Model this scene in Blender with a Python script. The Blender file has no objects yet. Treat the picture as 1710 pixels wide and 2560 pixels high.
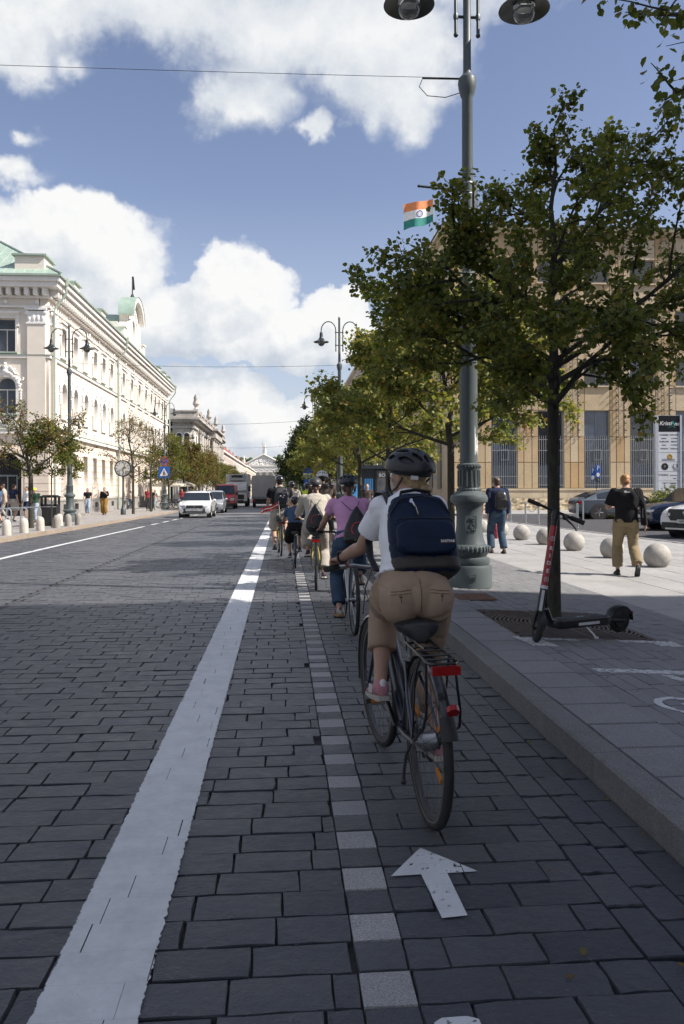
import bpy, bmesh, math, random
import numpy as np
from mathutils import Vector, Matrix
R = math.radians
rnd = random.Random(7)
sc = bpy.context.scene
COL = sc.collection
# ---------------------------------------------------------------- camera
YAW = R(4.3); F_PX = 1995.0; CAM_Z = 1.45; ROLL = R(0.25)
cam_d = bpy.data.cameras.new("camera"); cam = bpy.data.objects.new("camera", cam_d); COL.objects.link(cam)
cam_d.sensor_fit = 'VERTICAL'; cam_d.sensor_height = 36.0; cam_d.sensor_width = 24.0
cam_d.lens = 36.0 * F_PX / 2560.0
cam_d.shift_y = -55.0 / 2560.0
cam_d.clip_start = 0.05; cam_d.clip_end = 6000
cam.matrix_world = Matrix.Translation((0, 0, CAM_Z)) @ Matrix.Rotation(-YAW, 4, 'Z') @ Matrix.Rotation(R(90), 4, 'X') @ Matrix.Rotation(-ROLL, 4, 'Z')
sc.camera = cam
sc.render.resolution_x = 684; sc.render.resolution_y = 1024
sc.view_settings.view_transform = 'Standard'; sc.view_settings.look = 'None'
sc.view_settings.gamma = 1.0; sc.view_settings.use_curve_mapping = False
sc.view_settings.exposure = EXPOSURE = 0.60
sc.render.engine = 'CYCLES'
sc.cycles.max_bounces = 6; sc.cycles.diffuse_bounces = 3; sc.cycles.glossy_bounces = 3
sc.cycles.transparent_max_bounces = 12; sc.cycles.transmission_bounces = 4
sc.cycles.use_denoising = True
sc.cycles.use_adaptive_sampling = True; sc.cycles.adaptive_threshold = 0.02; sc.cycles.adaptive_min_samples = 12
# ---------------------------------------------------------------- sun
SUN_AZ = R(107.0); SUN_EL = R(43.0)     # azimuth clockwise from +Y
SUN_DIR = Vector((math.sin(SUN_AZ) * math.cos(SUN_EL), math.cos(SUN_AZ) * math.cos(SUN_EL), math.sin(SUN_EL)))
sl = bpy.data.lights.new("sun", 'SUN'); sl.energy = 5.0; sl.angle = R(0.5); sl.color = (1.0, 0.93, 0.84)
so = bpy.data.objects.new("sun", sl); COL.objects.link(so); so.location = SUN_DIR * 60
so.rotation_euler = (-SUN_DIR).to_track_quat('-Z', 'Y').to_euler()

# ---------------------------------------------------------------- node helpers
class G:
    """tiny node-expression builder"""
    def __init__(s, nt): s.nt = nt; s.n = nt.nodes; s.l = nt.links
    def put(s, sock, v):
        if isinstance(v, bpy.types.NodeSocket): s.l.new(v, sock)
        elif v is not None:
            try: sock.default_value = v
            except Exception: sock.default_value = tuple(v) + (1.0,)
    def m(s, op, a, b=None, c=None, clamp=False):
        n = s.n.new('ShaderNodeMath'); n.operation = op; n.use_clamp = clamp
        for i, v in enumerate((a, b, c)):
            if v is not None: s.put(n.inputs[i], v)
        return n.outputs[0]
    def v(s, op, a, b=None, scale=None):
        n = s.n.new('ShaderNodeVectorMath'); n.operation = op; s.put(n.inputs[0], a)
        if b is not None: s.put(n.inputs[1], b)
        if scale is not None: s.put(n.inputs['Scale'], scale)
        return n.outputs['Value'] if op in ('LENGTH', 'DOT_PRODUCT', 'DISTANCE') else n.outputs[0]
    def sep(s, a):
        n = s.n.new('ShaderNodeSeparateXYZ'); s.put(n.inputs[0], a); return n.outputs
    def comb(s, x, y, z):
        n = s.n.new('ShaderNodeCombineXYZ'); s.put(n.inputs[0], x); s.put(n.inputs[1], y); s.put(n.inputs[2], z); return n.outputs[0]
    def noise(s, vec, scale, detail=3, rough=0.5, dist=0.0, col=False):
        n = s.n.new('ShaderNodeTexNoise'); s.put(n.inputs['Vector'], vec); n.inputs['Scale'].default_value = scale
        n.inputs['Detail'].default_value = detail; n.inputs['Roughness'].default_value = rough; n.inputs['Distortion'].default_value = dist
        return n.outputs['Color'] if col else n.outputs[0]
    def vor(s, vec, scale, feat='F1', rand=1.0, out='Distance'):
        n = s.n.new('ShaderNodeTexVoronoi'); n.feature = feat; s.put(n.inputs['Vector'], vec); n.inputs['Scale'].default_value = scale
        n.inputs['Randomness'].default_value = rand
        return n.outputs[out]
    def map(s, v, a, b, c=0.0, d=1.0, smooth=False):
        n = s.n.new('ShaderNodeMapRange'); n.interpolation_type = 'SMOOTHSTEP' if smooth else 'LINEAR'
        s.put(n.inputs[0], v); 
        for i, q in enumerate((a, b, c, d)): s.put(n.inputs[i + 1], q)
        return n.outputs[0]
    def mix(s, f, a, b, mode='MIX'):
        n = s.n.new('ShaderNodeMix'); n.data_type = 'RGBA'; n.blend_type = mode; n.clamp_factor = True
        s.put(n.inputs[0], f); s.put(n.inputs[6], c4(a)); s.put(n.inputs[7], c4(b)); return n.outputs[2]
    def ramp(s, f, stops):
        n = s.n.new('ShaderNodeValToRGB'); s.put(n.inputs[0], f); e = n.color_ramp.elements
        while len(e) < len(stops): e.new(0.5)
        for i, (p, c) in enumerate(stops): e[i].position = p; e[i].color = c4(c)
        return n.outputs[0]
    def bump(s, h, strength=0.3, dist=0.01):
        n = s.n.new('ShaderNodeBump'); s.put(n.inputs['Height'], h); n.inputs['Strength'].default_value = strength; n.inputs['Distance'].default_value = dist
        return n.outputs[0]
def c4(c):
    if isinstance(c, bpy.types.NodeSocket): return c
    c = tuple(c); return c if len(c) == 4 else c + (1.0,)
MATS = {}
def mat(name, col=(.5, .5, .5), rough=0.6, metal=0.0, var=0.12, vs=6.0, bump=0.0, bs=60.0, bd=0.003, dirt=0.0, rand=0.0, emit=0.0, spec=0.5, trans=0.0, coat=0.0, fn=None):
    """procedural principled material: base colour with fine noise variation, bump grain, optional per-piece variation"""
    if name in MATS: return MATS[name]
    m_ = bpy.data.materials.new(name); m_.use_nodes = True; nt = m_.node_tree; g = G(nt)
    b = nt.nodes['Principled BSDF']; b.inputs['Roughness'].default_value = rough; b.inputs['Metallic'].default_value = metal
    b.inputs['Specular IOR Level'].default_value = spec
    if trans: b.inputs['Transmission Weight'].default_value = trans
    if coat: b.inputs['Coat Weight'].default_value = coat; b.inputs['Coat Roughness'].default_value = 0.05
    tc = nt.nodes.new('ShaderNodeTexCoord'); ob = tc.outputs['Object']
    c = c4(col)
    if fn: 
        fn(g, b, ob)
    else:
        if var:
            n1 = g.noise(ob, vs, 4, 0.6)
            lo = tuple(x * (1 - var) for x in c[:3]); hi = tuple(min(1, x * (1 + var)) for x in c[:3])
            c = g.mix(g.map(n1, .3, .7), lo, hi)
        if dirt:
            n2 = g.noise(ob, vs * .35, 5, .65); c = g.mix(g.map(n2, .5, .72, 0, dirt), c, (.06, .055, .05))
        if rand:
            gi = nt.nodes.new('ShaderNodeNewGeometry').outputs['Random Per Island']
            c = g.mix(1.0, c, g.ramp(gi, [(0, (1 - rand,) * 3), (1, (1 + rand,) * 3)]), 'MULTIPLY')
        g.put(b.inputs['Base Color'], c)
        if bump: g.put(b.inputs['Normal'], g.bump(g.noise(ob, bs, 4, .6), bump, bd))
        if emit: g.put(b.inputs['Emission Color'], c); b.inputs['Emission Strength'].default_value = emit
    MATS[name] = m_; return m_

# ---------------------------------------------------------------- geometry builder
def _frame(d):
    d = Vector(d).normalized(); up = Vector((0, 0, 1)) if abs(d.z) < .95 else Vector((1, 0, 0))
    s = d.cross(up).normalized(); return s, s.cross(d).normalized()
class B:
    def __init__(s): s.v = []; s.f = []; s.sm = []
    def add(s, vs, fs, smooth=False):
        o = len(s.v); s.v += [tuple(p) for p in vs]; s.f += [tuple(i + o for i in f) for f in fs]; s.sm += [smooth] * len(fs); return s
    def box(s, c, d, rz=0.0, rot=None, taper=None):
        x, y, z = d[0] / 2, d[1] / 2, d[2] / 2; t = taper or 1.0
        P = [(-x, -y, -z), (x, -y, -z), (x, y, -z), (-x, y, -z), (-x * t, -y * t, z), (x * t, -y * t, z), (x * t, y * t, z), (-x * t, y * t, z)]
        Mx = rot if rot is not None else (Matrix.Rotation(rz, 3, 'Z') if rz else None)
        P = [(Mx @ Vector(p) if Mx else Vector(p)) + Vector(c) for p in P]
        return s.add(P, [(0, 3, 2, 1), (4, 5, 6, 7), (0, 1, 5, 4), (1, 2, 6, 5), (2, 3, 7, 6), (3, 0, 4, 7)])
    def bb(s, x0, x1, y0, y1, z0, z1): return s.box(((x0 + x1) / 2, (y0 + y1) / 2, (z0 + z1) / 2), (x1 - x0, y1 - y0, z1 - z0))
    def loft(s, rings, closed=True, caps=True, smooth=True):
        n = len(rings[0]); o = len(s.v)
        for r in rings: s.v += [tuple(p) for p in r]
        k = n if closed else n - 1
        for i in range(len(rings) - 1):
            for j in range(k):
                a = o + i * n + j; b = o + i * n + (j + 1) % n
                s.f.append((a, b, b + n, a + n)); s.sm.append(smooth)
        if caps and closed:
            s.f.append(tuple(o + j for j in range(n))[::-1]); s.sm.append(False)
            e = o + (len(rings) - 1) * n; s.f.append(tuple(e + j for j in range(n))); s.sm.append(False)
        return s
    def tube(s, pts, r, n=8, caps=True, smooth=True, flat=1.0):
        pts = [Vector(p) for p in pts]; rs = r if isinstance(r, (list, tuple)) else [r] * len(pts)
        rings = []; prev = None
        for i, p in enumerate(pts):
            d = (pts[min(i + 1, len(pts) - 1)] - pts[max(i - 1, 0)])
            if d.length < 1e-9: d = Vector((0, 0, 1))
            d.normalize()
            if prev is None: a, b = _frame(d)
            else:
                a = prev - d * prev.dot(d)
                a = a.normalized() if a.length > 1e-6 else _frame(d)[0]
                b = a.cross(d).normalized()
            prev = a
            rings.append([p + (a * math.cos(2 * math.pi * j / n) + b * math.sin(2 * math.pi * j / n) * flat) * rs[i] for j in range(n)])
        return s.loft(rings, True, caps, smooth)
    def cyl(s, a, b, r, n=12, r2=None, smooth=True): return s.tube([a, b], [r, r if r2 is None else r2], n, True, smooth)
    def lathe(s, prof, c=(0, 0, 0), n=20, smooth=True, squash=None):
        c = Vector(c); rings = [[c + Vector((max(r, 1e-4) * math.cos(2 * math.pi * j / n), max(r, 1e-4) * math.sin(2 * math.pi * j / n), z)) for j in range(n)] for r, z in prof]
        return s.loft(rings, True, True, smooth)
    def ell(s, c, r, n=12, m=8, rot=None, z0=-1.0, z1=1.0):
        c = Vector(c); r = (r,) * 3 if not isinstance(r, (tuple, list)) else r; rings = []
        t0, t1 = math.asin(z0), math.asin(z1)
        for i in range(m + 1):
            t = t0 + (t1 - t0) * i / m; ct = max(math.cos(t), 1e-3)
            rings.append([c + ((rot @ Vector(q)) if rot is not None else Vector(q)) for q in [(r[0] * ct * math.cos(2 * math.pi * j / n), r[1] * ct * math.sin(2 * math.pi * j / n), r[2] * math.sin(t)) for j in range(n)]])
        return s.loft(rings, True, True, True)
    def torus(s, c, R_, r, axis=(1, 0, 0), n=40, m=8, a0=0.0, a1=2 * math.pi, flat=1.0):
        a, b = _frame(axis); c = Vector(c); ax = Vector(axis).normalized(); full = abs(a1 - a0 - 2 * math.pi) < 1e-6
        N = n if full else n + 1; rings = []
        for i in range(N):
            t = a0 + (a1 - a0) * i / n; d = a * math.cos(t) + b * math.sin(t)
            rings.append([c + d * (R_ + r * math.cos(2 * math.pi * j / m)) + ax * (r * flat * math.sin(2 * math.pi * j / m)) for j in range(m)])
        if full: rings.append(rings[0])
        return s.loft(rings, True, not full, True)
    def prism(s, poly, axis, a, b):
        """poly of 2D points extruded along axis from a to b; 'y': (x,z) 'x': (y,z) 'z': (x,y)"""
        P = lambda p, t: {'x': (t, p[0], p[1]), 'y': (p[0], t, p[1]), 'z': (p[0], p[1], t)}[axis]
        return s.loft([[P(p, a) for p in poly], [P(p, b) for p in poly]], True, True, False)
    def quad(s, *p): return s.add(p, [tuple(range(len(p)))])
    def mesh(s, name, m=None, fix=True, sharp=38):
        me = bpy.data.meshes.new(name); me.from_pydata(s.v, [], s.f)
        me.polygons.foreach_set('use_smooth', s.sm)
        if fix:
            bm = bmesh.new(); bm.from_mesh(me); bmesh.ops.recalc_face_normals(bm, faces=bm.faces); bm.to_mesh(me); bm.free()
        if any(s.sm):
            try: me.set_sharp_from_angle(angle=R(sharp))
            except Exception: pass
        if m is not None: me.materials.append(m)
        me.update(); return me
    def obj(s, name, m=None, parent=None, loc=None, fix=True, M=None):
        return place(s.mesh(name, m, fix), name, parent, loc, M=M)
def place(me, name, parent=None, loc=None, rz=None, M=None, scale=None):
    o = bpy.data.objects.new(name, me); COL.objects.link(o)
    if parent is not None: o.parent = parent
    if M is not None: o.matrix_local = M
    if loc is not None: o.location = loc
    if rz is not None: o.rotation_euler = (0, 0, rz)
    if scale is not None: o.scale = scale
    return o
def thing(name, label, cat, loc=(0, 0, 0), rz=0.0, group=None):
    o = bpy.data.objects.new(name, None); COL.objects.link(o); o.location = loc; o.rotation_euler = (0, 0, rz)
    o['label'] = label; o['category'] = cat; o.empty_display_size = .2
    if group: o['group'] = group
    return o
def tag(o, label, cat, group=None):
    o['label'] = label; o['category'] = cat
    if group: o['group'] = group
    return o
def struct(o): o['kind'] = 'structure'; return o
def stuff(o): o['kind'] = 'stuff'; return o
def dup(root, loc=None, rz=None, label=None, group=None, scale=None):
    def cp(o, par):
        c = o.copy(); COL.objects.link(c); c.parent = par
        for ch in KIDS.get(o.name, []): cp(ch, c)
        return c
    KIDS = {}
    for o in bpy.data.objects:
        if o.parent: KIDS.setdefault(o.parent.name, []).append(o)
    c = cp(root, None)
    if loc is not None: c.location = loc
    if rz is not None: c.rotation_euler = (0, 0, rz)
    if label: c['label'] = label
    if group: c['group'] = group
    if scale: c.scale = (scale,) * 3
    return c
def gz(y): return -0.005 * min(max(0.0, y - 20.0), 180.0)           # the street falls away gently
def pz(x, y): return gz(y) + 0.144 - 0.05 * min(max(0.0, x - 1.9), 2.9)   # right pavement, drains to the square
def lz(y): return gz(y) + 0.12
_tmp = bpy.data.scenes.new('workbench')
def evaluated(o):
    """mesh of an object with modifiers / curve fill applied, evaluated in an otherwise empty scene"""
    _tmp.collection.objects.link(o); vl = _tmp.view_layers[0]; vl.update(); dg = vl.depsgraph
    me = bpy.data.meshes.new_from_object(o.evaluated_get(dg)); bpy.data.objects.remove(o); return me
def text_mesh(body, size, name, m, parent, M, ext=0.0015, align='CENTER', shear=0.0, bold=0.0):
    cu = bpy.data.curves.new(name, 'FONT'); cu.body = body; cu.size = size; cu.align_x = align; cu.align_y = 'CENTER'
    cu.extrude = ext; cu.shear = shear; cu.resolution_u = 3; cu.offset = bold
    me = evaluated(bpy.data.objects.new(name, cu)); bpy.data.curves.remove(cu)
    me.materials.clear(); me.materials.append(m); me.name = name
    return place(me, name, parent, M=M)
def panel2d(outer, holes, depth, name='panel'):
    """flat plate with holes: outline in local (x,z), front face at y=-depth/2..depth/2 (via filled 2D curve)"""
    cu = bpy.data.curves.new(name, 'CURVE'); cu.dimensions = '2D'; cu.fill_mode = 'BOTH'; cu.extrude = depth / 2
    for poly in [outer] + list(holes):
        sp = cu.splines.new('POLY'); sp.points.add(len(poly) - 1); sp.use_cyclic_u = True
        for p, q in zip(sp.points, poly): p.co = (q[0], q[1], 0, 1)
    me = evaluated(bpy.data.objects.new(name, cu)); bpy.data.curves.remove(cu)
    me.transform(Matrix.Rotation(R(90), 4, 'X')); me.name = name      # (x,y)->(x,z), extrude along y
    return me
def arch(x, w, z0, z1, n=8):
    """arched opening outline, springing so that the top is at z1"""
    r = w / 2; zs = z1 - r
    return [(x - r, z0), (x + r, z0)] + [(x + r * math.cos(math.pi * i / n), zs + r * math.sin(math.pi * i / n)) for i in range(n + 1)]
def rect(x, w, z0, z1): return [(x - w / 2, z0), (x + w / 2, z0), (x + w / 2, z1), (x - w / 2, z1)]
# ---------------------------------------------------------------- world: physical sky + cumulus clouds by direction
w = bpy.data.worlds.new("World"); sc.world = w; w.use_nodes = True; wn = w.node_tree; wn.nodes.clear()
SKY_STR = 0.10
def cloud_group():
    ng = bpy.data.node_groups.new("cloud_density", 'ShaderNodeTree')
    ng.interface.new_socket(name="Dir", in_out='INPUT', socket_type='NodeSocketVector')
    ng.interface.new_socket(name="Density", in_out='OUTPUT', socket_type='NodeSocketFloat')
    gi = ng.nodes.new('NodeGroupInput'); go = ng.nodes.new('NodeGroupOutput'); g = G(ng)
    d = gi.outputs[0]
    wob = g.v('SUBTRACT', g.noise(d, 7.0, 5, .62, 0, True), (.5, .5, .5))
    wob2 = g.v('SUBTRACT', g.noise(d, 26.0, 4, .6, 0, True), (.5, .5, .5))
    dw = g.v('ADD', d, g.v('SCALE', wob, scale=0.11)); dw = g.v('ADD', dw, g.v('SCALE', wob2, scale=0.022))
    x, y, z = g.sep(dw)[0:3]
    az = g.m('ARCTAN2', x, y); el = g.m('ARCTAN2', z, g.m('SQRT', g.m('ADD', g.m('MULTIPLY', x, x), g.m('MULTIPLY', y, y))))
    BL = CLOUDS
    acc = None
    P = g.comb(az, el, 0.0)
    for (px, py, rx, ry, st) in BL:
        la = (px - 855) / F_PX; u = (1225 - py) / F_PX; a0 = YAW + math.atan(la); e0 = math.atan(u / math.sqrt(1 + la * la))
        kx, ky = F_PX / rx, F_PX / ry
        n = ng.nodes.new('ShaderNodeVectorMath'); n.operation = 'MULTIPLY_ADD'; g.l.new(P, n.inputs[0])
        n.inputs[1].default_value = (kx, ky, 0); n.inputs[2].default_value = (-a0 * kx, -e0 * ky, 0)
        q = g.m('MULTIPLY_ADD', g.v('LENGTH', n.outputs[0]), -st, st)
        acc = q if acc is None else g.m('SMOOTH_MAX', acc, q, 0.12)
    # elsewhere in the sky: generic scattered cumulus
    x0, y0, z0 = g.sep(d)[0:3]
    az0 = g.m('ARCTAN2', x0, y0); off = g.map(g.m('ABSOLUTE', g.m('SUBTRACT', az0, YAW)), .50, .62, 0, 1)
    zen = g.map(z0, .62, .74, 0, 1); off = g.m('MAXIMUM', off, zen)
    gen = g.m('SUBTRACT', g.m('MULTIPLY', g.noise(d, 2.6, 6, .55), 3.2), 1.56)
    den = g.m('ADD', g.m('MULTIPLY', acc, g.m('SUBTRACT', 1.0, off)), g.m('MULTIPLY', gen, off))
    puff = g.m('SUBTRACT', .55, g.vor(dw, 17.0, 'SMOOTH_F1'))
    puff2 = g.m('SUBTRACT', .5, g.vor(dw, 42.0, 'SMOOTH_F1'))
    fb = g.m('SUBTRACT', g.noise(d, 13.0, 9, .71), .5)
    den = g.m('ADD', den, g.m('MULTIPLY', puff, .34)); den = g.m('ADD', den, g.m('MULTIPLY', puff2, .18)); den = g.m('ADD', den, g.m('MULTIPLY', fb, .55))
    g.l.new(den, go.inputs[0]); return ng
# photo-px centre, radii, strength
CLOUDS = [(60, 640, 190, 150, 1.1), (215, 620, 210, 130, 1.15), (130, 560, 110, 80, 1.0), (310, 680, 110, 70, 1.0), (140, 740, 230, 100, 1.0),
          (570, 720, 120, 110, 1.15), (510, 790, 220, 120, 1.1), (640, 760, 100, 110, 1.0), (385, 800, 100, 70, .85), (560, 870, 200, 50, .8),
          (830, 800, 100, 85, 1.1), (760, 850, 150, 75, .95), (880, 870, 100, 70, .9), (800, 900, 130, 45, .7),
          (580, 1010, 130, 75, 1.05), (470, 1000, 90, 70, .95), (660, 1060, 130, 55, .9), (520, 1080, 230, 70, .9), (720, 1100, 160, 60, .85), (900, 1060, 200, 90, .7),
          (700, 60, 420, 130, .95), (960, 130, 250, 130, 1.0), (620, 220, 170, 120, .62), (1000, 240, 110, 110, .62), (900, 200, 130, 130, .8), (420, -20, 400, 120, .8),
          (40, 70, 190, 110, .72), (140, 30, 160, 90, .7), (800, 355, 42, 42, .75), (40, 425, 80, 45, .55), (60, 320, 50, 28, .42), (1020, 310, 60, 45, .42), (180, 150, 60, 40, .4),
          (700, -150, 900, 190, .9)]
ng = cloud_group(); g = G(wn)
tc = wn.nodes.new('ShaderNodeTexCoord'); d = tc.outputs['Generated']
def dens(v):
    n = wn.nodes.new('ShaderNodeGroup'); n.node_tree = ng; g.l.new(v, n.inputs[0]); return n.outputs[0]
D0 = dens(d)
off = Vector((0.030, -0.004, 0.042))
D1 = dens(g.v('ADD', d, tuple(off)))
dz = g.sep(d)[2]
cover = g.map(D0, .0, g.map(dz, .2, .42, .12, .46), 0, 1, True)
lit = g.map(g.m('SUBTRACT', D0, D1), -.78, .56, 0, 1)
thick = g.map(D0, .25, 1.1, 0, 1)
lit = g.m('ADD', lit, g.m('MULTIPLY', g.m('SUBTRACT', g.noise(d, 24, 6, .66), .5), 1.25), clamp=True)
hi = g.map(dz, .30, .55, 0, 1)                       # clouds overhead show their grey bases
lit = g.m('MULTIPLY', lit, g.m('SUBTRACT', 1.0, g.m('MULTIPLY', g.m('MULTIPLY', hi, thick), .35)))
ccol = g.ramp(lit, [(0, (.58, .63, .72)), (.45, (.76, .80, .85)), (.95, (.98, .98, .975))])
ccol = g.mix(g.m('MULTIPLY', g.map(D0, .0, .35, 1, 0), .25), ccol, (.62, .72, .86))
sky = wn.nodes.new('ShaderNodeTexSky'); sky.sky_type = 'NISHITA'; sky.sun_disc = False
sky.sun_elevation = SUN_EL; sky.sun_rotation = SUN_AZ; sky.air_density = 1.0; sky.dust_density = 0.6; sky.ozone_density = 1.0; sky.altitude = 120
skc = g.mix(1.0, sky.outputs[0], (1.14, .97, .965), 'MULTIPLY')
skc = g.mix(g.map(dz, .0, .34, .78, 0), skc, tuple(c / SKY_STR for c in (.35, .40, .48)))
CLOUD_STR = 0.65 / SKY_STR
cc = g.v('SCALE', ccol, scale=CLOUD_STR)
final = g.mix(cover, skc, cc)
bg = wn.nodes.new('ShaderNodeBackground'); bg.inputs['Strength'].default_value = SKY_STR; g.l.new(final, bg.inputs['Color'])
out = wn.nodes.new('ShaderNodeOutputWorld'); g.l.new(bg.outputs[0], out.inputs[0])
w.cycles.sampling_method = 'MANUAL'; w.cycles.sample_map_resolution = 512
# ---------------------------------------------------------------- ground, road, pavements
def stone_fn(cols, rough, grain=1.0, blotch=.25, fleck=0.0, lay=0.0, spec=.35, bmp=.5, sheen=0.0, spots=0.0):
    def fn(g, b, ob):
        nt = g.nt
        gi = nt.nodes.new('ShaderNodeNewGeometry'); oi = nt.nodes.new('ShaderNodeObjectInfo')
        r = g.m('FRACT', g.m('ADD', gi.outputs['Random Per Island'], oi.outputs['Random']))
        pos = gi.outputs['Position']
        c = g.ramp(r, [(i / (len(cols) - 1), x) for i, x in enumerate(cols)])
        r2 = g.m('FRACT', g.m('MULTIPLY', r, 17.3))
        offs = g.comb(g.m('MULTIPLY', r, 31.0), g.m('MULTIPLY', r2, 17.0), 0.0)
        P = g.v('ADD', pos, offs)
        n1 = g.noise(P, 9, 5, .62); c = g.mix(1.0, c, g.ramp(n1, [(.25, (1 - blotch,) * 3), (.75, (1 + blotch,) * 3)]), 'MULTIPLY')
        n2 = g.noise(P, 150, 3, .6); c = g.mix(1.0, c, g.ramp(n2, [(.3, (1 - .18 * grain,) * 3), (.7, (1 + .18 * grain,) * 3)]), 'MULTIPLY')
        big = g.noise(pos, .55, 4, .6); c = g.mix(1.0, c, g.ramp(big, [(.3, (.88, .88, .88)), (.7, (1.1, 1.1, 1.1))]), 'MULTIPLY')
        if fleck:   # pale scuffs
            n3 = g.noise(P, 38, 6, .75); c = g.mix(g.map(n3, .62, .72, 0, fleck), c, (.3, .29, .28))
        if spots:   # trodden gum and drip marks
            v = g.vor(pos, 5.5); k = g.m('MULTIPLY', g.map(v, .05, .075, spots, 0), g.m('GREATER_THAN', g.sep(g.vor(pos, 5.5, 'F1', 1, 'Color'))[0], .62)); c = g.mix(k, c, (.045, .045, .048))
            st = g.noise(pos, 1.3, 5, .7); c = g.mix(g.map(st, .56, .72, 0, .35), c, g.mix(1.0, c, (.62, .60, .57), 'MULTIPLY'))
        g.put(b.inputs['Base Color'], c)
        rr = g.map(n1, .3, .7, rough - .1, rough + .12); g.put(b.inputs['Roughness'], rr)
        b.inputs['Specular IOR Level'].default_value = spec; b.inputs['Sheen Weight'].default_value = sheen; b.inputs['Sheen Roughness'].default_value = .45
        h = g.m('ADD', g.m('MULTIPLY', n2, .25), g.m('MULTIPLY', g.noise(P, 24, 6, .68), .9))
        if lay:     # cleft slate: some stones show torn layers
            q = g.v('MULTIPLY', P, (1.2, 5.5, 1.0)); rn = g.vor(g.v('ADD', q, g.v('SCALE', g.noise(P, 5, 3, .6, 0, True), scale=.9)), 5.0, 'F1', 1, 'Color')
            rn = g.sep(rn)[0]; h = g.m('ADD', h, g.m('MULTIPLY', g.m('MULTIPLY', rn, g.map(r2, .55, .62, 0, 1)), lay))
        g.put(b.inputs['Normal'], g.bump(h, bmp, .010))
    return fn
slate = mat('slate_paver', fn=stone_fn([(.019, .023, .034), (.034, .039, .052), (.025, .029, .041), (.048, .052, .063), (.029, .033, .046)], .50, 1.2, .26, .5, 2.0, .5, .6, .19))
granite_light = mat('pale_granite_paver', fn=stone_fn([(.27, .27, .275), (.33, .325, .32), (.29, .29, .295)], .62, 2.2, .12))
granite = mat('grey_granite', fn=stone_fn([(.205, .205, .215), (.24, .237, .243), (.22, .22, .23)], .66, 2.0, .13, spots=.55))
granite_strip = mat('grey_granite_strip', fn=stone_fn([(.18, .18, .19), (.215, .213, .22), (.195, .196, .206)], .66, 2.0, .15, spots=.55))
slab_pale = mat('pale_slab', fn=stone_fn([(.31, .306, .30), (.35, .345, .338), (.325, .32, .315)], .7, 1.2, .10, spots=.5))
slab_left = mat('left_pavement_slab', fn=stone_fn([(.27, .255, .24), (.31, .295, .28), (.29, .277, .265)], .7, 1.2, .12))
kerb_tan = mat('tan_kerb_stone', fn=stone_fn([(.30, .24, .19), (.34, .28, .22)], .7, 1.5, .15))
joint = mat('joint_sand', (.042, .040, .038), .95, var=.3, vs=30, bump=.6, bs=120)
asphalt = mat('asphalt', (.066, .066, .072), .85, var=.15, vs=3, bump=.5, bs=180, spec=.3)
def paver_variants(nv, seed, chip=.05, res=3):
    """unit paver outlines, slightly chipped: list of (verts Nx3, faces) with x,y in -.5...5 and z 0 top"""
    rr = random.Random(seed); out = []
    for k in range(nv):
        per = []
        for (ax, ay, bx, by) in ((-.5, -.5, .5, -.5), (.5, -.5, .5, .5), (.5, .5, -.5, .5), (-.5, .5, -.5, -.5)):
            m_ = res if ay == by else 2
            for i in range(m_): t = i / m_; per.append((ax + (bx - ax) * t, ay + (by - ay) * t))
        n = len(per); P0 = []; P1 = []
        for (x, y) in per:
            q = 1 - abs(rr.gauss(0, chip * .3)); 
            if rr.random() < .06: q = 1 - rr.uniform(.2, .7) * chip
            qy = 1 - abs(rr.gauss(0, chip * .5)) - (.05 if rr.random() < .05 else 0)
            P0.append((x * q * .995, y * qy * .990, -abs(rr.gauss(0, .0008)))); P1.append((x * (q + .004), y * (qy + .008), -.006)) 
        P2 = [(p[0], p[1], -.03) for p in P1]
        v = P0 + P1 + P2; f = [tuple(range(n))]
        for a in (0, n):
            for j in range(n): f.append((a + j, a + n + j, a + n + (j + 1) % n, a + (j + 1) % n))
        out.append((np.array(v), f))
    return out
PV = paver_variants(20, 3, .085, 4); PVF = paver_variants(6, 5, .02, 1)
def unit_meshes(V, m_, name):
    res = []
    for v, f in V:
        me = bpy.data.meshes.new(name); me.from_pydata([tuple(p) for p in v], [], f); me.materials.append(m_); me.update(); res.append(me)
    return res
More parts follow.
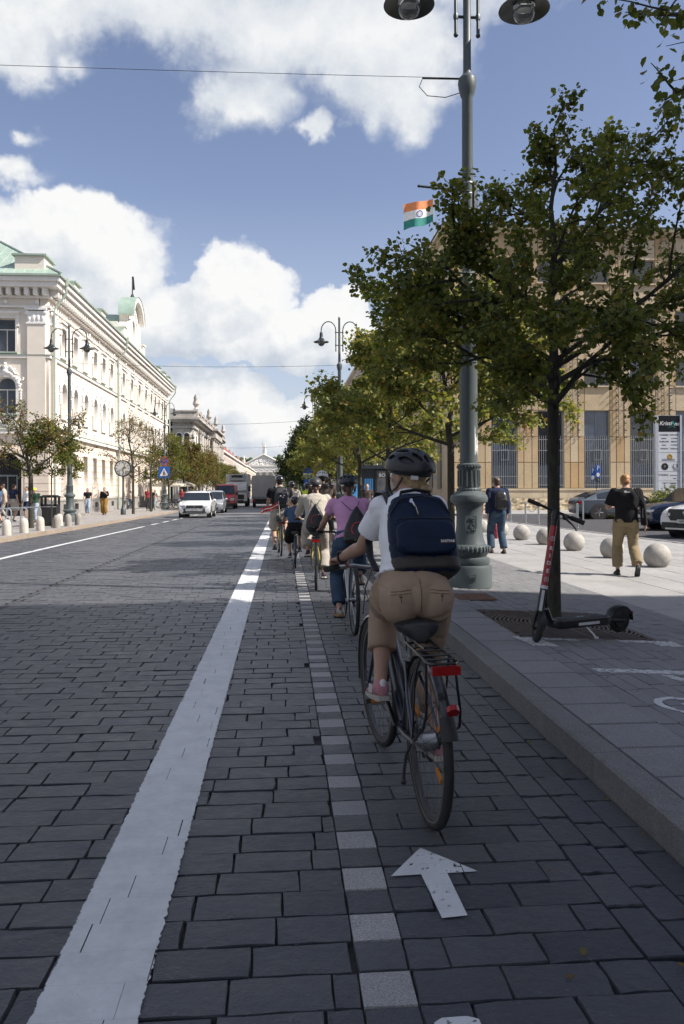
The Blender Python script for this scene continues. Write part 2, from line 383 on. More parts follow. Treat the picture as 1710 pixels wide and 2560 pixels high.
class Field:
    """pavers: the nearest become parts of their own, the rest one joined part"""
    def __init__(s, name, parent, m_, V, limit): s.name = name; s.par = parent; s.m = m_; s.V = V; s.lim = limit; s.q = []
    def put(s, x0, x1, y0, y1, z, gap=.006):
        s.q.append((x0 + gap / 2, x1 - gap / 2, y0 + gap / 2, y1 - gap / 2, z))
    def build(s, rr, jit=.0015, tilt=.006, zjit=.0012):
        def seen(t):
            cx, cy = (t[0] + t[1]) / 2, (t[2] + t[3]) / 2
            d = cy * math.cos(YAW) + cx * math.sin(YAW); la = (cx * math.cos(YAW) - cy * math.sin(YAW)) / max(d, .1)
            return (0 if (d > 2.1 and abs(la) < .45) else 1000) + d
        s.q.sort(key=seen); ms = unit_meshes(s.V, s.m, s.name); VS = []; FS = []; o = 0
        for i, (x0, x1, y0, y1, z) in enumerate(s.q):
            k = rr.randrange(len(s.V)); cx, cy = (x0 + x1) / 2, (y0 + y1) / 2; sx, sy = x1 - x0, y1 - y0
            fx = rr.choice((1, -1)); zz = z + rr.uniform(-zjit, zjit); tx, ty = rr.gauss(0, tilt), rr.gauss(0, tilt); a = rr.gauss(0, .004)
            if i < s.lim:
                o_ = place(ms[k], s.name, s.par); o_.location = (cx, cy, zz); o_.scale = (sx, sy * 1.0, 1); o_.rotation_euler = (tx, ty * .4, a + (math.pi if fx < 0 else 0))
            else:
                v, f = s.V[k]; w_ = np.empty_like(v); w_[:, 0] = cx + v[:, 0] * sx * fx; w_[:, 1] = cy + v[:, 1] * sy * fx
                w_[:, 2] = zz + v[:, 2] + v[:, 0] * sx * fx * ty * .4 + v[:, 1] * sy * fx * tx
                VS.append(w_); FS += [tuple(j + o for j in q) for q in f]; o += len(v)
        if VS:
            me = bpy.data.meshes.new(s.name + '_field'); me.from_pydata(np.concatenate(VS).tolist(), [], FS); me.materials.append(s.m); me.update()
            stuff(place(me, s.name + '_field', s.par))
def strip_mesh(xs, ys, zf, name, m_, parent=None, kind=None):
    vs = [(x, y, zf(x, y)) for y in ys for x in xs]; n = len(xs)
    fs = [(j * n + i, j * n + i + 1, (j + 1) * n + i + 1, (j + 1) * n + i) for j in range(len(ys) - 1) for i in range(n - 1)]
    b = B(); b.add(vs, fs); o = b.obj(name, m_, parent, fix=False)
    if kind: o['kind'] = kind
    return o
YS = [-30, -5, 5, 10, 20, 30, 45, 60, 80, 110, 150, 200, 300, 600]
# far ground to the horizon
gsoil = mat('far_ground', (.12, .12, .105), .95, var=.3, vs=.05)
strip_mesh([-3000, -400, -60, 60, 400, 3000], [-400, -40] + YS[1:] + [1200, 4000], lambda x, y: gz(y) - .06, 'ground', gsoil, kind='structure')
# roadway bed (joint colour close by, paver pattern painted by the material only beyond the built stones)
YEND = 46.0
road = strip_mesh([-8.0, -3.0, 1.53], YS, lambda x, y: gz(y) - .024, 'road', joint, kind='structure')
def far_pave(g, b, ob):
    pos = g.nt.nodes.new('ShaderNodeNewGeometry').outputs['Position']
    n = g.nt.nodes.new('ShaderNodeTexBrick'); g.put(n.inputs['Vector'], pos); n.inputs['Scale'].default_value = 1.0
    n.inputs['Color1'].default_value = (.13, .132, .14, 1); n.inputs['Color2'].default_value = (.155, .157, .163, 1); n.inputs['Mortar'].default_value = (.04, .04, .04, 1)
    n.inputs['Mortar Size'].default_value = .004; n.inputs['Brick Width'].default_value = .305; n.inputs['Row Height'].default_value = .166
    c = g.mix(1.0, n.outputs['Color'], g.ramp(g.noise(pos, .4, 4, .6), [(.3, (.85,) * 3), (.7, (1.15,) * 3)]), 'MULTIPLY')
    g.put(b.inputs['Base Color'], c); b.inputs['Roughness'].default_value = .6
far_m = mat('far_paving', fn=far_pave)
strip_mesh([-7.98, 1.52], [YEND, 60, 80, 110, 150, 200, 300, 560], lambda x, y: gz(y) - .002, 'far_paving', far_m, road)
rr = random.Random(11)
PAVERS = []      # remember rows for the paint pieces
fld = Field('paver', road, slate, PV, 300); flp = Field('pale_paver', road, granite_light, PVF, 60)
W, H_ = .305, .1655
row = 0; y = 0.9
PAINT = []       # (x0,x1,y0,y1) rectangles of paint
def cells(y0, y1, x0, x1, off, step):
    x = x0 - off
    while x < x1 - .02:
        a, b_ = max(x, x0), min(x + step, x1)
        if b_ - a > .04: yield a, b_
        x += step
while y < YEND:
    y1 = y + H_; z = gz(y)
    off = (row % 2) * W / 2 + rr.uniform(-.03, .03)
    segs = [(-3.46, .22, off), (.38, 1.116, (row % 2) * .16 + rr.uniform(0, .03))]
    if y > 5: segs.append((-8.0, -3.54, ((row + 1) % 2) * W / 2))
    for (xa, xb, of) in segs:
        if y < 6: xa = max(xa, -.66 * y - .8)
        if xa >= xb: continue
        for a, b_ in cells(y, y1, xa, xb, of % W if y >= 6 or xa > -3 else (of % W), W):
            fld.put(a, b_, y, y1, z, .0042); PAVERS.append((a, b_, y, y1, z))
    if row % 2 == 0: flp.put(.22, .38, y, y1, z)
    else: fld.put(.22, .38, y, y1, z)
    y = y1; row += 1
for k, (xa, xb) in enumerate(((1.116, 1.254), (1.254, 1.392), (1.392, 1.528))):
    y = .8 + k * .1
    while y < YEND:
        L = rr.choice((.24, .28, .31, .34)); fld.put(xa, xb, y, y + L, gz(y), .006); y += L
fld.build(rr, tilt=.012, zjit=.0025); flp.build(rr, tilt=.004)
strip_mesh([-3.535, -3.465], [4] + YS[3:], lambda x, y: gz(y) - .003, 'channel_strip', mat('dark_channel', (.06, .06, .065), .7), road)
# ---- painted markings (their own pieces, following the stones)
def paint_fn(worn, stripe=None):
    def fn(g, b, ob):
        nt = g.nt; pos = nt.nodes.new('ShaderNodeNewGeometry').outputs['Position']
        c = g.mix(g.map(g.noise(pos, 7, 5, .7), .35, .75), (.66, .67, .68), (.50, .51, .52))
        c = g.mix(g.map(g.noise(pos, 45, 4, .7), .55, .75, 0, .5), c, (.45, .45, .46))
        g.put(b.inputs['Base Color'], c); b.inputs['Roughness'].default_value = .6
        n = g.noise(pos, 28, 7, .75)
        if stripe:
            x = g.sep(pos)[0]; e = g.m('MINIMUM', g.m('SUBTRACT', x, stripe[0]), g.m('SUBTRACT', stripe[1], x))
            k = g.m('ADD', g.m('MULTIPLY', e, 22.0), g.m('SUBTRACT', n, .60)); k2 = g.m('GREATER_THAN', k, 0.0)
            k2 = g.m('MULTIPLY', k2, g.m('GREATER_THAN', g.m('ADD', n, worn), .34))
        else: k2 = g.m('GREATER_THAN', g.m('ADD', n, worn), .5)
        g.put(b.inputs['Alpha'], k2)
    return fn
paint = mat('road_paint', fn=paint_fn(.06, (-.70, -.395))); paint_l = mat('edge_line_paint', fn=paint_fn(.2)); paint_w = mat('worn_paint', fn=paint_fn(.045)); paint_a = mat('arrow_paint', fn=paint_fn(.10))
def clip_piece(b, poly, cell, z):
    """convex-clip poly (list xy) to the cell rectangle, add as face"""
    x0, x1, y0, y1 = cell
    for (ax, s_, lim) in ((0, 1, x0), (0, -1, x1), (1, 1, y0), (1, -1, y1)):
        out = []
        for i in range(len(poly)):
            p, q = poly[i], poly[(i + 1) % len(poly)]; dp, dq = s_ * (p[ax] - lim), s_ * (q[ax] - lim)
            if dp >= 0: out.append(p)
            if dp * dq < 0: t = dp / (dp - dq); out.append((p[0] + (q[0] - p[0]) * t, p[1] + (q[1] - p[1]) * t))
        poly = out
        if len(poly) < 3: return
    b.add([(p[0], p[1], z) for p in poly], [tuple(range(len(poly)))])
rr_m = random.Random(77)
def marking(name, polys, m_, label_, cells_, zf, g=.005, parent=None):
    b = B()
    for po in polys:
        xs = [p[0] for p in po]; ys = [p[1] for p in po]
        for (a, b_, c, d_, *z) in cells_:
            if b_ < min(xs) or a > max(xs) or d_ < min(ys) or c > max(ys): continue
            gl, gr_ = [g * q for q in rr_m.choice(((0, 0), (1, 0), (1, 1), (.4, .6), (0, 1)))]
            clip_piece(b, po, (a + gl, b_ - gr_, c + .0002, d_ - .0002), zf((a + b_) / 2, (c + d_) / 2))
    o = b.obj(name, m_, parent, fix=False); struct(o); return o
zr = lambda x, y: gz(y) + .0045
marking('lane_stripe', [[(-.70, .9), (-.395, .9), (-.395, YEND), (-.70, YEND)]], paint, '', PAVERS, zr, .003, road)
fb = B(); fb.add([(-.69, YEND, zr(0, YEND)), (-.40, YEND, zr(0, YEND)), (-.40, 130, zr(0, 130)), (-.69, 130, zr(0, 130))], [(0, 1, 2, 3)]); fb.obj('far_lane_stripe', paint_l, road)
el = B()
for (ya, yb) in [(6, 34.5)] + [(36.3 + k * 3.2, 38.2 + k * 3.2) for k in range(9)]:
    n = max(2, int((yb - ya) / 4))
    for i in range(n):
        p, q = ya + (yb - ya) * i / n, ya + (yb - ya) * (i + 1) / n
        xo = lambda yy: -6.05 + .010 * (yy - 16)
        el.add([(xo(p) - .075, p, zr(0, p) + .002), (xo(p) + .075, p, zr(0, p) + .002), (xo(q) + .075, q, zr(0, q) + .002), (xo(q) - .075, q, zr(0, q) + .002)], [(0, 1, 2, 3)])
el.obj('edge_line', paint_l, road, fix=False)
marking('cycle_lane_arrow', [[(.40, 2.965), (.735, 2.975), (.55, 3.19)], [(.532, 2.66), (.622, 2.67), (.615, 2.97), (.515, 2.97)]], paint_a, '', PAVERS, zr, .003, road)
marking('cycle_lane_symbol', [[(.405, 2.02), (.535, 2.02), (.530, 2.145), (.50, 2.16), (.43, 2.158), (.405, 2.14)]], paint_a, '', PAVERS, zr, .003, road)
# ---- right pavement
pave_r = strip_mesh([1.67, 1.9, 3.4, 4.8, 10.6], [-8, 0, 2, 5, 10, 20, 30, 48, 60, 80, 110, 150, 200, 300, 560], lambda x, y: pz(x, y) - .022, 'pavement', joint, kind='structure')
kerb_g = mat('kerb_granite', fn=stone_fn([(.155, .15, .15), (.185, .18, .178), (.165, .16, .16)], .7, 2.2, .2, spots=.3))
kf = Field('kerb_stone', road, granite, PVF, 0)
kb = B(); y = -1.0; kn = 0
while y < 60:
    L = .97; z0 = gz(y); 
    b = B(); zt = z0 + .144
    b.add([(1.53, y + .002, z0 - .1), (1.672, y + .002, z0 - .1), (1.672, y + L - .002, z0 - .1), (1.53, y + L - .002, z0 - .1), (1.53, y + .002, zt - .012), (1.672, y + .002, zt), (1.672, y + L - .002, zt), (1.53, y + L - .002, zt - .012),
           (1.542, y + .002, zt), (1.542, y + L - .002, zt)],
          [(0, 1, 5, 8, 4), (3, 7, 9, 6, 2), (0, 4, 7, 3), (1, 2, 6, 5), (4, 8, 9, 7), (8, 5, 6, 9)])
    b.obj('kerb_stone', kerb_g, pave_r); y += L
fb = B(); fb.add([(1.53, 60, gz(60)), (1.53, 560, gz(560)), (1.53, 560, gz(560) + .14), (1.53, 60, gz(60) + .14), (1.7, 60, gz(60) + .14), (1.7, 560, gz(560) + .14)], [(0, 1, 2, 3), (3, 2, 5, 4)]); fb.obj('far_kerb', granite, pave_r)
rr = random.Random(5); RCELLS = []
f1 = Field('slab', pave_r, granite, PVF, 60); f2 = Field('strip_paver', pave_r, granite_strip, PVF, 240); f3 = Field('large_slab', pave_r, slab_pale, PVF, 200)
GR = (2.095, 3.385, 6.98, 8.62)      # tree grate opening
def hole(a, b_, c, d_):
    for k in range(0, 5):
        yo = 12.6 * k if k else 0
        if k == 0 and b_ > GR[0] and a < GR[1] and d_ > GR[2] and c < GR[3]: return True
    return False
y = -.6
while y < 48: f1.put(1.68, 2.095, y, y + .41, pz(1.9, y), .015); RCELLS.append((1.675, 2.095, y, y + .41)); y += .41
for k in range(17):
    xa = 2.095 + k * .129; y = -.3 + (k * .37) % .5
    while y < 30:
        L = rr.choice((.36, .42, .5))
        if hole(xa + .01, xa + .119, y, y + L):
            if y < GR[2] - .05: f2.put(xa, xa + .129, y, GR[2], pz(xa, y), .017)
            if y + L > GR[3] + .05: f2.put(xa, xa + .129, GR[3], y + L, pz(xa, y), .017)
        else: f2.put(xa, xa + .129, y, y + L, pz(xa, y), .017)
        RCELLS.append((xa, xa + .129, y, y + L)); y += L
xe = 2.095 + 17 * .129
for k in range(10):
    xa = xe + k * .62; y = .2 + (k % 2) * .45
    while y < 48:
        f3.put(xa, xa + .62, y, y + .9, pz(xa + .3, y + .45), .012); y += .9
for k in range(4):     # strip field beyond y=30 as larger stones
    y = 30
    while y < 48: f3.put(2.095 + k * .548, 2.095 + (k + 1) * .548, y, y + .9, pz(2.3 + k * .55, y), .006); y += .9
f1.build(rr, tilt=.003, zjit=.0008); f2.build(rr, tilt=.003, zjit=.0012); f3.build(rr, tilt=.0015, zjit=.0006)
def slab_far(g, b, ob):
    pos = g.nt.nodes.new('ShaderNodeNewGeometry').outputs['Position']
    n = g.nt.nodes.new('ShaderNodeTexBrick'); g.put(n.inputs['Vector'], pos); n.inputs['Scale'].default_value = 1.0
    n.inputs['Color1'].default_value = (.30, .295, .288, 1); n.inputs['Color2'].default_value = (.34, .334, .327, 1); n.inputs['Mortar'].default_value = (.16, .155, .15, 1)
    n.inputs['Mortar Size'].default_value = .006; n.inputs['Brick Width'].default_value = .9; n.inputs['Row Height'].default_value = .6
    g.put(b.inputs['Base Color'], g.mix(1.0, n.outputs['Color'], g.ramp(g.noise(pos, 1.1, 5, .6), [(.3, (.88,) * 3), (.7, (1.12,) * 3)]), 'MULTIPLY')); b.inputs['Roughness'].default_value = .75
slabfar = mat('far_slabs', fn=slab_far)
strip_mesh([1.7, 10.6], [48, 60, 80, 110, 150, 200, 300, 560], lambda x, y: pz(x, y) + .004, 'far_slabs', slabfar, pave_r)
# square: asphalt lane and the strip before the stone building
struct(strip_mesh([10.6, 60], [-8, 20, 30, 47], lambda x, y: gz(y) - .004, 'asphalt_lane', asphalt))
struct(strip_mesh([10.6, 60], [47.0, 48, 60], lambda x, y: gz(y) + .10, 'building_pavement', slabfar))
b = B()
for k in range(50): b.bb(10.6 + k, 11.59 + k, 46.9, 47.05, gz(47) - .1, gz(47) + .105)
b.obj('kerb_row', granite, None)['kind'] = 'structure'
b = B()                                                                     # flush pale kerb between square and lane
for k in range(40): b.bb(10.52, 10.66, 8 + k, 8.99 + k, gz(8 + k) - .1, gz(8 + k) + .012)
b.obj('lane_kerb_row', granite_light, None)['kind'] = 'structure'
# parking bay paint on the right pavement
RC2 = [(a + .002, b_ - .002, c, d_) for a, b_, c, d_ in RCELLS]
zpr = lambda x, y: pz(x, y) + .005
bay = [[(2.10, 6.95), (3.05, 6.95), (3.05, 6.86), (2.22, 6.86), (2.22, 6.62), (2.10, 6.62)]]
bayp = [[(2.08, 6.55), (2.32, 6.55), (2.26, 6.93), (2.02, 6.93)], [(2.3, 6.85), (2.62, 6.85), (2.62, 6.93), (2.3, 6.93)], [(2.98, 6.85), (3.50, 6.85), (3.50, 6.96), (2.98, 6.96)], [(3.28, 6.72), (3.50, 6.72), (3.50, 6.86), (3.28, 6.86)],
        [(2.28, 5.60), (3.8, 5.60), (3.8, 5.72), (2.26, 5.72)], [(2.86, 5.22), (2.95, 5.2), (2.80, 5.56), (2.70, 5.56)], [(2.9, 5.2), (3.5, 5.2), (3.5, 5.3), (2.9, 5.3)]]
marking('parking_bay_lines', bayp, paint_w, '', RC2, zpr, .003, pave_r)
def ringpoly(cx, cy, ro, ri, sx=1.0, n=22, rot=0.0):
    out = []
    for i in range(n):
        a, b_ = 2 * math.pi * i / n, 2 * math.pi * (i + 1) / n
        out.append([(cx + sx * ro * math.cos(a), cy + ro * math.sin(a)), (cx + sx * ro * math.cos(b_), cy + ro * math.sin(b_)), (cx + sx * ri * math.cos(b_), cy + ri * math.sin(b_)), (cx + sx * ri * math.cos(a), cy + ri * math.sin(a))])
    return out
sym = ringpoly(2.47, 4.72, .20, .15, .95) + ringpoly(3.25, 4.72, .20, .15, .95)
sym += [[(2.45, 4.70), (2.75, 4.74), (2.75, 4.80), (2.45, 4.76)], [(2.52, 4.44), (2.60, 4.44), (2.86, 4.2), (2.76, 4.2)], [(2.62, 4.72), (2.70, 4.72), (2.58, 4.42), (2.50, 4.42)], [(2.58, 4.48), (3.05, 4.48), (3.05, 4.54), (2.58, 4.54)], [(2.80, 4.74), (2.88, 4.74), (3.2, 4.5), (3.12, 4.48)]]
marking('bicycle_symbol', sym, paint_a, '', RC2, zpr, .003, pave_r)
# ---- left pavement
lp = strip_mesh([-30, -8.12], [4, 10, 20, 30, 48, 60, 80, 110, 150, 200, 300, 560], lambda x, y: lz(y) - .01, 'pavement_across', joint, kind='structure')
f4 = Field('slab', lp, slab_left, PVF, 200)
for k in range(10):
    xa = -8.14 - (k + 1) * .62; y = 19 + (k % 2) * .45
    while y < 62: f4.put(xa, xa + .62, y, y + .9, lz(y), .008); y += .9
f4.build(rr, tilt=.0015, zjit=.0006)
strip_mesh([-30, -14.34], [4, 20, 40, 62], lambda x, y: lz(y), 'outer_paving', slabfar, lp)
strip_mesh([-30, -8.14], [62, 80, 110, 150, 200, 300, 560], lambda x, y: lz(y) + .004, 'far_slabs', slabfar, lp)
y = 12.0
while y < 110:
    z0 = gz(y); b = B(); b.bb(-8.14, -8.0, y + .003, y + .985, z0 - .1, z0 + .125); b.obj('kerb_stone', kerb_tan, lp); y += .99
# tree grate
grate_m = mat('cast_iron_grate', (.085, .068, .062), .6, .5, var=.3, vs=9, bump=.4, bs=90)
gr = B(); gx0, gx1, gy0, gy1 = GR; gcx, gcy = (gx0 + gx1) / 2, (gy0 + gy1) / 2; GZ = lambda x, y: pz(x, y) + .002
def gbar(pts, w_): 
    for i in range(len(pts) - 1):
        p, q = Vector((*pts[i], 0)), Vector((*pts[i + 1], 0)); s_ = (q - p).normalized().cross(Vector((0, 0, 1))) * w_ / 2
        z1, z2 = GZ(*pts[i]), GZ(*pts[i + 1]); P = [p - s_, p + s_, q + s_, q - s_]; Z = [z1, z1, z2, z2]
        gr.add([(a.x, a.y, zz) for a, zz in zip(P, Z)] + [(a.x, a.y, zz - .03) for a, zz in zip(P, Z)], [(0, 3, 2, 1), (0, 1, 5, 4), (2, 3, 7, 6), (1, 2, 6, 5), (0, 4, 7, 3)])
for e in (((gx0, gy0), (gx1, gy0)), ((gx1, gy0), (gx1, gy1)), ((gx1, gy1), (gx0, gy1)), ((gx0, gy1), (gx0, gy0))): gbar(e, .05)
for rad in [.27 + .042 * k for k in range(16)]:
    seg = []
    for i in range(49):
        a = 2 * math.pi * i / 48; px_, py_ = gcx + rad * math.cos(a), gcy + rad * 1.1 * math.sin(a)
        if gx0 < px_ < gx1 and gy0 < py_ < gy1: seg.append((px_, py_))
        else:
            if len(seg) > 1: gbar(seg, .024)
            seg = []
    if len(seg) > 1: gbar(seg, .024)
for a in range(8):
    t = math.pi / 4 * a + .1; gbar([(gcx + .26 * math.cos(t), gcy + .28 * math.sin(t)), (gcx + (.70) * math.cos(t), gcy + .8 * math.sin(t))], .03)
gro = gr.obj('tree_grate', grate_m); tag(gro, 'square cast iron tree grate with ring slots under the big linden tree', 'tree grate')
# rusty drain grate by the lamp foot
b = B(); dz0 = pz(2.3, 9.9)
for k in range(16): b.bb(1.75 + k * .05, 1.78 + k * .05, 9.35, 9.95, dz0 + .002, dz0 + .012)
for k in range(9): b.bb(1.74, 2.56, 9.35 + k * .07, 9.37 + k * .07, dz0 + .003, dz0 + .014)
tag(b.obj('drain_cover', mat('rusty_iron', (.20, .11, .075), .8, .2, var=.3, vs=20)), 'rusty brown drain grate in the pavement beside the lamp foot', 'drain cover')
# ---------------------------------------------------------------- buildings
cream = mat('cream_stucco', (.77, .70, .615), .85, var=.05, vs=1.2, bump=.15, bs=40, dirt=.12)
cream_d = mat('ground_stucco', (.74, .645, .555), .85, var=.06, vs=1.5, bump=.15, bs=40, dirt=.15)
trim_w = mat('white_trim', (.79, .755, .71), .8, var=.06, vs=3, bump=.2, bs=30)
orn_w = mat('white_stucco_relief', (.82, .80, .78), .85, var=.1, vs=9, bump=.5, bs=25)
green_m = mat('green_metal', (.33, .40, .345), .5, .1, var=.12, vs=2, dirt=.15)
green_r = mat('green_roof', (.34, .44, .375), .5, .1, var=.12, vs=1.3, dirt=.12)
glass = mat('window_glass', (.085, .10, .125), .06, 0, var=.25, vs=1.4, spec=.9)  # base colour lifted to paint in the panes' pale reflection
glass_b = mat('painted_sky_glass', fn=lambda g, b, ob: (g.put(b.inputs['Base Color'], g.mix(g.map(g.noise(ob, .9, 3, .6), .35, .65, .0, .6), g.ramp(g.nt.nodes.new('ShaderNodeObjectInfo').outputs['Random'], [(0, (.022, .020, .022)), (.5, (.035, .032, .034)), (.8, (.045, .06, .09)), (1, (.08, .12, .20))]), (.018, .018, .022))), setattr(b.inputs['Roughness'], 'default_value', .05), setattr(b.inputs['Specular IOR Level'], 'default_value', .9)))  # some panes blue at random: reflected sky put into the glass colour
glass_d = mat('dark_opening', (.02, .02, .022), .25, 0, var=.3, vs=2)
curtain = mat('net_curtain', (.26, .28, .31), .5, var=.25, vs=5)
frame_w = mat('white_frame', (.62, .60, .57), .6)
frame_g = mat('grey_frame', (.16, .19, .22), .5)
plinth_g = mat('grey_plinth', (.30, .285, .27), .85, var=.12, vs=2, bump=.3, bs=25, dirt=.25)
RZ = lambda a: Matrix.Rotation(a, 4, 'Z')
def FM(x, y, rot, z=0.0): return Matrix.Translation((x, y, z)) @ RZ(rot)
class Facade:
    """local frame: x along the wall, -y outwards, z up"""
    def __init__(s, root, x, y, rot): s.root = root; s.M = FM(x, y, rot)
    def wall(s, x0, x1, z0, z1, holes, m_, name='wall', depth=.5, out=0.0):
        me = panel2d([(x0, z0), (x1, z0), (x1, z1), (x0, z1)], holes, depth, name); me.materials.append(m_)
        return place(me, name, s.root, M=s.M @ Matrix.Translation((0, depth / 2 - out, 0)))
    def b(s, bb, name, m_, k=None):
        o = bb.obj(name, m_, s.root, M=s.M)
        if k: o['kind'] = k
        return o
def window_mesh(w_, z0, z1, arched, mull, trans, m_frame, fw=.06, name='window'):
    """window frame mesh centred at x=0 and a pane mesh"""
    b = B(); d = .06
    out_ = arch(0, w_, z0, z1) if arched else rect(0, w_, z0, z1)
    inn = arch(0, w_ - 2 * fw, z0 + fw, z1 - fw) if arched else rect(0, w_ - 2 * fw, z0 + fw, z1 - fw)
    me = panel2d(out_, [inn], d, name); me.materials.append(m_frame)
    bm = bmesh.new(); bm.from_mesh(me)
    bb = B()
    for i in range(1, mull): x = -w_ / 2 + w_ * i / mull; bb.bb(x - fw * .45, x + fw * .45, -d / 2 + .004, d / 2, z0 + fw, (z1 - fw - (.0 if not arched else .02)) if not trans else trans)
    if trans: bb.bb(-w_ / 2 + fw, w_ / 2 - fw, -d / 2 + .002, d / 2 + .004, trans - fw * .5, trans + fw * .5)
    if mull > 1 and trans and not arched: pass
    tmp = bb.mesh('t'); bm.from_mesh(tmp); bm.to_mesh(me); bm.free(); bpy.data.meshes.remove(tmp)
    pn = panel2d(inn, [], .012, 'pane')
    return me, pn
def add_windows(F, xs, w_, z0, z1, arched=False, mull=2, trans=None, m_frame=None, m_glass=None, setback=.28, sill=None, sur=None, cur=False, fw=.06):
    me, pn = window_mesh(w_, z0, z1, arched, mull, trans, m_frame or frame_w, fw); pn.materials.append(m_glass or glass)
    sm = None
    if sill: sb = B(); sb.bb(-w_ / 2 - .12, w_ / 2 + .12, -.16 - setback, .05 - setback + .2, z0 - .12, z0 - .02); sm = sb.mesh('sill', sill)
    um = None
    if sur:   # moulded surround proud of the wall
        sw, so_ = sur
        o1 = arch(0, w_ + 2 * sw, z0 - .02, z1 + sw) if arched else rect(0, w_ + 2 * sw, z0 - .02, z1 + sw)
        o2 = arch(0, w_, z0 - .02, z1) if arched else rect(0, w_, z0 - .02, z1)
        o2 = [(x, z + (.001 if z < z0 else 0)) for x, z in o2]
        um = panel2d(o1, [[(x * .999, z) for x, z in o2]], so_, 'surround'); um.materials.append(trim_w)
    cm = None
    if cur: cb = B(); cb.bb(-w_ / 2 + .1, -.08, .14, .16, z0 + .1, z1 - .5); cb.bb(.08, w_ / 2 - .1, .14, .16, z0 + .1, z1 - .5); cm = cb.mesh('curtain', curtain)
    for x in xs:
        o = place(me, 'window', F.root, M=F.M @ Matrix.Translation((x, setback, 0)))
        place(pn, 'pane', o, loc=(0, .015, 0))
        if sm: place(sm, 'sill', o)
        if um: place(um, 'surround', o, loc=(0, -setback - sur[1] / 2 + .01, 0))
        if cm: place(cm, 'curtain', o, loc=(0, -.05, 0))
def backing(root, x0, x1, y0, y1, z0, z1, m_, name='core'):
    b = B(); b.bb(x0, x1, y0, y1, z0, z1); return b.obj(name, m_, root)

# ======== cream palace on the left
pal = thing('palace', 'long cream three storey palace with green metal roof, arched windows and white stucco', 'building', (0, 0, 0))
PX, PY = -13.9, 49.0
FL = Facade(pal, PX, PY, R(90)); FF = Facade(pal, -30.0, PY, 0.0); LEN = 50.0
u1 = [3.1 + 2.85 * k for k in range(6)]; u2 = [22.3, 26.2, 30.1, 33.8]; u3 = [37.2 + 2.6 * k for k in range(5)]
allu = u1 + u2 + u3
G0, G1 = 4.9, 5.25
FL.wall(0, LEN, -1, G0, [rect(u, 1.25, .95, 3.9) for u in allu], cream_d, depth=.55)
FL.wall(0, LEN, G0, 13.0, [arch(u, 1.2, 6.1, 8.3) for u in allu] + [rect(u, 1.15, 9.95, 11.8) for u in allu], cream, depth=.5)
fx = [30 - 16.4 - 6.4, 30 - 16.4 - 3.2, 30 - 16.4]     # local x on the front (world X + 30)
FF.wall(0, 15.55, -1, G0, [arch(fx[2], 1.75, -.5, 3.75)] + [rect(x, 1.25, .95, 3.9) for x in fx[:2]], cream_d, depth=.55)
FF.wall(0, 15.55, G0, 13.0, [arch(x, 1.2, 6.1, 8.3) for x in fx] + [rect(x, 1.15, 9.8, 11.8) for x in fx], cream, depth=.5)
for F, us in ((FL, allu), (FF, fx)):
    add_windows(F, us, 1.2, 6.1, 8.3, True, 2, 7.55, sill=trim_w if F is FL else green_m, sur=(.17, .12), cur=True)
    add_windows(F, us, 1.15, 9.95 if F is FL else 9.8, 11.8, False, 2, 11.15, sill=trim_w if F is FL else green_m, sur=(.12, .10), cur=True)
add_windows(FL, allu, 1.25, .95, 3.9, False, 2, 3.1, sill=trim_w, m_glass=glass)
add_windows(FF, fx[:2], 1.25, .95, 3.9, False, 2, 3.1, sill=trim_w)
b = B(); b.bb(fx[2] - .86, fx[2] + .86, .5, .54, -.5, 3.7); FF.b(b, 'doorway_glass', glass_d)
b = B(); 
for x0 in (-.84, -.1, .45): b.bb(fx[2] + x0, fx[2] + x0 + .07, .4, .48, -.4, 2.4)
b.bb(fx[2] - .84, fx[2] + .5, .39, .47, 2.35, 2.45); FF.b(b, 'door_frame', frame_g)
b = B(); b.bb(fx[2] + .25, fx[2] + .42, .36, .39, 1.25, 1.55); FF.b(b, 'notice', mat('white_paper', (.7, .7, .7), .7))
# stucco relief over the arched windows
rr = random.Random(3); ob_ = B()
for k in range(26):
    t = math.pi * (k + .5) / 26; rr_ = .83 + rr.uniform(-.07, .07)
    ob_.ell((rr_ * math.cos(t), -.05, 7.68 + rr_ * math.sin(t)), (.075 + rr.random() * .05, .10, .075 + rr.random() * .05), 6, 4)
for k in range(30):
    t = math.pi * (.12 + .76 * rr.random()); q = 1.0 + rr.uniform(-.06, .18); ob_.ell((q * math.cos(t), -.04, 7.68 + q * math.sin(t)), (.07, .07, .07), 5, 3)
for z, s_ in ((8.62, .17), (8.85, .14), (9.05, .10)): ob_.ell((0, -.12, z), (s_, .13, s_), 8, 5)
for sx in (-1, 1):
    for k in range(5): ob_.ell((sx * (.28 + k * .07), -.07, 8.88 - k * .1), (.10, .08, .06), 6, 4)
    for k in range(4): ob_.ell((sx * .88, -.05, 7.5 - k * .17), (.09 - k * .012, .07, .09), 6, 4)
om = ob_.mesh('stucco_ornament', orn_w)
sw_ = B(); sw_.bb(-.62, .62, -.03, 0, 5.35, 5.85)
for k in range(9): t = (k - 4) / 4; sw_.ell((t * .45, -.05, 5.55 + .13 * t * t), (.08, .05, .06), 6, 4)
swm = sw_.mesh('relief_panel', orn_w)
for F, us in ((FL, allu), (FF, fx)):
    for u in us: place(om, 'stucco_ornament', pal, M=F.M @ Matrix.Translation((u, -.03, 0))); place(swm, 'relief_panel', pal, M=F.M @ Matrix.Translation((u, -.01, 0)))
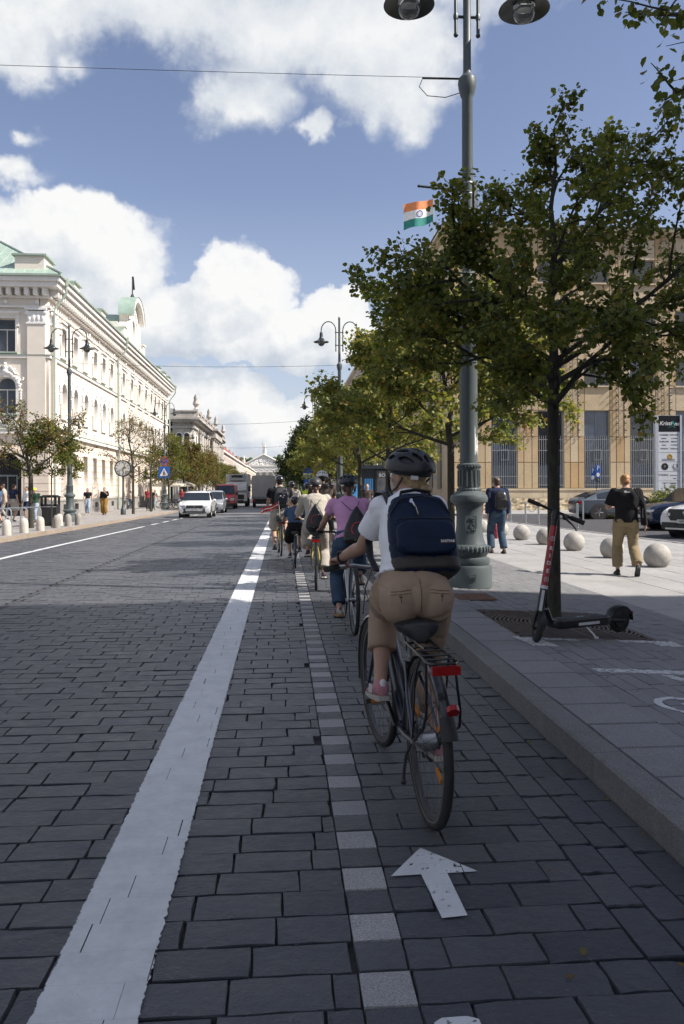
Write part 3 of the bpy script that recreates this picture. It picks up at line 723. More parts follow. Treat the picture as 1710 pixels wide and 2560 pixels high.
# window heads of the top floor: little entablature on brackets
hb = B(); hb.bb(-.85, .85, -.22, 0, 12.05, 12.18); hb.bb(-.8, .8, -.12, 0, 11.93, 12.05)
for sx in (-1, 1): hb.bb(sx * .72 - .09, sx * .72 + .09, -.14, 0, 11.3, 11.93)
hm_ = hb.mesh('window_head', trim_w)
for F, us in ((FL, allu), (FF, fx)):
    for u in us: place(hm_, 'window_head', pal, M=F.M @ Matrix.Translation((u, -.002, 0)))
def band(z0, z1, out, name, m_, x1f=16.1 + .0):
    b = B(); b.bb(-out, LEN, -out, 0.0, z0, z1); FL.b(b, name, m_)
    b = B(); b.bb(0, 16.1, -out, 0.0, z0 + .003, z1 - .003); FF.b(b, name, m_)
band(4.9, 5.12, .22, 'string_course', trim_w); band(5.12, 5.16, .26, 'flashing', green_m)
band(9.42, 9.6, .12, 'string_course', trim_w); band(9.6, 9.63, .16, 'flashing', green_m)
band(12.42, 12.55, .12, 'architrave', trim_w); band(13.0, 13.12, .20, 'bed_mould', trim_w)
band(13.55, 13.85, .72, 'cornice', trim_w); band(13.85, 14.12, .88, 'corona', trim_w); band(14.12, 14.24, 1.0, 'gutter', green_m)
b = B(); b.bb(0, LEN, .0, .5, 13.0, 14.2); FL.b(b, 'attic_wall', cream); b = B(); b.bb(0, 15.58, .01, .5, 13.0, 14.2); FF.b(b, 'attic_wall', cream)
mo = B()
for k in range(int(LEN / .5)): mo.bb(.1 + k * .5, .35 + k * .5, -.55, 0, 13.12, 13.55)
FL.b(mo, 'modillion_row', trim_w, 'stuff')
mm = B(); mm.bb(-.13, .13, -.55, 0, 13.12, 13.55); mmm = mm.mesh('modillion', trim_w)
for k in range(14): place(mmm, 'modillion', pal, M=FF.M @ Matrix.Translation((16.0 - k * .52, -.001, 0)))
rs = B(); rs.ell((0, -.02, 12.78), (.15, .07, .15), 10, 6); rsm = rs.mesh('rosette', orn_w)
for x in (fx[2], 15.4, fx[1]): place(rsm, 'rosette', pal, M=FF.M @ Matrix.Translation((x, 0, 0)))
for u in allu: place(rsm, 'rosette', pal, M=FL.M @ Matrix.Translation((u + 1.4, 0, 0)))
# corner pilasters with capitals
def pilaster(F, x, wd, z0=5.2, z1=12.4, cap=True):
    b = B(); b.bb(x - wd / 2, x + wd / 2, -.13, 0, z0 + .35, z1 - .95); b.bb(x - wd / 2 - .07, x + wd / 2 + .07, -.2, 0, z0, z0 + .35); F.b(b, 'pilaster', cream)
    c = B(); c.bb(x - wd / 2 - .05, x + wd / 2 + .05, -.18, 0, z1 - .95, z1 - .85); c.bb(x - wd / 2, x + wd / 2, -.15, 0, z1 - .85, z1 - .18); c.bb(x - wd / 2 - .12, x + wd / 2 + .12, -.25, 0, z1 - .12, z1)
    for sx in (-1, 1): c.ell((x + sx * wd / 2, -.14, z1 - .28), (.15, .1, .15), 8, 6)
    n = max(3, int(wd / .25))
    for i in range(n): c.ell((x - wd / 2 + wd * (i + .5) / n, -.15, z1 - .60), (.09, .06, .2), 6, 4); c.ell((x - wd / 2 + wd * (i + .5) / n, -.16, z1 - .26), (.07, .05, .07), 6, 4)
    F.b(c, 'capital', orn_w)
pilaster(FF, 15.4, 1.05); pilaster(FF, fx[2] - 1.65, .55); pilaster(FL, .75, 1.0)
for u in (20.3, 24.25, 28.15, 32.0, 35.6): pilaster(FL, u - .3, .42); pilaster(FL, u + .3, .42)
# rusticated ground floor courses
def courses(F, edges, name):
    b = B(); z = .98
    while z < 4.4:
        for (a, c) in edges: b.bb(a + .012, c - .012, -.035, 0, z + .025, z + .44)
        z += .465
    F.b(b, 'rustication', cream_d, 'stuff')
e = [0.02] + [v for u in allu for v in (u - .64, u + .64)] + [LEN]; courses(FL, [(e[i], e[i + 1]) for i in range(0, len(e), 2)], 'a')
e2 = [0.0] + [v for x, hw in ((fx[0], .64), (fx[1], .64), (fx[2], 1.05)) for v in (x - hw, x + hw)] + [16.09]; courses(FF, [(e2[i], e2[i + 1]) for i in range(0, len(e2), 2)], 'b')
b = B()
for k in range(15):      # voussoirs round the doorway
    t = math.pi * (k + .5) / 15; M3 = Matrix.Rotation(-(t - math.pi / 2), 3, 'Y'); b.box((fx[2] + 1.1 * math.cos(t), -.03, 2.87 + 1.1 * math.sin(t)), (.2, .08, .38), rot=M3)
FF.b(b, 'voussoirs', cream_d)
b = B(); b.bb(0, LEN, -.12, 0, -.6, .82); b.bb(0, LEN, -.17, 0, .82, .93); FL.b(b, 'plinth', plinth_g)
b = B(); b.bb(0, fx[2] - 1.0, -.12, 0, -.6, .92); b.bb(fx[2] + 1.0, 16.2, -.12, 0, -.6, .92); FF.b(b, 'plinth', plinth_g)
cw = B(); cw.bb(-.45, .45, -.125, -.05, .25, .62); cwm = cw.mesh('cellar_window', glass_d)
for u in allu[:10]: place(cwm, 'cellar_window', pal, M=FL.M @ Matrix.Translation((u, 0, 0)))
# green downpipes
def downpipe(F, x, ztop=13.9, name='downpipe', o_=.12, m_=None):
    b = B(); b.tube([(x, -.95, ztop), (x, -.95, ztop - .5), (x - .05, -.7, ztop - .9), (x - .1, -o_ - .14, ztop - 1.5), (x - .1, -o_ - .14, 5.4), (x - .1, -.45, 5.0), (x - .1, -.25, 4.6), (x - .1, -.25, .1)], .075, 8)
    b.lathe([(.1, ztop - .1), (.18, ztop + .3), (.18, ztop + .4)], (x, -.95, 0), 8)
    F.b(b, name, m_ or green_m)
downpipe(FL, .35); downpipe(FL, 19.2); downpipe(FL, LEN - .2)
# roof: hipped green sheet metal with standing seams, parapet boxes
rb = B(); zt = 14.24; rz = 19.4
rb.add([(-30, PY - 1.0, zt), (PX + 1.0, PY - 1.0, zt), (PX + 1.0, PY + LEN, zt), (PX - 7, PY + LEN, rz), (PX - 7, PY + 7, rz), (-30, PY + 7, rz)], [(0, 1, 4, 5), (1, 2, 3, 4)])
rb.obj('roof', green_r, pal, fix=False)
sm_ = B()
for k in range(28):
    x = -29 + k * .58; 
    if x < PX + .5:
        yy = PY - .95; dy = min(7.0, (PX + 1.0 - x)) if x > PX - 6 else 7.9
        sm_.tube([(x, yy, zt + .03), (x, yy + dy, zt + .03 + dy * (rz - zt) / 8.0)], .018, 4)
for k in range(80):
    y_ = PY + k * .62; dx = min(8.0, y_ - PY + 1.0); sm_.tube([(PX + .95, y_, zt + .03), (PX + .95 - dx, y_, zt + .03 + dx * (rz - zt) / 8.0)], .018, 4)
sm_.obj('roof_seams', green_r, pal)['kind'] = 'stuff'
sm_ = B(); sm_.tube([(PX + 1, PY - 1, zt + .04), (PX - 7, PY + 7, rz + .04)], .07, 6); sm_.obj('hip_ridge', green_m, pal)
rl = B()
for k in range(60): rl.tube([(-29.9 + k * .22, PY - .55, 14.6), (-29.9 + k * .22, PY - .55, 15.05)], .012, 4)
rl.tube([(-30, PY - .55, 15.05), (-16.6, PY - .55, 15.05)], .02, 4); rl.tube([(-30, PY - .55, 14.75), (-16.6, PY - .55, 14.75)], .015, 4); rl.obj('snow_guard', green_m, pal)
def attic_box(M_, w_, d_, h):
    b = B(); b.bb(-w_ / 2, w_ / 2, 0, d_, 14.0, 14.2 + h); o = b.obj('attic_box', cream, pal, M=M_)
    c = B(); c.bb(-w_ / 2 - .15, w_ / 2 + .15, -.15, d_ + .15, 14.2 + h, 14.3 + h); c.obj('coping', green_m, o)
attic_box(FF.M @ Matrix.Translation((15.1, -.35, 0)), 1.7, 1.9, 1.25)
for u in (5.5, 13.5, 41.5, 45.5, 49.2): attic_box(FL.M @ Matrix.Translation((u, -.3, 0)), 1.4, 1.2, 1.0)
# curved gable over the middle
gm = []; 
gx = 26.5
gp = [(gx - 4.2, 14.2), (gx + 4.2, 14.2), (gx + 4.2, 15.3), (gx + 3.4, 15.5), (gx + 3.3, 16.3), (gx + 2.6, 16.6), (gx + 2.5, 17.2)] + [(gx + 2.5 * math.cos(math.pi * i / 12), 17.2 + 1.9 * math.sin(math.pi * i / 12)) for i in range(1, 12)] + [(gx - 2.5, 17.2), (gx - 2.6, 16.6), (gx - 3.3, 16.3), (gx - 3.4, 15.5), (gx - 4.2, 15.3)]
me = panel2d(gp, [arch(gx, 1.3, 15.2, 17.3)], .8, 'gable'); me.materials.append(cream); place(me, 'gable', pal, M=FL.M @ Matrix.Translation((0, .2, 0)))
b = B(); b.bb(gx - .6, gx + .6, .2, .25, 15.2, 17.25); FL.b(b, 'gable_niche', plinth_g)
b = B(); b.loft([[(gx + q * 2.75 * math.cos(math.pi * i / 12), yy, 17.25 + q * 2.05 * math.sin(math.pi * i / 12)) for i in range(13)] + [(gx - q * 2.4 * math.cos(math.pi * i / 12), yy, 17.2 + q * 1.72 * math.sin(math.pi * i / 12)) for i in range(13)] for q, yy in ((1, -.75), (1, .6))]); FL.b(b, 'gable_hood', trim_w)
b = B(); b.loft([[(gx + 2.8 * math.cos(math.pi * i / 12), yy, 17.3 + 2.08 * math.sin(math.pi * i / 12)) for i in range(13)] for yy in (-.8, .7)], closed=False, caps=False); FL.b(b, 'hood_roof', green_r)
b = B(); b.loft([[(gx + q * math.cos(math.pi * i / 12), yy, 14.2 + 3.6 * math.sin(math.pi * i / 12)) for i in range(13)] for q, yy in ((3.0, .6), (3.0, 6.0))], closed=False, caps=False); FL.b(b, 'dormer_roof', green_r)
b = B(); b.bb(gx - 3.0, gx + 3.0, .7, 4.5, 14.2, 16.6); FL.b(b, 'dormer_body', cream)
b = B()
for sx in (-1, 1):
    for k in range(7): b.ell((gx + sx * (2.9 - .1 * k), -.25, 15.3 + k * .25), (.2, .14, .2), 8, 5)
    b.bb(gx + sx * 1.5 - .25, gx + sx * 1.5 + .25, -.35, -.2, 14.6, 17.0); b.ell((gx + sx * 1.5, -.3, 17.0), (.3, .16, .3), 8, 5)
for k in range(12): t = math.pi * (k + .5) / 12; b.ell((gx + 1.3 * math.cos(t), -.25, 17.1 + 1.1 * math.sin(t)), (.14, .1, .14), 7, 5)
FL.b(b, 'gable_ornament', orn_w)
for u in (22.0, 31.2):
    b = B(); b.bb(u - .5, u + .5, -.35, .6, 14.2, 15.7); b.bb(u - .62, u + .62, -.45, .7, 15.7, 15.85); FL.b(b, 'gable_pedestal', trim_w)
b = B(); b.lathe([(.35, 19.2), (.2, 19.5), (.06, 19.8), (.04, 21.2)], (gx, -.1, 0), 8); b.box((gx + .5, -.1, 20.9), (.25, .15, 1.2), rot=Matrix.Rotation(R(-28), 3, 'Y')); b.tube([(gx, -.1, 20.6), (gx + .4, -.1, 20.8)], .04, 5); FL.b(b, 'roof_fixture', mat('dark_metal', (.04, .045, .05), .5, .5))
backing(pal, -30, PX - .55, PY + .56, PY + LEN, -1, 13.0, glass_d)
b = B(); b.bb(PX - .56, PX, PY + LEN - .3, PY + LEN - .001, -1, 13); b.obj('end_wall', cream, pal)

# ======== stone office building on the right (square side)
sand = mat('sandstone_block', fn=stone_fn([(.40, .29, .17), (.47, .375, .255), (.43, .33, .205), (.49, .41, .30), (.41, .28, .15), (.46, .36, .235)], .85, .7, .13, 0, 0, .2))
sand_p = mat('sandstone', (.50, .41, .29), .9, var=.14, vs=1.0, bump=.4, bs=25, dirt=.10)
sand_r = mat('rough_sandstone', (.52, .43, .29), .95, var=.35, vs=7, bump=1.0, bs=14, bd=.05)
ston = thing('stone_office_building', 'tan sandstone office block with barred ground floor windows facing the square', 'building', (0, 0, 0))
SX, SY = 12.2, 57.5
FR = Facade(ston, SX, SY, 0.0); SL = 42.0; wx = [4.1 + 3.5 * k for k in range(11)]; WW = 1.93
FLO = [(9.1, 11.0), (12.9, 14.7), (16.7, 18.45)]
holes = [rect(x, WW, 1.5, 7.25) for x in wx] + [rect(x, WW, a, c) for x in wx for a, c in FLO]
FR.wall(.46, SL, -1, 20.4, holes, sand_p, depth=.45, out=-.09)
blk = []
rr = random.Random(9)
def block(x0, x1, z0, z1, out=0.0):
    b = B(); g_ = .011; c = .018
    X0, X1, Z0, Z1 = x0 + g_, x1 - g_, z0 + g_, z1 - g_; y0 = -out + .09; y1 = -out
    b.add([(X0, y0, Z0), (X1, y0, Z0), (X1, y0, Z1), (X0, y0, Z1), (X0 + c, y1, Z0 + c), (X1 - c, y1, Z0 + c), (X1 - c, y1, Z1 - c), (X0 + c, y1, Z1 - c)], [(4, 5, 6, 7), (0, 1, 5, 4), (1, 2, 6, 5), (2, 3, 7, 6), (3, 0, 4, 7)])
    o = place(b.mesh('stone_block', sand, fix=False), 'stone_block', ston, M=FR.M)
JZ = [1.5, 3.42, 5.3, 7.25]
for i, x in enumerate(wx[:7]):
    xl = x - 3.5 + WW / 2 if i else 0.0; xr = x - WW / 2
    cols = [(xl, xl + .48), (xl + .48, xr - .48), (xr - .48, xr)] if i else [(0, 1.5), (1.5, xr - .48), (xr - .48, xr)]
    zs = JZ + [9.1, 11.0, 12.9, 14.7, 16.7, 18.45, 20.4]
    for k in range(len(zs) - 1):
        for j, (a, c) in enumerate(cols): block(a, c, zs[k], zs[k + 1], -.035 if (j == 1 and zs[k] >= 5.2 and i) else .0)
    for (a, c) in ((7.25, 9.1), (11.0, 12.9), (14.7, 16.7), (18.45, 20.4)): block(x - WW / 2, x + WW / 2, a, c, -.012)
add_windows(FR, wx, WW, 1.5, 7.25, False, 2, None, frame_g, glass_b, .34, None, None, fw=.08)
for a, c in FLO: add_windows(FR, wx, WW, a, c, False, 2, None, frame_g, glass_b, .34, sand_p, None, fw=.08)
tr = B(); tr.bb(-WW / 2 + .1, WW / 2 - .1, .40, .43, 1.7, 3.2); trm = tr.mesh('lower_mirror_panel', mat('painted_mirror_blue', (.07, .09, .13), .5))  # bluish mirror look of the lower glass, painted as a flat panel
gr_m = mat('galvanised_bar', (.33, .34, .35), .45, .6, var=.1)
gb = B()
for k in range(12): x = -WW / 2 + .08 + k * (WW - .16) / 11; gb.box((x, .02, 3.4), (.032, .032, 3.76)); gb.box((x, .02, 5.35), (.03, .03, .16), taper=.1)
for z in (1.75, 2.4, 4.3, 5.1): gb.box((0, .02, z), (WW, .022, .04))
gb.box((0, -.05, 4.35), (.55, .03, .03)); gb.box((0, -.05, 3.6), (.55, .03, .03)); gb.box((.27, -.05, 3.97), (.03, .03, .75)); gb.box((-.27, -.05, 3.97), (.03, .03, .75))
gbm = gb.mesh('window_grille', gr_m)
for x in wx[:8]: g_ = place(gbm, 'window_grille', ston, M=FR.M @ Matrix.Translation((x, 0, 0))); place(trm, 'lower_mirror_panel', ston, M=FR.M @ Matrix.Translation((x, -.11, 0)))
# light strings on stand-off brackets beside every pier panel
wire = mat('black_wire', (.03, .03, .03), .5); bulb = mat('frosted_bulb', (.75, .75, .72), .3)
sb = B(); bl_ = B(); zz = 5.25
while zz < 20.0: sb.tube([(0, 0, zz), (0, -.38, zz)], .034, 4, smooth=False); zz += .52
sb.tube([(0, -.08, 5.1), (0, -.08, 20.1)], .012, 4)
zz = 5.2
while zz < 20.0: bl_.ell((0, -.10, zz), (.035, .035, .045), 6, 4); zz += .27
sbm, blm = sb.mesh('light_string', wire), bl_.mesh('bulb_row', bulb)
for i, x in enumerate(wx[:7]):
    for dx in ((-3.5 + WW / 2 + .48, -WW / 2 - .48) if i else (-WW / 2 - .48,)):
        o = place(sbm, 'light_string', ston, M=FR.M @ Matrix.Translation((x + dx, -.01, 0))); c = place(blm, 'bulb_row', o); c['kind'] = 'stuff'
b = B(); b.bb(-.1, SL, -.16, 0.05, 1.36, 1.5); FR.b(b, 'ledge', sand_p)
for k in range(12): b = B(); b.bb(-.05 + k * 3.5, 3.43 + k * 3.5, -.10, .0, .78, 1.355); FR.b(b, 'base_course', sand_p)
b = B(); nx, nz = 220, 7; rr = random.Random(1); b.add([(k * SL / nx, -.12 - rr.random() * .12, -.2 + j * .98 / nz) for j in range(nz + 1) for k in range(nx + 1)], [(j * (nx + 1) + k, j * (nx + 1) + k + 1, (j + 1) * (nx + 1) + k + 1, (j + 1) * (nx + 1) + k) for j in range(nz) for k in range(nx)]); FR.b(b, 'rough_base', sand_r)
b = B(); b.bb(-.5, SL, -.55, .5, 20.4, 20.62); b.bb(-.3, SL, -.3, .5, 20.2, 20.4); FR.b(b, 'cornice', sand_p)
b = B(); b.bb(-.6, SL, -.62, .0, 20.62, 20.72); FR.b(b, 'gutter', mat('dark_metal', (.04, .045, .05), .5, .5))
# street side of the same building
FS = Facade(ston, SX, SY + 34.0, R(-90)); su = [2.2 + 3.5 * k for k in range(9)]
FS.wall(0, 33.88, -1, 20.4, [rect(x, WW, a, c) for x in su for a, c in [(1.5, 7.25)] + FLO], sand_p, depth=.45)
for a, c in [(1.5, 7.25)] + FLO: add_windows(FS, su, WW, a, c, False, 2, None, frame_g, glass_b, .3, sand_p if a > 2 else None, None, fw=.08)
b = B(); b.bb(0, 34.5, -.55, .5, 20.4, 20.62); b.bb(0, 34.3, -.3, 0, 20.2, 20.4); FS.b(b, 'cornice', sand_p)
rf = B(); rf.add([(SX - .6, SY - .6, 20.72), (SX + SL, SY - .6, 20.72), (SX + SL, SY + 34, 20.72), (SX - .6, SY + 34, 20.72), (SX + 5, SY + 5, 22.4), (SX + SL, SY + 5, 22.4), (SX + 5, SY + 34, 22.4)], [(0, 1, 5, 4), (0, 4, 6, 3)]); rf.obj('roof', mat('dark_roof', (.09, .095, .10), .6, .2), ston, fix=False)
backing(ston, SX + .6, SX + SL, SY + .7, SY + 34, -1, 20.5, glass_d)
# flagpole with the tricolour on the street edge of the roof
saff = mat('saffron_cloth', (.72, .25, .10), .8); whc = mat('white_cloth', (.75, .74, .74), .8); grc = mat('green_cloth', (.03, .22, .19), .8); navy_e = mat('navy_emblem', (.04, .05, .25), .8)
fp = thing('flagpole_with_flag', 'orange, white and green flag with a blue wheel flying from a roof pole', 'flag', (13.9, 72.0, 19.5))
b = B(); b.tube([(0, 0, -.2), (0, 0, 8.6)], [.06, .035], 8); b.ell((0, 0, 8.68), .08, 8, 6); b.obj('pole', gr_m, fp)
def flagsurf(u, v):  # u 0..1 from pole outwards (-x), v 0..1 from bottom
    return (-.05 - 2.65 * u, .34 * math.sin(u * 7.5 + v * .9) * (u ** .5), 6.4 + 2.1 * v - .75 * u * (1.2 - .4 * v) - .16 * u * math.sin(u * 5))
for k, m_ in enumerate((grc, whc, saff)):
    b = B(); n = 16; P = [flagsurf(i / n, (k + j) / 3) for j in (0, .5, 1) for i in range(n + 1)]
    b.add(P, [(j * (n + 1) + i, j * (n + 1) + i + 1, (j + 1) * (n + 1) + i + 1, (j + 1) * (n + 1) + i) for j in range(2) for i in range(n)], True); b.obj('flag_band', m_, fp, fix=False)
b = B()
def fpt(r, a): p = flagsurf(.47 + r * math.cos(a) / 2.5, .5 + r * math.sin(a) / 2.1); return (p[0], p[1] - .02, p[2])
for i in range(20):
    a, c = 2 * math.pi * i / 20, 2 * math.pi * (i + 1) / 20; b.add([fpt(.30, a), fpt(.30, c), fpt(.235, c), fpt(.235, a)], [(0, 1, 2, 3)])
for i in range(12): a = math.pi * i / 6; b.add([fpt(.24, a - .07), fpt(.24, a + .07), fpt(.02, a)], [(0, 1, 2)])
b.obj('wheel_emblem', navy_e, fp, fix=False)

# ======== generic street houses
def house(label, x, y0, y1, h, wallm, roofm, floors, bay, right=False, roof_h=3.0, depth=14, ww=1.1, wh=1.7, gable=False, trim=trim_w, z0=None, front=True, name='street_house'):
    t = thing(name, label, 'building'); zb = gz(y0)
    L = y1 - y0; n = max(1, int(L / bay)); us = [bay * .5 + (L - n * bay) / 2 + bay * k for k in range(n)]
    fh = (h - 1.0) / floors
    F = Facade(t, x, y1, R(-90)) if right else Facade(t, x, y0, R(90))
    hs = [rect(u, ww, zb + .9 + fh * k + fh * .25, zb + .9 + fh * k + fh * .25 + min(wh, fh * .65)) for u in us for k in range(floors)]
    F.wall(0, L, zb - 1, zb + h, hs, wallm, depth=.4)
    for k in range(floors): add_windows(F, us, ww, zb + .9 + fh * k + fh * .25, zb + .9 + fh * k + fh * .25 + min(wh, fh * .65), False, 2, None, frame_w, glass, .25, trim, (.14, .08))
    b = B(); b.bb(-.3, L + .3, -.5, 0, zb + h - .35, zb + h); b.bb(0, L, -.12, 0, zb + fh + .6, zb + fh + .8); F.b(b, 'cornice', trim)
    s_ = 1 if right else -1
    xa, xb = sorted((x, x + s_ * depth))
    if front:
        FFr = Facade(t, xa + (.41 if right else 0), y0, 0.0); W_ = depth - .41; m2 = max(1, int(W_ / bay)); uf = [W_ * (k + .5) / m2 for k in range(m2)]
        FFr.wall(0, W_, zb - 1, zb + h, [rect(u, ww, zb + .9 + fh * k + fh * .25, zb + .9 + fh * k + fh * .25 + min(wh, fh * .65)) for u in uf for k in range(1, floors)], wallm, depth=.4)
        for k in range(1, floors): add_windows(FFr, uf, ww, zb + .9 + fh * k + fh * .25, zb + .9 + fh * k + fh * .25 + min(wh, fh * .65), False, 2, None, frame_w, glass, .25, trim, (.14, .08))
    rf = B(); e = .5; zt = zb + h
    A = [(xa - e, y0 - e, zt), (xb + e, y0 - e, zt), (xb + e, y1, zt), (xa - e, y1, zt)]; i_ = min(4.0, depth / 2 - .5)
    T = [(xa + i_, y0 + i_, zt + roof_h), (xb - i_, y0 + i_, zt + roof_h), (xb - i_, y1 - .5, zt + roof_h), (xa + i_, y1 - .5, zt + roof_h)]
    rf.add(A + T, [(0, 1, 5, 4), (1, 2, 6, 5), (2, 3, 7, 6), (3, 0, 4, 7), (4, 5, 6, 7)]); r_ = rf.obj('roof', roofm, t)
    ch = B()
    for k in range(3): ch.bb(x + s_ * 4 - .4, x + s_ * 4 + .4, y0 + L * (k + .6) / 3.3, y0 + L * (k + .6) / 3.3 + .9, zt + roof_h - 1.5, zt + roof_h + .9)
    ch.obj('chimney', wallm, r_)
    backing(t, xa + .5, xb - .5, y0 + .5, y1 - .1, zb - 1, zt - .1, glass_d)
    return t
pinkw = mat('pink_stucco', (.52, .40, .35), .85, var=.08, vs=1.2, dirt=.15); yell = mat('ochre_stucco', (.56, .46, .30), .85, var=.08, vs=1.2, dirt=.15)
greyw = mat('pale_grey_stucco', (.50, .48, .45), .85, var=.1, vs=1.2, dirt=.2); tanw = mat('tan_render', (.47, .37, .28), .9, var=.07, vs=.8, bump=.2, dirt=.12)
redr = mat('red_roof', (.30, .075, .055), .8, var=.2, vs=2); darkr = mat('dark_roof_tin', (.10, .11, .125), .6, .2, var=.15, vs=2)
house('pink house with steep red roof beyond the grey stone bank', -13.2, 176, 232, 11.2, pinkw, redr, 3, 3.0, roof_h=4.2)
house('pale stone house far down the left side past the pink one', -13.4, 236, 300, 11.5, greyw, redr, 3, 3.2, roof_h=3.5)
house('ochre house farthest down the left side of the street', -13.6, 304, 420, 12.0, yell, redr, 3, 3.4, roof_h=3.0)
hB = house('large tan rendered block behind the linden row with a flat top', 13.0, 120, 178, 23.2, tanw, darkr, 6, 3.2, True, roof_h=1.2, depth=30, ww=1.2, wh=1.5)
house('grey stone house with dark mansard roof beyond the tan block', 12.8, 186, 250, 17.5, greyw, darkr, 4, 3.0, True, roof_h=4.0)
house('cream house with red tiled roof far down the right side', 12.6, 255, 330, 15.5, mat('cream_far', (.58, .53, .46), .85, var=.08), redr, 4, 3.2, True, roof_h=3.5)
house('dull brown house farthest down the right side of the street', 12.6, 335, 450, 15.0, pinkw, darkr, 3, 3.4, True, roof_h=3.0)
# corner turrets on the right
t = thing('mansard_turret', 'dark slate mansard turret with thin mast above the right side roofs', 'turret', (12.6, 196, gz(196)))
b = B(); b.bb(-2.2, 2.2, -2.2, 2.2, 17.0, 20.2); b.obj('drum', greyw, t); b = B(); b.box((0, 0, 22.4), (4.8, 4.8, 4.4), taper=.55); b.bb(-2.7, 2.7, -2.7, 2.7, 20.0, 20.25); b.bb(-1.5, 1.5, -1.5, 1.5, 24.6, 24.9); b.obj('mansard', darkr, t)
b = B(); b.tube([(0, 0, 24.8), (0, 0, 31.5)], [.12, .04], 6); b.tube([(-.5, 0, 30.2), (.5, 0, 30.2)], .04, 4); b.tube([(-.35, 0, 30.8), (.35, 0, 30.8)], .04, 4); b.obj('mast', gr_m, t)
t = thing('domed_turret', 'small dark dome on a pale drum above the far right houses', 'turret', (12.2, 330, gz(330)))
b = B(); b.lathe([(2.6, 14), (2.6, 24), (3.0, 24.2), (3.0, 24.8)], (0, 0, 0), 14); b.obj('drum', greyw, t); b = B(); b.ell((0, 0, 24.8), (2.7, 2.7, 4.0), 14, 8, z0=0.0); b.tube([(0, 0, 28.5), (0, 0, 31)], .15, 6); b.obj('dome', darkr, t)

# ======== grey stone bank with balustrade and columns (left, beyond the palace)
bankm = mat('grey_limestone', (.46, .435, .40), .9, var=.16, vs=1.4, bump=.5, bs=12, dirt=.4)
bank = thing('stone_bank', 'grey stone bank with roof balustrade, twin arched windows and giant columns', 'building')
BX, BY, BL_ = -12.9, 118.0, 56.0; zb = gz(118)
FB = Facade(bank, BX, BY, R(90)); FB2 = Facade(bank, -15.9, BY, 0.0)
FB.wall(0, BL_, zb - 1, 12.0, [rect(3 + 3.6 * k, 1.4, 1.2, 4.2) for k in range(15)] + [rect(3 + 3.6 * k, 1.4, 6.0, 9.6) for k in range(15)], bankm)
FB2.wall(0, 2.49, zb - 1, 12.0, [arch(.95, .8, 7.9, 9.9), arch(2.05, .8, 7.9, 9.9), rect(1.5, 1.2, 1.2, 4.0)], bankm)
add_windows(FB2, [.95, 2.05], .8, 7.9, 9.9, True, 1, None, frame_g, glass, .2, trim_w, (.14, .1)); add_windows(FB2, [1.5], 1.2, 1.2, 4.0, False, 2, None, frame_g, glass, .2, trim_w, (.14, .1))
add_windows(FB, [3 + 3.6 * k for k in range(15)], 1.4, 1.2, 4.2, False, 2, None, frame_g, glass, .2); add_windows(FB, [3 + 3.6 * k for k in range(15)], 1.4, 6.0, 9.6, False, 2, None, frame_g, glass, .2, trim_w, (.2, .14))
b = B(); b.bb(-16.9 + 0, -15.91, BY + 3, BY + 6, zb - 1, 12.0); b.bb(-30, -15.92, BY + 4, BY + 20, zb - 1, 11.5); b.obj('side_wing', bankm, bank)
for (z0, z1, o_) in ((10.6, 10.9, .25), (11.5, 11.8, .7), (11.8, 12.1, 1.0), (4.9, 5.3, .3)):
    b = B(); b.bb(-o_, BL_, -o_, 0, z0, z1); FB.b(b, 'cornice', bankm); b = B(); b.bb(-.3, 3.0, -o_, 0, z0 + .01, z1 - .01); FB2.b(b, 'cornice', bankm)
b = B(); 
for k in range(24): b.lathe([(.1, 12.25), (.16, 12.5), (.07, 12.8), (.1, 13.0)], (-15.7 + k * .13 * 1.0, BY - .3, 0), 6)
for k in range(140): b.lathe([(.1, 12.25), (.16, 12.5), (.07, 12.8), (.1, 13.0)], (BX + .35, BY + .3 + k * .4, 0), 5)
b.obj('baluster_row', bankm, bank)['kind'] = 'stuff'
b = B(); b.bb(-16.1, BX + .6, BY - .55, BY - .05, 13.0, 13.2); b.bb(-16.1, BX + .6, BY - .55, BY - .05, 12.1, 12.25); b.bb(BX + .1, BX + .6, BY - .04, BY + BL_, 13.0, 13.2); b.bb(BX + .1, BX + .6, BY - .04, BY + BL_, 12.1, 12.25)
for k in range(12): b.bb(BX, BX + .7, BY + k * 5, BY + k * 5 + .8, 12.1, 13.4)
b.bb(-16.2, -15.6, BY - .6, BY, 12.1, 13.4); b.obj('balustrade', bankm, bank)
for k in range(14):
    b = B(); u = 4.8 + 3.6 * k
    for du in ((-.28, .28) if 4 < k < 9 else (0,)): b.tube([(u + du, -.45 - (.5 if 4 < k < 9 else 0), 5.3), (u + du, -.45 - (.5 if 4 < k < 9 else 0), 10.2)], [.30, .25], 10); b.bb(u + du - .36, u + du + .36, -.8 - (.5 if 4 < k < 9 else 0), 0, 10.2, 10.6); b.bb(u + du - .36, u + du + .36, -.8 - (.5 if 4 < k < 9 else 0), 0, 4.9, 5.32)
    FB.b(b, 'column', bankm)
b = B(); b.bb(21.5, 36.5, -1.5, -.1, 10.6, 12.0); b.bb(21.2, 36.8, -1.9, 0, 11.81, 12.12); FB.b(b, 'pavilion_cornice', bankm)
for u in (0.6, 21.6, 36.2, 55):
    b = B(); b.lathe([(.35, 13.4), (.2, 13.7), (.5, 14.2), (.3, 14.8), (.35, 15.1), (.12, 15.6)], (BX + .35, BY + u, 0), 8); b.obj('urn', bankm, bank)
backing(bank, BX - 12, BX - .5, BY + .5, BY + BL_ - .2, zb - 1, 11.9, glass_d)

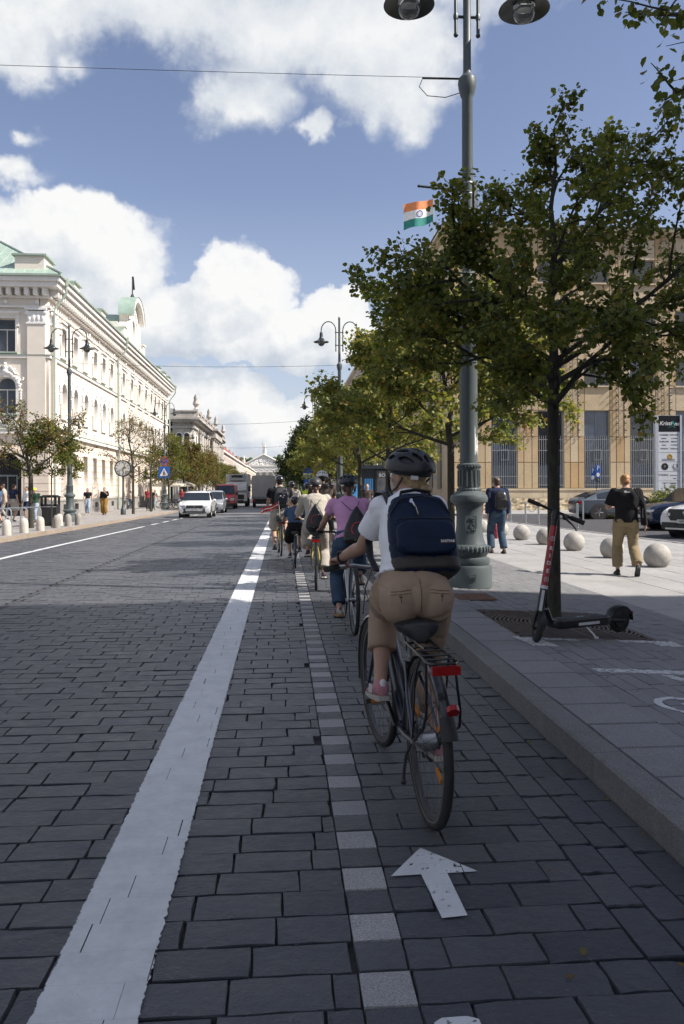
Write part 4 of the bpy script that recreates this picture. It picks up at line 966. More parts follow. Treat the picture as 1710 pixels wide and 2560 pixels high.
# ======== cathedral with portico closing the street, wooded hill behind
cath = thing('cathedral', 'white cathedral with columned portico, pediment and roof statues at the street end', 'church', (-12.2, 548, gz(548)))
cw_ = mat('cathedral_white', (.66, .64, .60), .85, var=.06, vs=.3); zc = 14.5
b = B(); b.bb(-13, 13, 6, 60, -2, 20.5); b.obj('nave', cw_, cath)
for k in range(6): b = B(); b.tube([(-11.2 + k * 4.48, 0, 0), (-11.2 + k * 4.48, 0, 14)], [1.05, .9], 12); b.bb(-12.5 + k * 4.48, -9.9 + k * 4.48, -1.3, 1.3, 14, 14.8); b.bb(-12.5 + k * 4.48, -9.9 + k * 4.48, -1.3, 1.3, -1, .3); b.obj('column', cw_, cath)
b = B(); b.bb(-13.4, 13.4, -1.5, 7, 14.8, 18.6); b.bb(-14, 14, -2.1, 7, 18.6, 19.4); b.obj('entablature', cw_, cath)
b = B(); b.prism([(-14.2, 19.4), (14.2, 19.4), (0, 26.6)], 'y', -1.2, 7); b.obj('pediment', cw_, cath)
b = B(); 
for sx in (-1, 1): b.tube([(sx * 14.4, -1.8, 19.6), (0, -1.8, 26.9)], .5, 4)
b.obj('raking_cornice', cw_, cath)
b = B(); b.add([(-14.6, -2, 19.9), (0, -2, 27.1), (0, 60, 27.1), (-14.6, 60, 19.9), (14.6, -2, 19.9), (14.6, 60, 19.9)], [(0, 1, 2, 3), (1, 4, 5, 2)]); b.obj('roof', darkr, cath, fix=False)
b = B(); rr = random.Random(8)
for k in range(60):
    x = rr.uniform(-10, 10); zm = 19.8 + (1 - abs(x) / 14) * 4.6; b.ell((x, -1.3, rr.uniform(19.9, zm)), (.55, .35, .6), 6, 4)
b.obj('pediment_relief', orn_w, cath)['kind'] = 'stuff'
b = B()
for k in range(40): b.ell((-12 + k * .62, -1.6, 16.7 + .3 * math.sin(k)), (.22, .2, .5), 5, 3)
b.obj('frieze_relief', orn_w, cath)['kind'] = 'stuff'
def statue(x, y, z, h, cross=False):
    b = B(); s_ = h / 4.5
    b.lathe([(.8 * s_, 0), (.75 * s_, 1.6 * s_), (.55 * s_, 2.6 * s_), (.7 * s_, 3.4 * s_), (.3 * s_, 3.8 * s_), (.36 * s_, 4.2 * s_), (.2 * s_, 4.5 * s_)], (x, y, z), 9); b.tube([(x, y, z + 3.3 * s_), (x + 1.2 * s_, y - .2, z + 3.5 * s_), (x + 1.5 * s_, y - .2, z + 2.8 * s_)], .2 * s_, 5); b.box((x, y, z - .5), (1.8 * s_, 1.8 * s_, 1.2))
    o = b.obj('statue', cw_, cath)
    if cross: c = B(); c.tube([(x - 1.4, y, z), (x - 1.4, y, z + 8)], .12, 5); c.tube([(x - 2.8, y, z + 6.6), (x, y, z + 6.6)], .1, 5); c.obj('cross', mat('gilt', (.5, .36, .15), .4, .6), o)
statue(.6, -.5, 27.4, 6.5, True); statue(-13.6, -.5, 20.4, 5.8); statue(13.6, -.5, 20.4, 5.8)
hb_ = B(); rr = random.Random(4)
P = []; nx = 60
for j, (yy, q) in enumerate(((760, 0), (800, .8), (850, 1.0), (950, .6))):
    for i in range(nx + 1): x = -260 + 520 * i / nx; P.append((x, yy, -2 + q * (31 + 5 * math.sin(x * .021 + 1) + 2.5 * math.sin(x * .09) + rr.uniform(-.8, .8))))
hb_.add(P, [(j * (nx + 1) + i, j * (nx + 1) + i + 1, (j + 1) * (nx + 1) + i + 1, (j + 1) * (nx + 1) + i) for j in range(3) for i in range(nx)]); wood = mat('wood_green', (.045, .065, .03), .95, var=.5, vs=.12)
struct(hb_.obj('hill', wood, fix=False))
hb_ = B()
for k in range(500):
    x = rr.uniform(-150, 80); y_ = rr.uniform(785, 850); hb_.ell((x, y_, 29 + 5 * math.sin(x * .021 + 1) + 2.5 * math.sin(x * .09) + rr.uniform(-2, 1.5)), (rr.uniform(2, 4.5), 3, rr.uniform(1.8, 4)), 6, 4)
stuff(hb_.obj('hill_trees', wood, fix=False))
struct_list = []
# ======== block behind the camera on the right whose roof edge shades the foreground
shade = thing('corner_building', 'stone building behind the photographer whose shadow covers the near paving', 'building')
b = B(); b.bb(9.2, 42, -42, 3.9, -1, 19.2); b.obj('wall', mat('blue_grey_render', (.26, .29, .34), .9, var=.08, vs=1), shade)
b = B(); b.bb(8.7, 42.5, -42.5, 4.3, 19.2, 19.6); b.obj('roof', darkr, shade)
wm_, pn_ = window_mesh(1.4, 0, 2.0, False, 2, None, frame_g); pn_.materials.append(glass)
for zf in (1.5, 5.2, 8.9, 12.6, 16.0):
    for k in range(9):
        o = place(wm_, 'window', shade, M=FM(39 - k * 3.4, 3.94, math.pi, zf)); place(pn_, 'pane', o, loc=(0, .0, 0))

opp = thing('opposite_building', 'plain stuccoed street building behind the photographer on the far side of the road', 'building')
b = B(); b.bb(-40, -16.5, -60, 27, -1, 16); b.obj('wall', mat('blue_grey_render', (.26, .29, .34), .9, var=.08, vs=1), opp); b = B(); b.bb(-40.4, -16.1, -60.4, 27.4, 16, 16.4); b.obj('roof', darkr, opp)
for zf in (1.5, 5.5, 9.5, 13.0):
    for k in range(20):
        o = place(wm_, 'window', opp, M=FM(-16.46, 23 - k * 4.0, R(90), zf)); place(pn_, 'pane', o)
# ---------------------------------------------------------------- trees
bark = mat('linden_bark', fn=lambda g, b, ob: (g.put(b.inputs['Base Color'], g.ramp(g.noise(g.v('MULTIPLY', ob, (1, 1, .25)), 38, 6, .7), [(.3, (.022, .020, .016)), (.6, (.055, .050, .038)), (.8, (.11, .10, .06))])), g.put(b.inputs['Normal'], g.bump(g.noise(g.v('MULTIPLY', ob, (1, 1, .25)), 60, 5, .7), .8, .012)), setattr(b.inputs['Roughness'], 'default_value', .9)))
def leaf_mat(name, stops, tr=.35, rough=.5):
    def fn(g, b, ob):
        nt = g.nt; gi = nt.nodes.new('ShaderNodeNewGeometry')
        c = g.ramp(gi.outputs['Random Per Island'], stops)
        c = g.mix(1.0, c, g.ramp(g.noise(gi.outputs['Position'], 1.6, 3, .6), [(.3, (.72, .75, .8)), (.7, (1.25, 1.2, 1.05))]), 'MULTIPLY')
        g.put(b.inputs['Base Color'], c); b.inputs['Roughness'].default_value = rough; b.inputs['Specular IOR Level'].default_value = .35
        t = nt.nodes.new('ShaderNodeBsdfTranslucent'); g.put(t.inputs[0], g.mix(1.0, c, (1.5, 1.6, .7), 'MULTIPLY'))
        mx = nt.nodes.new('ShaderNodeMixShader'); mx.inputs[0].default_value = tr; g.l.new(b.outputs[0], mx.inputs[1]); g.l.new(t.outputs[0], mx.inputs[2])
        g.l.new(mx.outputs[0], nt.nodes['Material Output'].inputs[0])
    return mat(name, fn=fn)
leaf_g = leaf_mat('linden_leaves', [(0, (.075, .095, .030)), (.4, (.12, .145, .042)), (.8, (.18, .19, .058)), (.94, (.25, .215, .06)), (1, (.22, .13, .045))], .46)
leaf_y = leaf_mat('yellowing_leaves', [(0, (.11, .14, .05)), (.45, (.19, .215, .07)), (.75, (.27, .26, .09)), (.93, (.36, .29, .09)), (1, (.28, .15, .055))], .42)
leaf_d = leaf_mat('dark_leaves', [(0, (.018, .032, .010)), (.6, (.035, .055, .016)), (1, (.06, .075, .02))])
leaf_b = leaf_mat('browning_leaves', [(0, (.09, .10, .03)), (.35, (.14, .145, .045)), (.6, (.18, .145, .05)), (.85, (.20, .11, .05)), (1, (.18, .07, .04))], .4)
LEAFP = np.array([(0, 0, 0), (.42, .18, .10), (.46, .58, .06), (0, 1.0, -.08), (-.46, .58, .06), (-.42, .18, .10)])
LEAFF = [(0, 1, 2, 3), (0, 3, 4, 5)]
LEAFQ = np.array([(0, 0, 0), (.45, .45, .08), (0, 1.0, -.05), (-.45, .45, .08)]); LEAFQF = [(0, 1, 2), (0, 2, 3)]
def leaves_mesh(pts, dirs, sizes, m_, hi, seed, name='crown'):
    rs = np.random.RandomState(seed); n = len(pts); pts = np.array(pts); L = LEAFP if hi else LEAFQ; F = LEAFF if hi else LEAFQF
    d = np.array(dirs) * .5 + rs.normal(0, .55, (n, 3)); d[:, 2] -= .45; d /= np.linalg.norm(d, axis=1)[:, None]
    nr = rs.normal(0, .55, (n, 3)) + np.array([0, 0, 1.0]); s_ = np.cross(d, nr); s_ /= np.linalg.norm(s_, axis=1)[:, None] + 1e-9; u = np.cross(s_, d)
    sz = np.array(sizes)[:, None, None]
    V = pts[:, None, :] + sz * (L[None, :, 0, None] * s_[:, None, :] + L[None, :, 1, None] * d[:, None, :] + L[None, :, 2, None] * u[:, None, :])
    k = len(L); V = V.reshape(-1, 3); me = bpy.data.meshes.new(name)
    fl = len(F[0]); FI = (np.arange(n)[:, None, None] * k + np.array(F)[None]).reshape(-1, fl)
    me.vertices.add(len(V)); me.vertices.foreach_set('co', V.astype(np.float32).ravel()); me.loops.add(FI.size); me.loops.foreach_set('vertex_index', FI.ravel().astype(np.int32))
    me.polygons.add(len(FI)); me.polygons.foreach_set('loop_start', np.arange(0, FI.size, fl, dtype=np.int32)); me.update(calc_edges=True); me.materials.append(m_)
    return me
def tree(loc, label, group, seed, h0=2.1, H=5.6, rad=2.3, r0=.07, nl=9, leafm=None, nleaf=20000, lsize=.07, hi=False, shape=None, name='linden_tree', cat='tree', upf=0.0, lean=(0, 0), sparse=0.0, limbs=None, twn=5):
    """trunk, forking limbs and twigs (one tapered wood part) and a leaf crown following the twigs"""
    rr = random.Random(seed); t = thing(name, label, cat, loc, 0, group); wood = B(); TW = []
    shape = shape or (lambda q: (1 - q) ** .55 * (.55 + .45 * min(1, q * 4)))
    top = Vector((lean[0], lean[1], H)); 
    trunk_top = Vector((lean[0] * .5, lean[1] * .5, h0))
    wood.tube([(0, 0, -.1), (0, 0, .12), trunk_top * .5, trunk_top], [r0 * 1.25, r0 * 1.05, r0 * .92, r0 * .85], 12)
    lead = [trunk_top]; p = trunk_top.copy()
    n = 7
    for i in range(n): p = p + (top - trunk_top) / n * 1.0 + Vector((rr.gauss(0, .06), rr.gauss(0, .06), 0)) * rad * .5; lead.append(p.copy())
    wood.tube(lead, [r0 * .8 * (1 - .88 * i / n) + .004 for i in range(n + 1)], 8)
    def branch(p, d, L, r, lev, q0):
        segs = 5 if lev < 2 else 4; pts = [p.copy()]; d = d.normalized()
        for i in range(segs):
            d = (d + Vector((rr.gauss(0, .13), rr.gauss(0, .13), rr.gauss(.03, .10))) + Vector((0, 0, -.05 if lev > 0 else .0))).normalized(); p = p + d * (L / segs); pts.append(p.copy())
        wood.tube(pts, [r * (1 - .75 * i / segs) for i in range(segs + 1)], 6 if lev < 2 else 3, caps=False)
        if lev >= 2: TW.append((pts, L)); return
        k = {0: 7, 1: twn}[lev]
        for j in range(k):
            f = .22 + .78 * (j + rr.random() * .8) / k; i = min(int(f * segs), segs - 1); b0 = pts[i].lerp(pts[i + 1], f * segs - i); dd = (pts[i + 1] - pts[i]).normalized()
            sd = Vector((rr.gauss(0, 1), rr.gauss(0, 1), rr.gauss(.15, .6))); sd = (sd - dd * sd.dot(dd)).normalized()
            branch(b0, dd * .65 + sd * .8, L * rr.uniform(.34, .55) * (1.1 - .35 * f), r * .45, lev + 1, q0)
        if lev == 1: TW.append((pts[2:], L * .6))
        else: TW.append((pts[4:], L * .4))
    ang0 = rr.random() * 6.28
    for k in range(nl):
        q = (k + .3) / nl; zq = h0 - .15 + (H - h0) * q * .86
        if limbs: a, q, rl = limbs[k % len(limbs)]; zq = h0 + (H - h0) * q
        else: a = ang0 + k * 2.4 + rr.gauss(0, .25); rl = 1
        i = (zq - h0) / (H - h0) * n; i = max(0, min(n - 1e-3, i)); b0 = lead[int(i)].lerp(lead[int(i) + 1], i - int(i))
        L = rad * shape(q) * rr.uniform(.88, 1.12) * rl
        up = .35 + upf + .75 * q
        branch(b0, Vector((math.cos(a), math.sin(a), up)), L * 1.05, r0 * .5 * (1 - .6 * q), 0, q)
    TW.append(([lead[-2], lead[-1]], .5)); branch(lead[-1], Vector((.1, 0, 1)), rad * .2, .008, 1, 1)
    pts = []; dirs = []; sz = []
    tot = sum(l for _, l in TW); 
    for tp, l in TW:
        if sparse and rr.random() < sparse: continue
        m_ = max(1, int(nleaf * l / tot))
        if len(tp) < 2: continue
        for _ in range(m_):
            f = rr.random() ** .8 * (len(tp) - 1) * .999; i = int(f); c = tp[i].lerp(tp[i + 1], f - i); d = (tp[i + 1] - tp[i]).normalized()
            off = Vector((rr.gauss(0, 1), rr.gauss(0, 1), rr.gauss(-.2, .8))) * lsize * .8
            pts.append(tuple(c + off)); dirs.append(tuple((d + off.normalized()).normalized())); sz.append(lsize * rr.uniform(.55, 1.2))
    tr = wood.obj('trunk', bark, t, fix=False)
    cr = place(leaves_mesh(pts, dirs, sz, leafm, hi, seed), 'crown', t); cr['kind'] = 'stuff'
    return t
TX = 2.76; GRP = 'linden trees in a row along the right kerb'
tree((TX, 7.95, pz(TX, 8)), 'big near linden tree with open olive crown behind the red scooter', GRP, 21, h0=2.2, H=5.05, rad=1.85, r0=.068, nl=19, leafm=leaf_g, nleaf=28000, lsize=.054, hi=True, upf=.18,
     limbs=[(2.9, .0, .95), (.35, .08, 1.0), (4.5, .03, .8), (1.6, .04, .8), (3.5, .08, .95), (5.7, .14, 1.1), (5.1, .0, .9), (3.0, .26, .74), (2.75, .14, .98), (.1, .16, 1.3), (2.5, .16, .9), (4.2, .24, .8), (1.2, .28, .8), (3.1, .30, .72), (.2, .40, 1.3), (5.9, .50, 1.2), (2.3, .6, .8), (.9, .74, .9), (4.0, .8, .7)], shape=lambda q: 1.02 if q < .25 else 1.0 - 1.15 * (q - .25))
t0_ = tree((3.75, 2.3, pz(3.5, 3)), 'nearest linden tree whose thin branches hang in from the top right', GRP, 33, h0=2.3, H=6.0, rad=2.38, r0=.068, nl=11, leafm=leaf_g, nleaf=10000, lsize=.042, hi=True, sparse=.2,
     limbs=[(2.42, .12, 1.1), (2.2, .22, 1.05), (2.6, .30, .95), (2.05, .36, .9), (5.9, .35, .7), (2.3, .7, .8), (4.5, .2, .8), (5.5, .3, .8), (3.2, .6, .5), (.4, .4, 1.), (1.7, .8, 1.0)], shape=lambda q: 1.0 - .4 * q)
tree((TX + .3, 14.3, pz(TX, 14)), 'yellowing linden tree just beyond the near lamp post', GRP, 41, h0=2.1, H=4.5, rad=2.3, r0=.075, nl=13, leafm=leaf_y, nleaf=28000, lsize=.085, shape=lambda q: 1.02 - .5 * q)
tree((TX, 20.7, pz(TX, 20)), 'third linden of the kerb row, yellow green and rounded', GRP, 52, h0=2.1, H=5.4, rad=2.0, r0=.07, nl=12, leafm=leaf_y, nleaf=20000, lsize=.095, shape=lambda q: 1.0 - .5 * q)
tB = tree((TX - .1, 27.2, pz(TX, 27)), 'linden with bare straight trunk standing left of the kiosk posters', GRP, 63, h0=2.3, H=4.8, rad=2.2, r0=.08, nl=12, leafm=leaf_y, nleaf=18000, lsize=.11, shape=lambda q: 1.0 - .5 * q)
labs = ['fifth linden of the kerb row with pale green crown', 'sixth linden of the kerb row, slightly taller', 'seventh linden along the right kerb beyond the kiosk', 'eighth linden along the right kerb by the round signs', 'ninth linden along the right kerb, small with distance', 'tenth linden along the right kerb near the far lamp', 'eleventh linden along the right kerb far ahead', 'twelfth linden along the right kerb, farthest of the row']
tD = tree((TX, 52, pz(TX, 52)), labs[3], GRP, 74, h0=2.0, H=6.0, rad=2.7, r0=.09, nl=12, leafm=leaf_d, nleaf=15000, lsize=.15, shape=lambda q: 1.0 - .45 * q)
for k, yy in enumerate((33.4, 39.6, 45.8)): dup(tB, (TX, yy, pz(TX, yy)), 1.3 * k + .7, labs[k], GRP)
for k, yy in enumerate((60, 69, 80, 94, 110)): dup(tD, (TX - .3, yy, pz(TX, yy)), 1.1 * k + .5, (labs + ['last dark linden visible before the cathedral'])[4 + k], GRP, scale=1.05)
GRPL = 'street trees along the left pavement'
tree((-9.45, 30.9, lz(31)), 'small left pavement tree with green and rust red crown by the bollards', GRPL, 81, h0=2.0, H=4.3, rad=2.2, r0=.10, nl=10, leafm=leaf_b, nleaf=6500, lsize=.09, sparse=.3, name='street_tree',
     limbs=[(.1, .05, 1.15), (3.1, .05, 1.05), (.4, .3, 1.1), (-.3, .35, 1.0), (3.4, .25, .9), (2.7, .5, .8), (1.5, .2, .7), (4.6, .2, .7), (2.9, .8, 1.0), (.6, .7, .4)], shape=lambda q: 1.0 - .25 * q)
g2 = tree((-8.8, 31.3, lz(31)), 'green leafy half of the crown beside the left lamp', GRPL, 82, h0=1.9, H=3.7, rad=1.35, r0=.03, nl=9, leafm=leaf_g, nleaf=6500, lsize=.09, name='street_tree', shape=lambda q: 1.0 - .3 * q)
g2['label'] = 'dense green young tree close beside the left lamp post'
tS = tree((-9.6, 52.5, lz(52)), 'nearly bare brown tree behind the round clock', GRPL, 90, h0=2.2, H=6.4, rad=2.4, r0=.09, nl=13, leafm=leaf_b, nleaf=2600, lsize=.11, name='street_tree', shape=lambda q: 1.0 - .5 * q, sparse=.3, twn=7)
dup(tS, (-9.6, 59.5, lz(59)), 2.1, 'second nearly bare tree, right of the round clock', GRPL)
tR = tree((-9.6, 79, lz(79)), 'bushy brown and green tree beyond the crossing sign', GRPL, 95, h0=2.0, H=6.0, rad=2.7, r0=.10, nl=13, leafm=leaf_b, nleaf=8500, lsize=.14, name='street_tree', shape=lambda q: 1.0 - .4 * q)
tR2 = tree((-10.2, 73, lz(73)), 'green bushy tree just behind the zebra crossing sign', GRPL, 96, h0=2.0, H=6.2, rad=2.5, r0=.10, nl=12, leafm=leaf_g, nleaf=8500, lsize=.14, name='street_tree', shape=lambda q: 1.0 - .4 * q)
for k, (yy, s_) in enumerate(((84, tR2), (93, tR), (103, tR), (116, tR2), (130, tR), (150, tR2), (172, tR), (200, tR))): dup(s_, (-9.6, yy, lz(yy)), .9 * k, ['bushy green tree before the grey stone bank', 'rust brown tree before the grey stone bank', 'second rust brown tree before the grey stone bank', 'green tree beside the bank columns', 'brown tree beside the far end of the bank', 'green tree before the pink house', 'brown tree before the pink house', 'farthest brown tree on the left side'][k], GRPL)
# ---------------------------------------------------------------- lamp posts
lampm = mat('green_grey_cast_iron', fn=lambda g, b, ob: (g.put(b.inputs['Base Color'], g.mix(g.map(g.noise(ob, 3.2, 6, .7), .62, .72, 0, .25), g.mix(g.noise(ob, 2, 4, .6), (.066, .086, .090), (.095, .115, .118)), (.34, .36, .35))), setattr(b.inputs['Roughness'], 'default_value', .48), g.put(b.inputs['Normal'], g.bump(g.noise(ob, 120, 3, .6), .15, .003))))
shade_m = mat('dark_lamp_shade', (.035, .042, .048), .35, .3, var=.1); bulbg = mat('clear_bulb', (.75, .78, .8), .03, 0, var=0, trans=.92, spec=.5); led = mat('lamp_module', (.55, .55, .53), .4)
iron_dk = mat('dark_arm_iron', (.06, .075, .08), .45, .3, var=.1)
def make_lamp(label, loc, group, hi=True):
    t = thing('street_lamp', label, 'lamp post', loc, 0, group); n = 28 if hi else 12
    b = B(); b.lathe([(.31, 0), (.31, .27), (.30, .30), (.27, .31), (.285, .34), (.275, .40), (.235, .42), (.24, .44), (.275, .47), (.285, .52), (.265, .57), (.225, .59), (.195, .68), (.175, .85), (.172, 1.02), (.185, 1.10), (.20, 1.14), (.25, 1.17), (.26, 1.21), (.245, 1.26), (.20, 1.29), (.165, 1.32)], n=n); b.obj('base', lampm, t)
    f = B(); f.lathe([(.16, 1.30), (.165, 1.34), (.148, 1.36), (.142, 1.60), (.155, 1.62), (.16, 1.68), (.125, 1.70)], n=n)
    for k in range(16): a = k * math.pi / 8; f.tube([(.148 * math.cos(a), .148 * math.sin(a), 1.38), (.145 * math.cos(a), .145 * math.sin(a), 1.60)], .014, 5)
    for k in range(24): a = k * math.pi / 12; f.ell((.158 * math.cos(a), .158 * math.sin(a), 1.335), (.014, .014, .018), 5, 3); f.ell((.158 * math.cos(a), .158 * math.sin(a), 1.65), (.014, .014, .018), 5, 3)
    f.obj('fluted_collar', lampm, t)
    l = B()
    for k in range(30): a = k * math.pi / 15; l.ell((.278 * math.cos(a), .278 * math.sin(a), .525), (.024, .024, .045), 5, 4)
    l.obj('leaf_ring', lampm, t)
    b = B(); b.lathe([(.122, 1.70), (.122, 3.75), (.135, 3.80), (.135, 3.90), (.10, 3.98), (.082, 4.05), (.074, 6.72), (.098, 6.78), (.118, 6.86), (.128, 6.93), (.118, 7.0), (.075, 7.04), (.055, 7.08), (.052, 8.0), (.045, 9.0), (.05, 9.02), (.05, 9.06), (.02, 9.12)], n=n); b.obj('post', lampm, t)
    for s_ in (-1, 1):
        a = B(); pts = [(s_ * .155, 0, 7.62), (s_ * .155, 0, 8.50)] + [(s_ * (.48 - .325 * math.cos(math.pi * i / 10)), 0, 8.50 + .40 * math.sin(math.pi * i / 10)) for i in range(1, 11)] + [(s_ * .805, 0, 8.38)]
        a.tube(pts, .024, 8); a.ell((s_ * .155, 0, 7.60), .034, 8, 5)
        for z in (7.85, 8.42): a.tube([(0, 0, z), (s_ * .16, 0, z)], .02, 6); a.lathe([(.03, z - .04), (.036, z), (.03, z + .04)], (s_ * .155, 0, 0), 8)
        arm = a.obj('arm', iron_dk, t)
        h = B(); h.lathe([(.055, 8.42), (.07, 8.36), (.075, 8.22), (.09, 8.17), (.12, 8.12), (.17, 8.07), (.25, 8.03), (.345, 7.995), (.35, 7.98), (.335, 7.985), (.24, 8.015), (.165, 8.045), (.16, 8.045)], (s_ * .805, 0, 0), n=32 if hi else 12); h.obj('lamp_shade', shade_m, arm)
        g_ = B(); g_.lathe([(.15, 8.03), (.158, 7.98), (.152, 7.92), (.125, 7.86), (.08, 7.82), (.03, 7.805), (.001, 7.80)], (s_ * .805, 0, 0), n=24 if hi else 10); g_.obj('glass_globe', bulbg, arm)
        m_ = B(); m_.box((s_ * .805, 0, 7.99), (.12, .10, .03)); m_.obj('light_module', led, arm)
    return t
GL = 'double armed street lamps'
LX = 2.57
lamp1 = make_lamp('large near grey green double lamp post beside the blue backpack', (LX, 10.84, pz(LX, 10.8)), GL)
# shield and plate, banner arms, straps only on the near one
sh = B(); sy = -.176
sh.prism([(-.075, .98), (.075, .98), (.08, .84), (.06, .76), (0, .70), (-.06, .76), (-.08, .84)], 'y', sy - .012, sy + .02)
rr = random.Random(2)
for k in range(26): sh.ell((rr.uniform(-.045, .045), sy - .014, rr.uniform(.76, .95)), (.012, .009, .016), 5, 3)
M_ = RZ(R(0)); sh.obj('crest_shield', lampm, lamp1, M=Matrix.Rotation(R(-6), 4, 'Z'))
sh = B(); sh.box((0, -.312, .16), (.10, .012, .08))
for k in range(4): sh.ell((-.03 + .02 * k, -.32, .16), (.008, .006, .02), 5, 3)
sh.obj('maker_plate', lampm, lamp1, M=Matrix.Rotation(R(-6), 4, 'Z'))
b = B(); b.tube([(0, -.08, 5.42), (-.70, -.12, 5.46)], .017, 6); b.tube([(0, -.08, 4.3), (-.70, -.12, 4.32)], .017, 6); b.ell((-.70, -.12, 5.46), .022, 6, 4); b.obj('banner_arm', iron_dk, lamp1)
b = B()
for z in (5.55, 5.40, 5.18, 5.02): b.lathe([(.079, z - .012), (.083, z), (.079, z + .012)], n=16)
b.box((.10, -.02, 5.30), (.05, .10, .55)); b.box((-.075, -.04, 5.28), (.04, .05, .08)); b.box((-.075, -.04, 5.08), (.04, .05, .08)); b.obj('strap_bracket', gr_m, lamp1)
b = B(); b.prism([(-.02, 1.78), (.06, 1.74), (.075, 1.95), (.06, 2.15), (.02, 2.2), (.03, 2.05), (-.01, 1.95), (.015, 1.85)], 'y', -.125, -.1225); 
pl = B()
for k in range(9):
    a0_ = R(-62 + k * 6); z0_ = 1.76 + rr.uniform(0, .12); z1_ = 2.02 + rr.uniform(-.1, .2); q = .1235
    a1_ = a0_ + R(6.2); pl.add([(q * math.cos(a0_), q * math.sin(a0_), z0_), (q * math.cos(a1_), q * math.sin(a1_), z0_ + rr.uniform(-.04, .04)), (q * math.cos(a1_), q * math.sin(a1_), z1_), (q * math.cos(a0_), q * math.sin(a0_), z1_ + rr.uniform(-.06, .06))], [(0, 1, 2, 3)])
pl.obj('torn_sticker', mat('torn_paper', (.6, .61, .6), .8, var=.3, vs=30), lamp1)
protoL = make_lamp('second lamp post on the right rising out of the linden row', (LX, 35.4, pz(LX, 35)), GL, hi=False)
for (x, yy, l_) in ((LX, 62, 'third lamp post along the right kerb'), (LX, 93, 'fourth and smallest lamp post along the right kerb'), (-9.75, 37.6, 'left lamp post behind the black litter bin'), (-9.75, 67.5, 'left lamp post carrying the zebra crossing sign'), (-9.75, 96, 'far left lamp post before the grey stone bank'), (-9.8, 11.0, 'left lamp post nearest the photographer')):
    dup(protoL, (x, yy, pz(x, yy) if x > 0 else lz(yy)), 0, l_, GL)
# span wires
wm_b = mat('black_wire')
def span(a, c, sag, label, r=.008):
    b = B(); a, c = Vector(a), Vector(c); n = 16
    b.tube([a.lerp(c, i / n) - Vector((0, 0, 4 * sag * (i / n) * (1 - i / n))) for i in range(n + 1)], r, 4, smooth=False); o = b.obj('span_wire', wm_b); tag(o, label, 'wire', 'wires spanning the street between lamps')
span((LX, 10.84, 7.12), (-9.8, 11.0, 7.18), .03, 'nearest wire crossing the sky above the road', .0038)
span((LX, 35.4, 7.0), (-9.75, 37.6, 7.35), .12, 'second wire crossing low between the lamps', .007)
span((LX, 62, 6.9), (-9.75, 67.5, 7.1), .2, 'third thin wire far down the street', .010); span((LX, 93, 6.8), (-9.75, 96, 6.7), .3, 'farthest thin wire across the street', .012)
b = B(); b.tube([(LX - .62, 10.88, 7.10), (LX - .66, 10.88, 7.0), (LX - .55, 10.88, 6.88), (LX - .3, 10.87, 6.86), (LX - .08, 10.86, 6.93)], .006, 5); b.tube([(LX, 10.85, 7.115), (LX - .62, 10.88, 7.12)], .014, 5); tag(b.obj('wire_loop', wm_b), 'slack cable loop hanging by the knob of the near lamp', 'cable')
# ---------------------------------------------------------------- stone balls, bollards, posts
ballm = mat('pitted_concrete', (.40, .38, .35), .9, var=.2, vs=6, bump=1.0, bs=60, bd=.008, dirt=.5)
bb_ = B(); bb_.ell((0, 0, .205), .245, 28, 18, z0=-.84); bme = bb_.mesh('stone_ball', ballm)
poss = [(6.95, 14.35), (6.93, 16.35), (6.88, 18.4), (6.9, 20.5), (6.9, 22.6), (6.9, 24.8), (6.9, 27.2)]
labs = ['nearest stone ball, right of the man in khaki trousers', 'stone ball half hidden behind the man in khaki trousers', 'stone ball seen between the tree trunk and the khaki man', 'stone ball half hidden behind the linden trunk', 'stone ball between the linden trunk and the man in jeans', 'stone ball just behind the legs of the man in jeans', 'farthest stone ball peeping past the woman in red']
for k, ((x, yy), l_) in enumerate(zip(poss, labs)):
    o = place(bme, 'stone_ball', None, (x, yy, gz(yy) - .012), rz=k * 1.3); tag(o, l_, 'stone ball', 'row of stone balls on the square')
bl = B(); bl.lathe([(.135, 0), (.14, .04), (.138, .30), (.13, .38), (.10, .45), (.05, .49), (.001, .50)], n=18); blm_ = bl.mesh('bollard', mat('cream_concrete', (.52, .475, .42), .9, var=.12, vs=6, bump=.4, bs=80, dirt=.25)); blg = bl.mesh('bollard', mat('grey_concrete', (.30, .28, .255), .9, var=.12, vs=6, bump=.4, bs=80, dirt=.2))
BP = [(-8.45, 23.7, 0), (-8.47, 25.3, 0), (-8.45, 26.9, 0), (-8.4, 28.5, 0), (-8.45, 30.7, 1), (-8.42, 32.2, 1), (-8.4, 33.7, 1), (-8.9, 32.7, 0)]
bls = ['nearest cream bollard at the left edge of the photo', 'second cream bollard before the bicycle stands', 'third cream bollard before the left tree trunk', 'fourth cream bollard just right of the left tree', 'grey bollard in front of the black litter bin', 'grey bollard in front of the left lamp foot', 'last grey bollard of the row, right of the left lamp', 'pale bollard set back beside the left lamp foot']
for (x, yy, g_), l_ in zip(BP, bls): tag(place(blg if g_ else blm_, 'bollard', None, (x, yy, lz(yy) - .005)), l_, 'bollard', 'short domed bollards on the left pavement')
pm = B(); pm.lathe([(.075, 0), (.075, .03), (.042, .04), (.042, .82), (.055, .83), (.055, .86), (.03, .87), (.045, .90), (.035, .95), (.001, .97)], n=10); pmm = pm.mesh('steel_post', mat('brushed_steel', (.42, .45, .48), .35, .7, var=.1))
pl_ = ['steel post just right of the man in jeans', 'second steel post right of the man in jeans, holding a chain', 'steel post left of the linden trunk holding the far chain end', 'steel post right beside the linden trunk above the scooter', 'nearest steel post, seen above the right scooter grip', 'steel post mostly hidden behind the linden trunk', 'rear steel post close to the parked grey car']
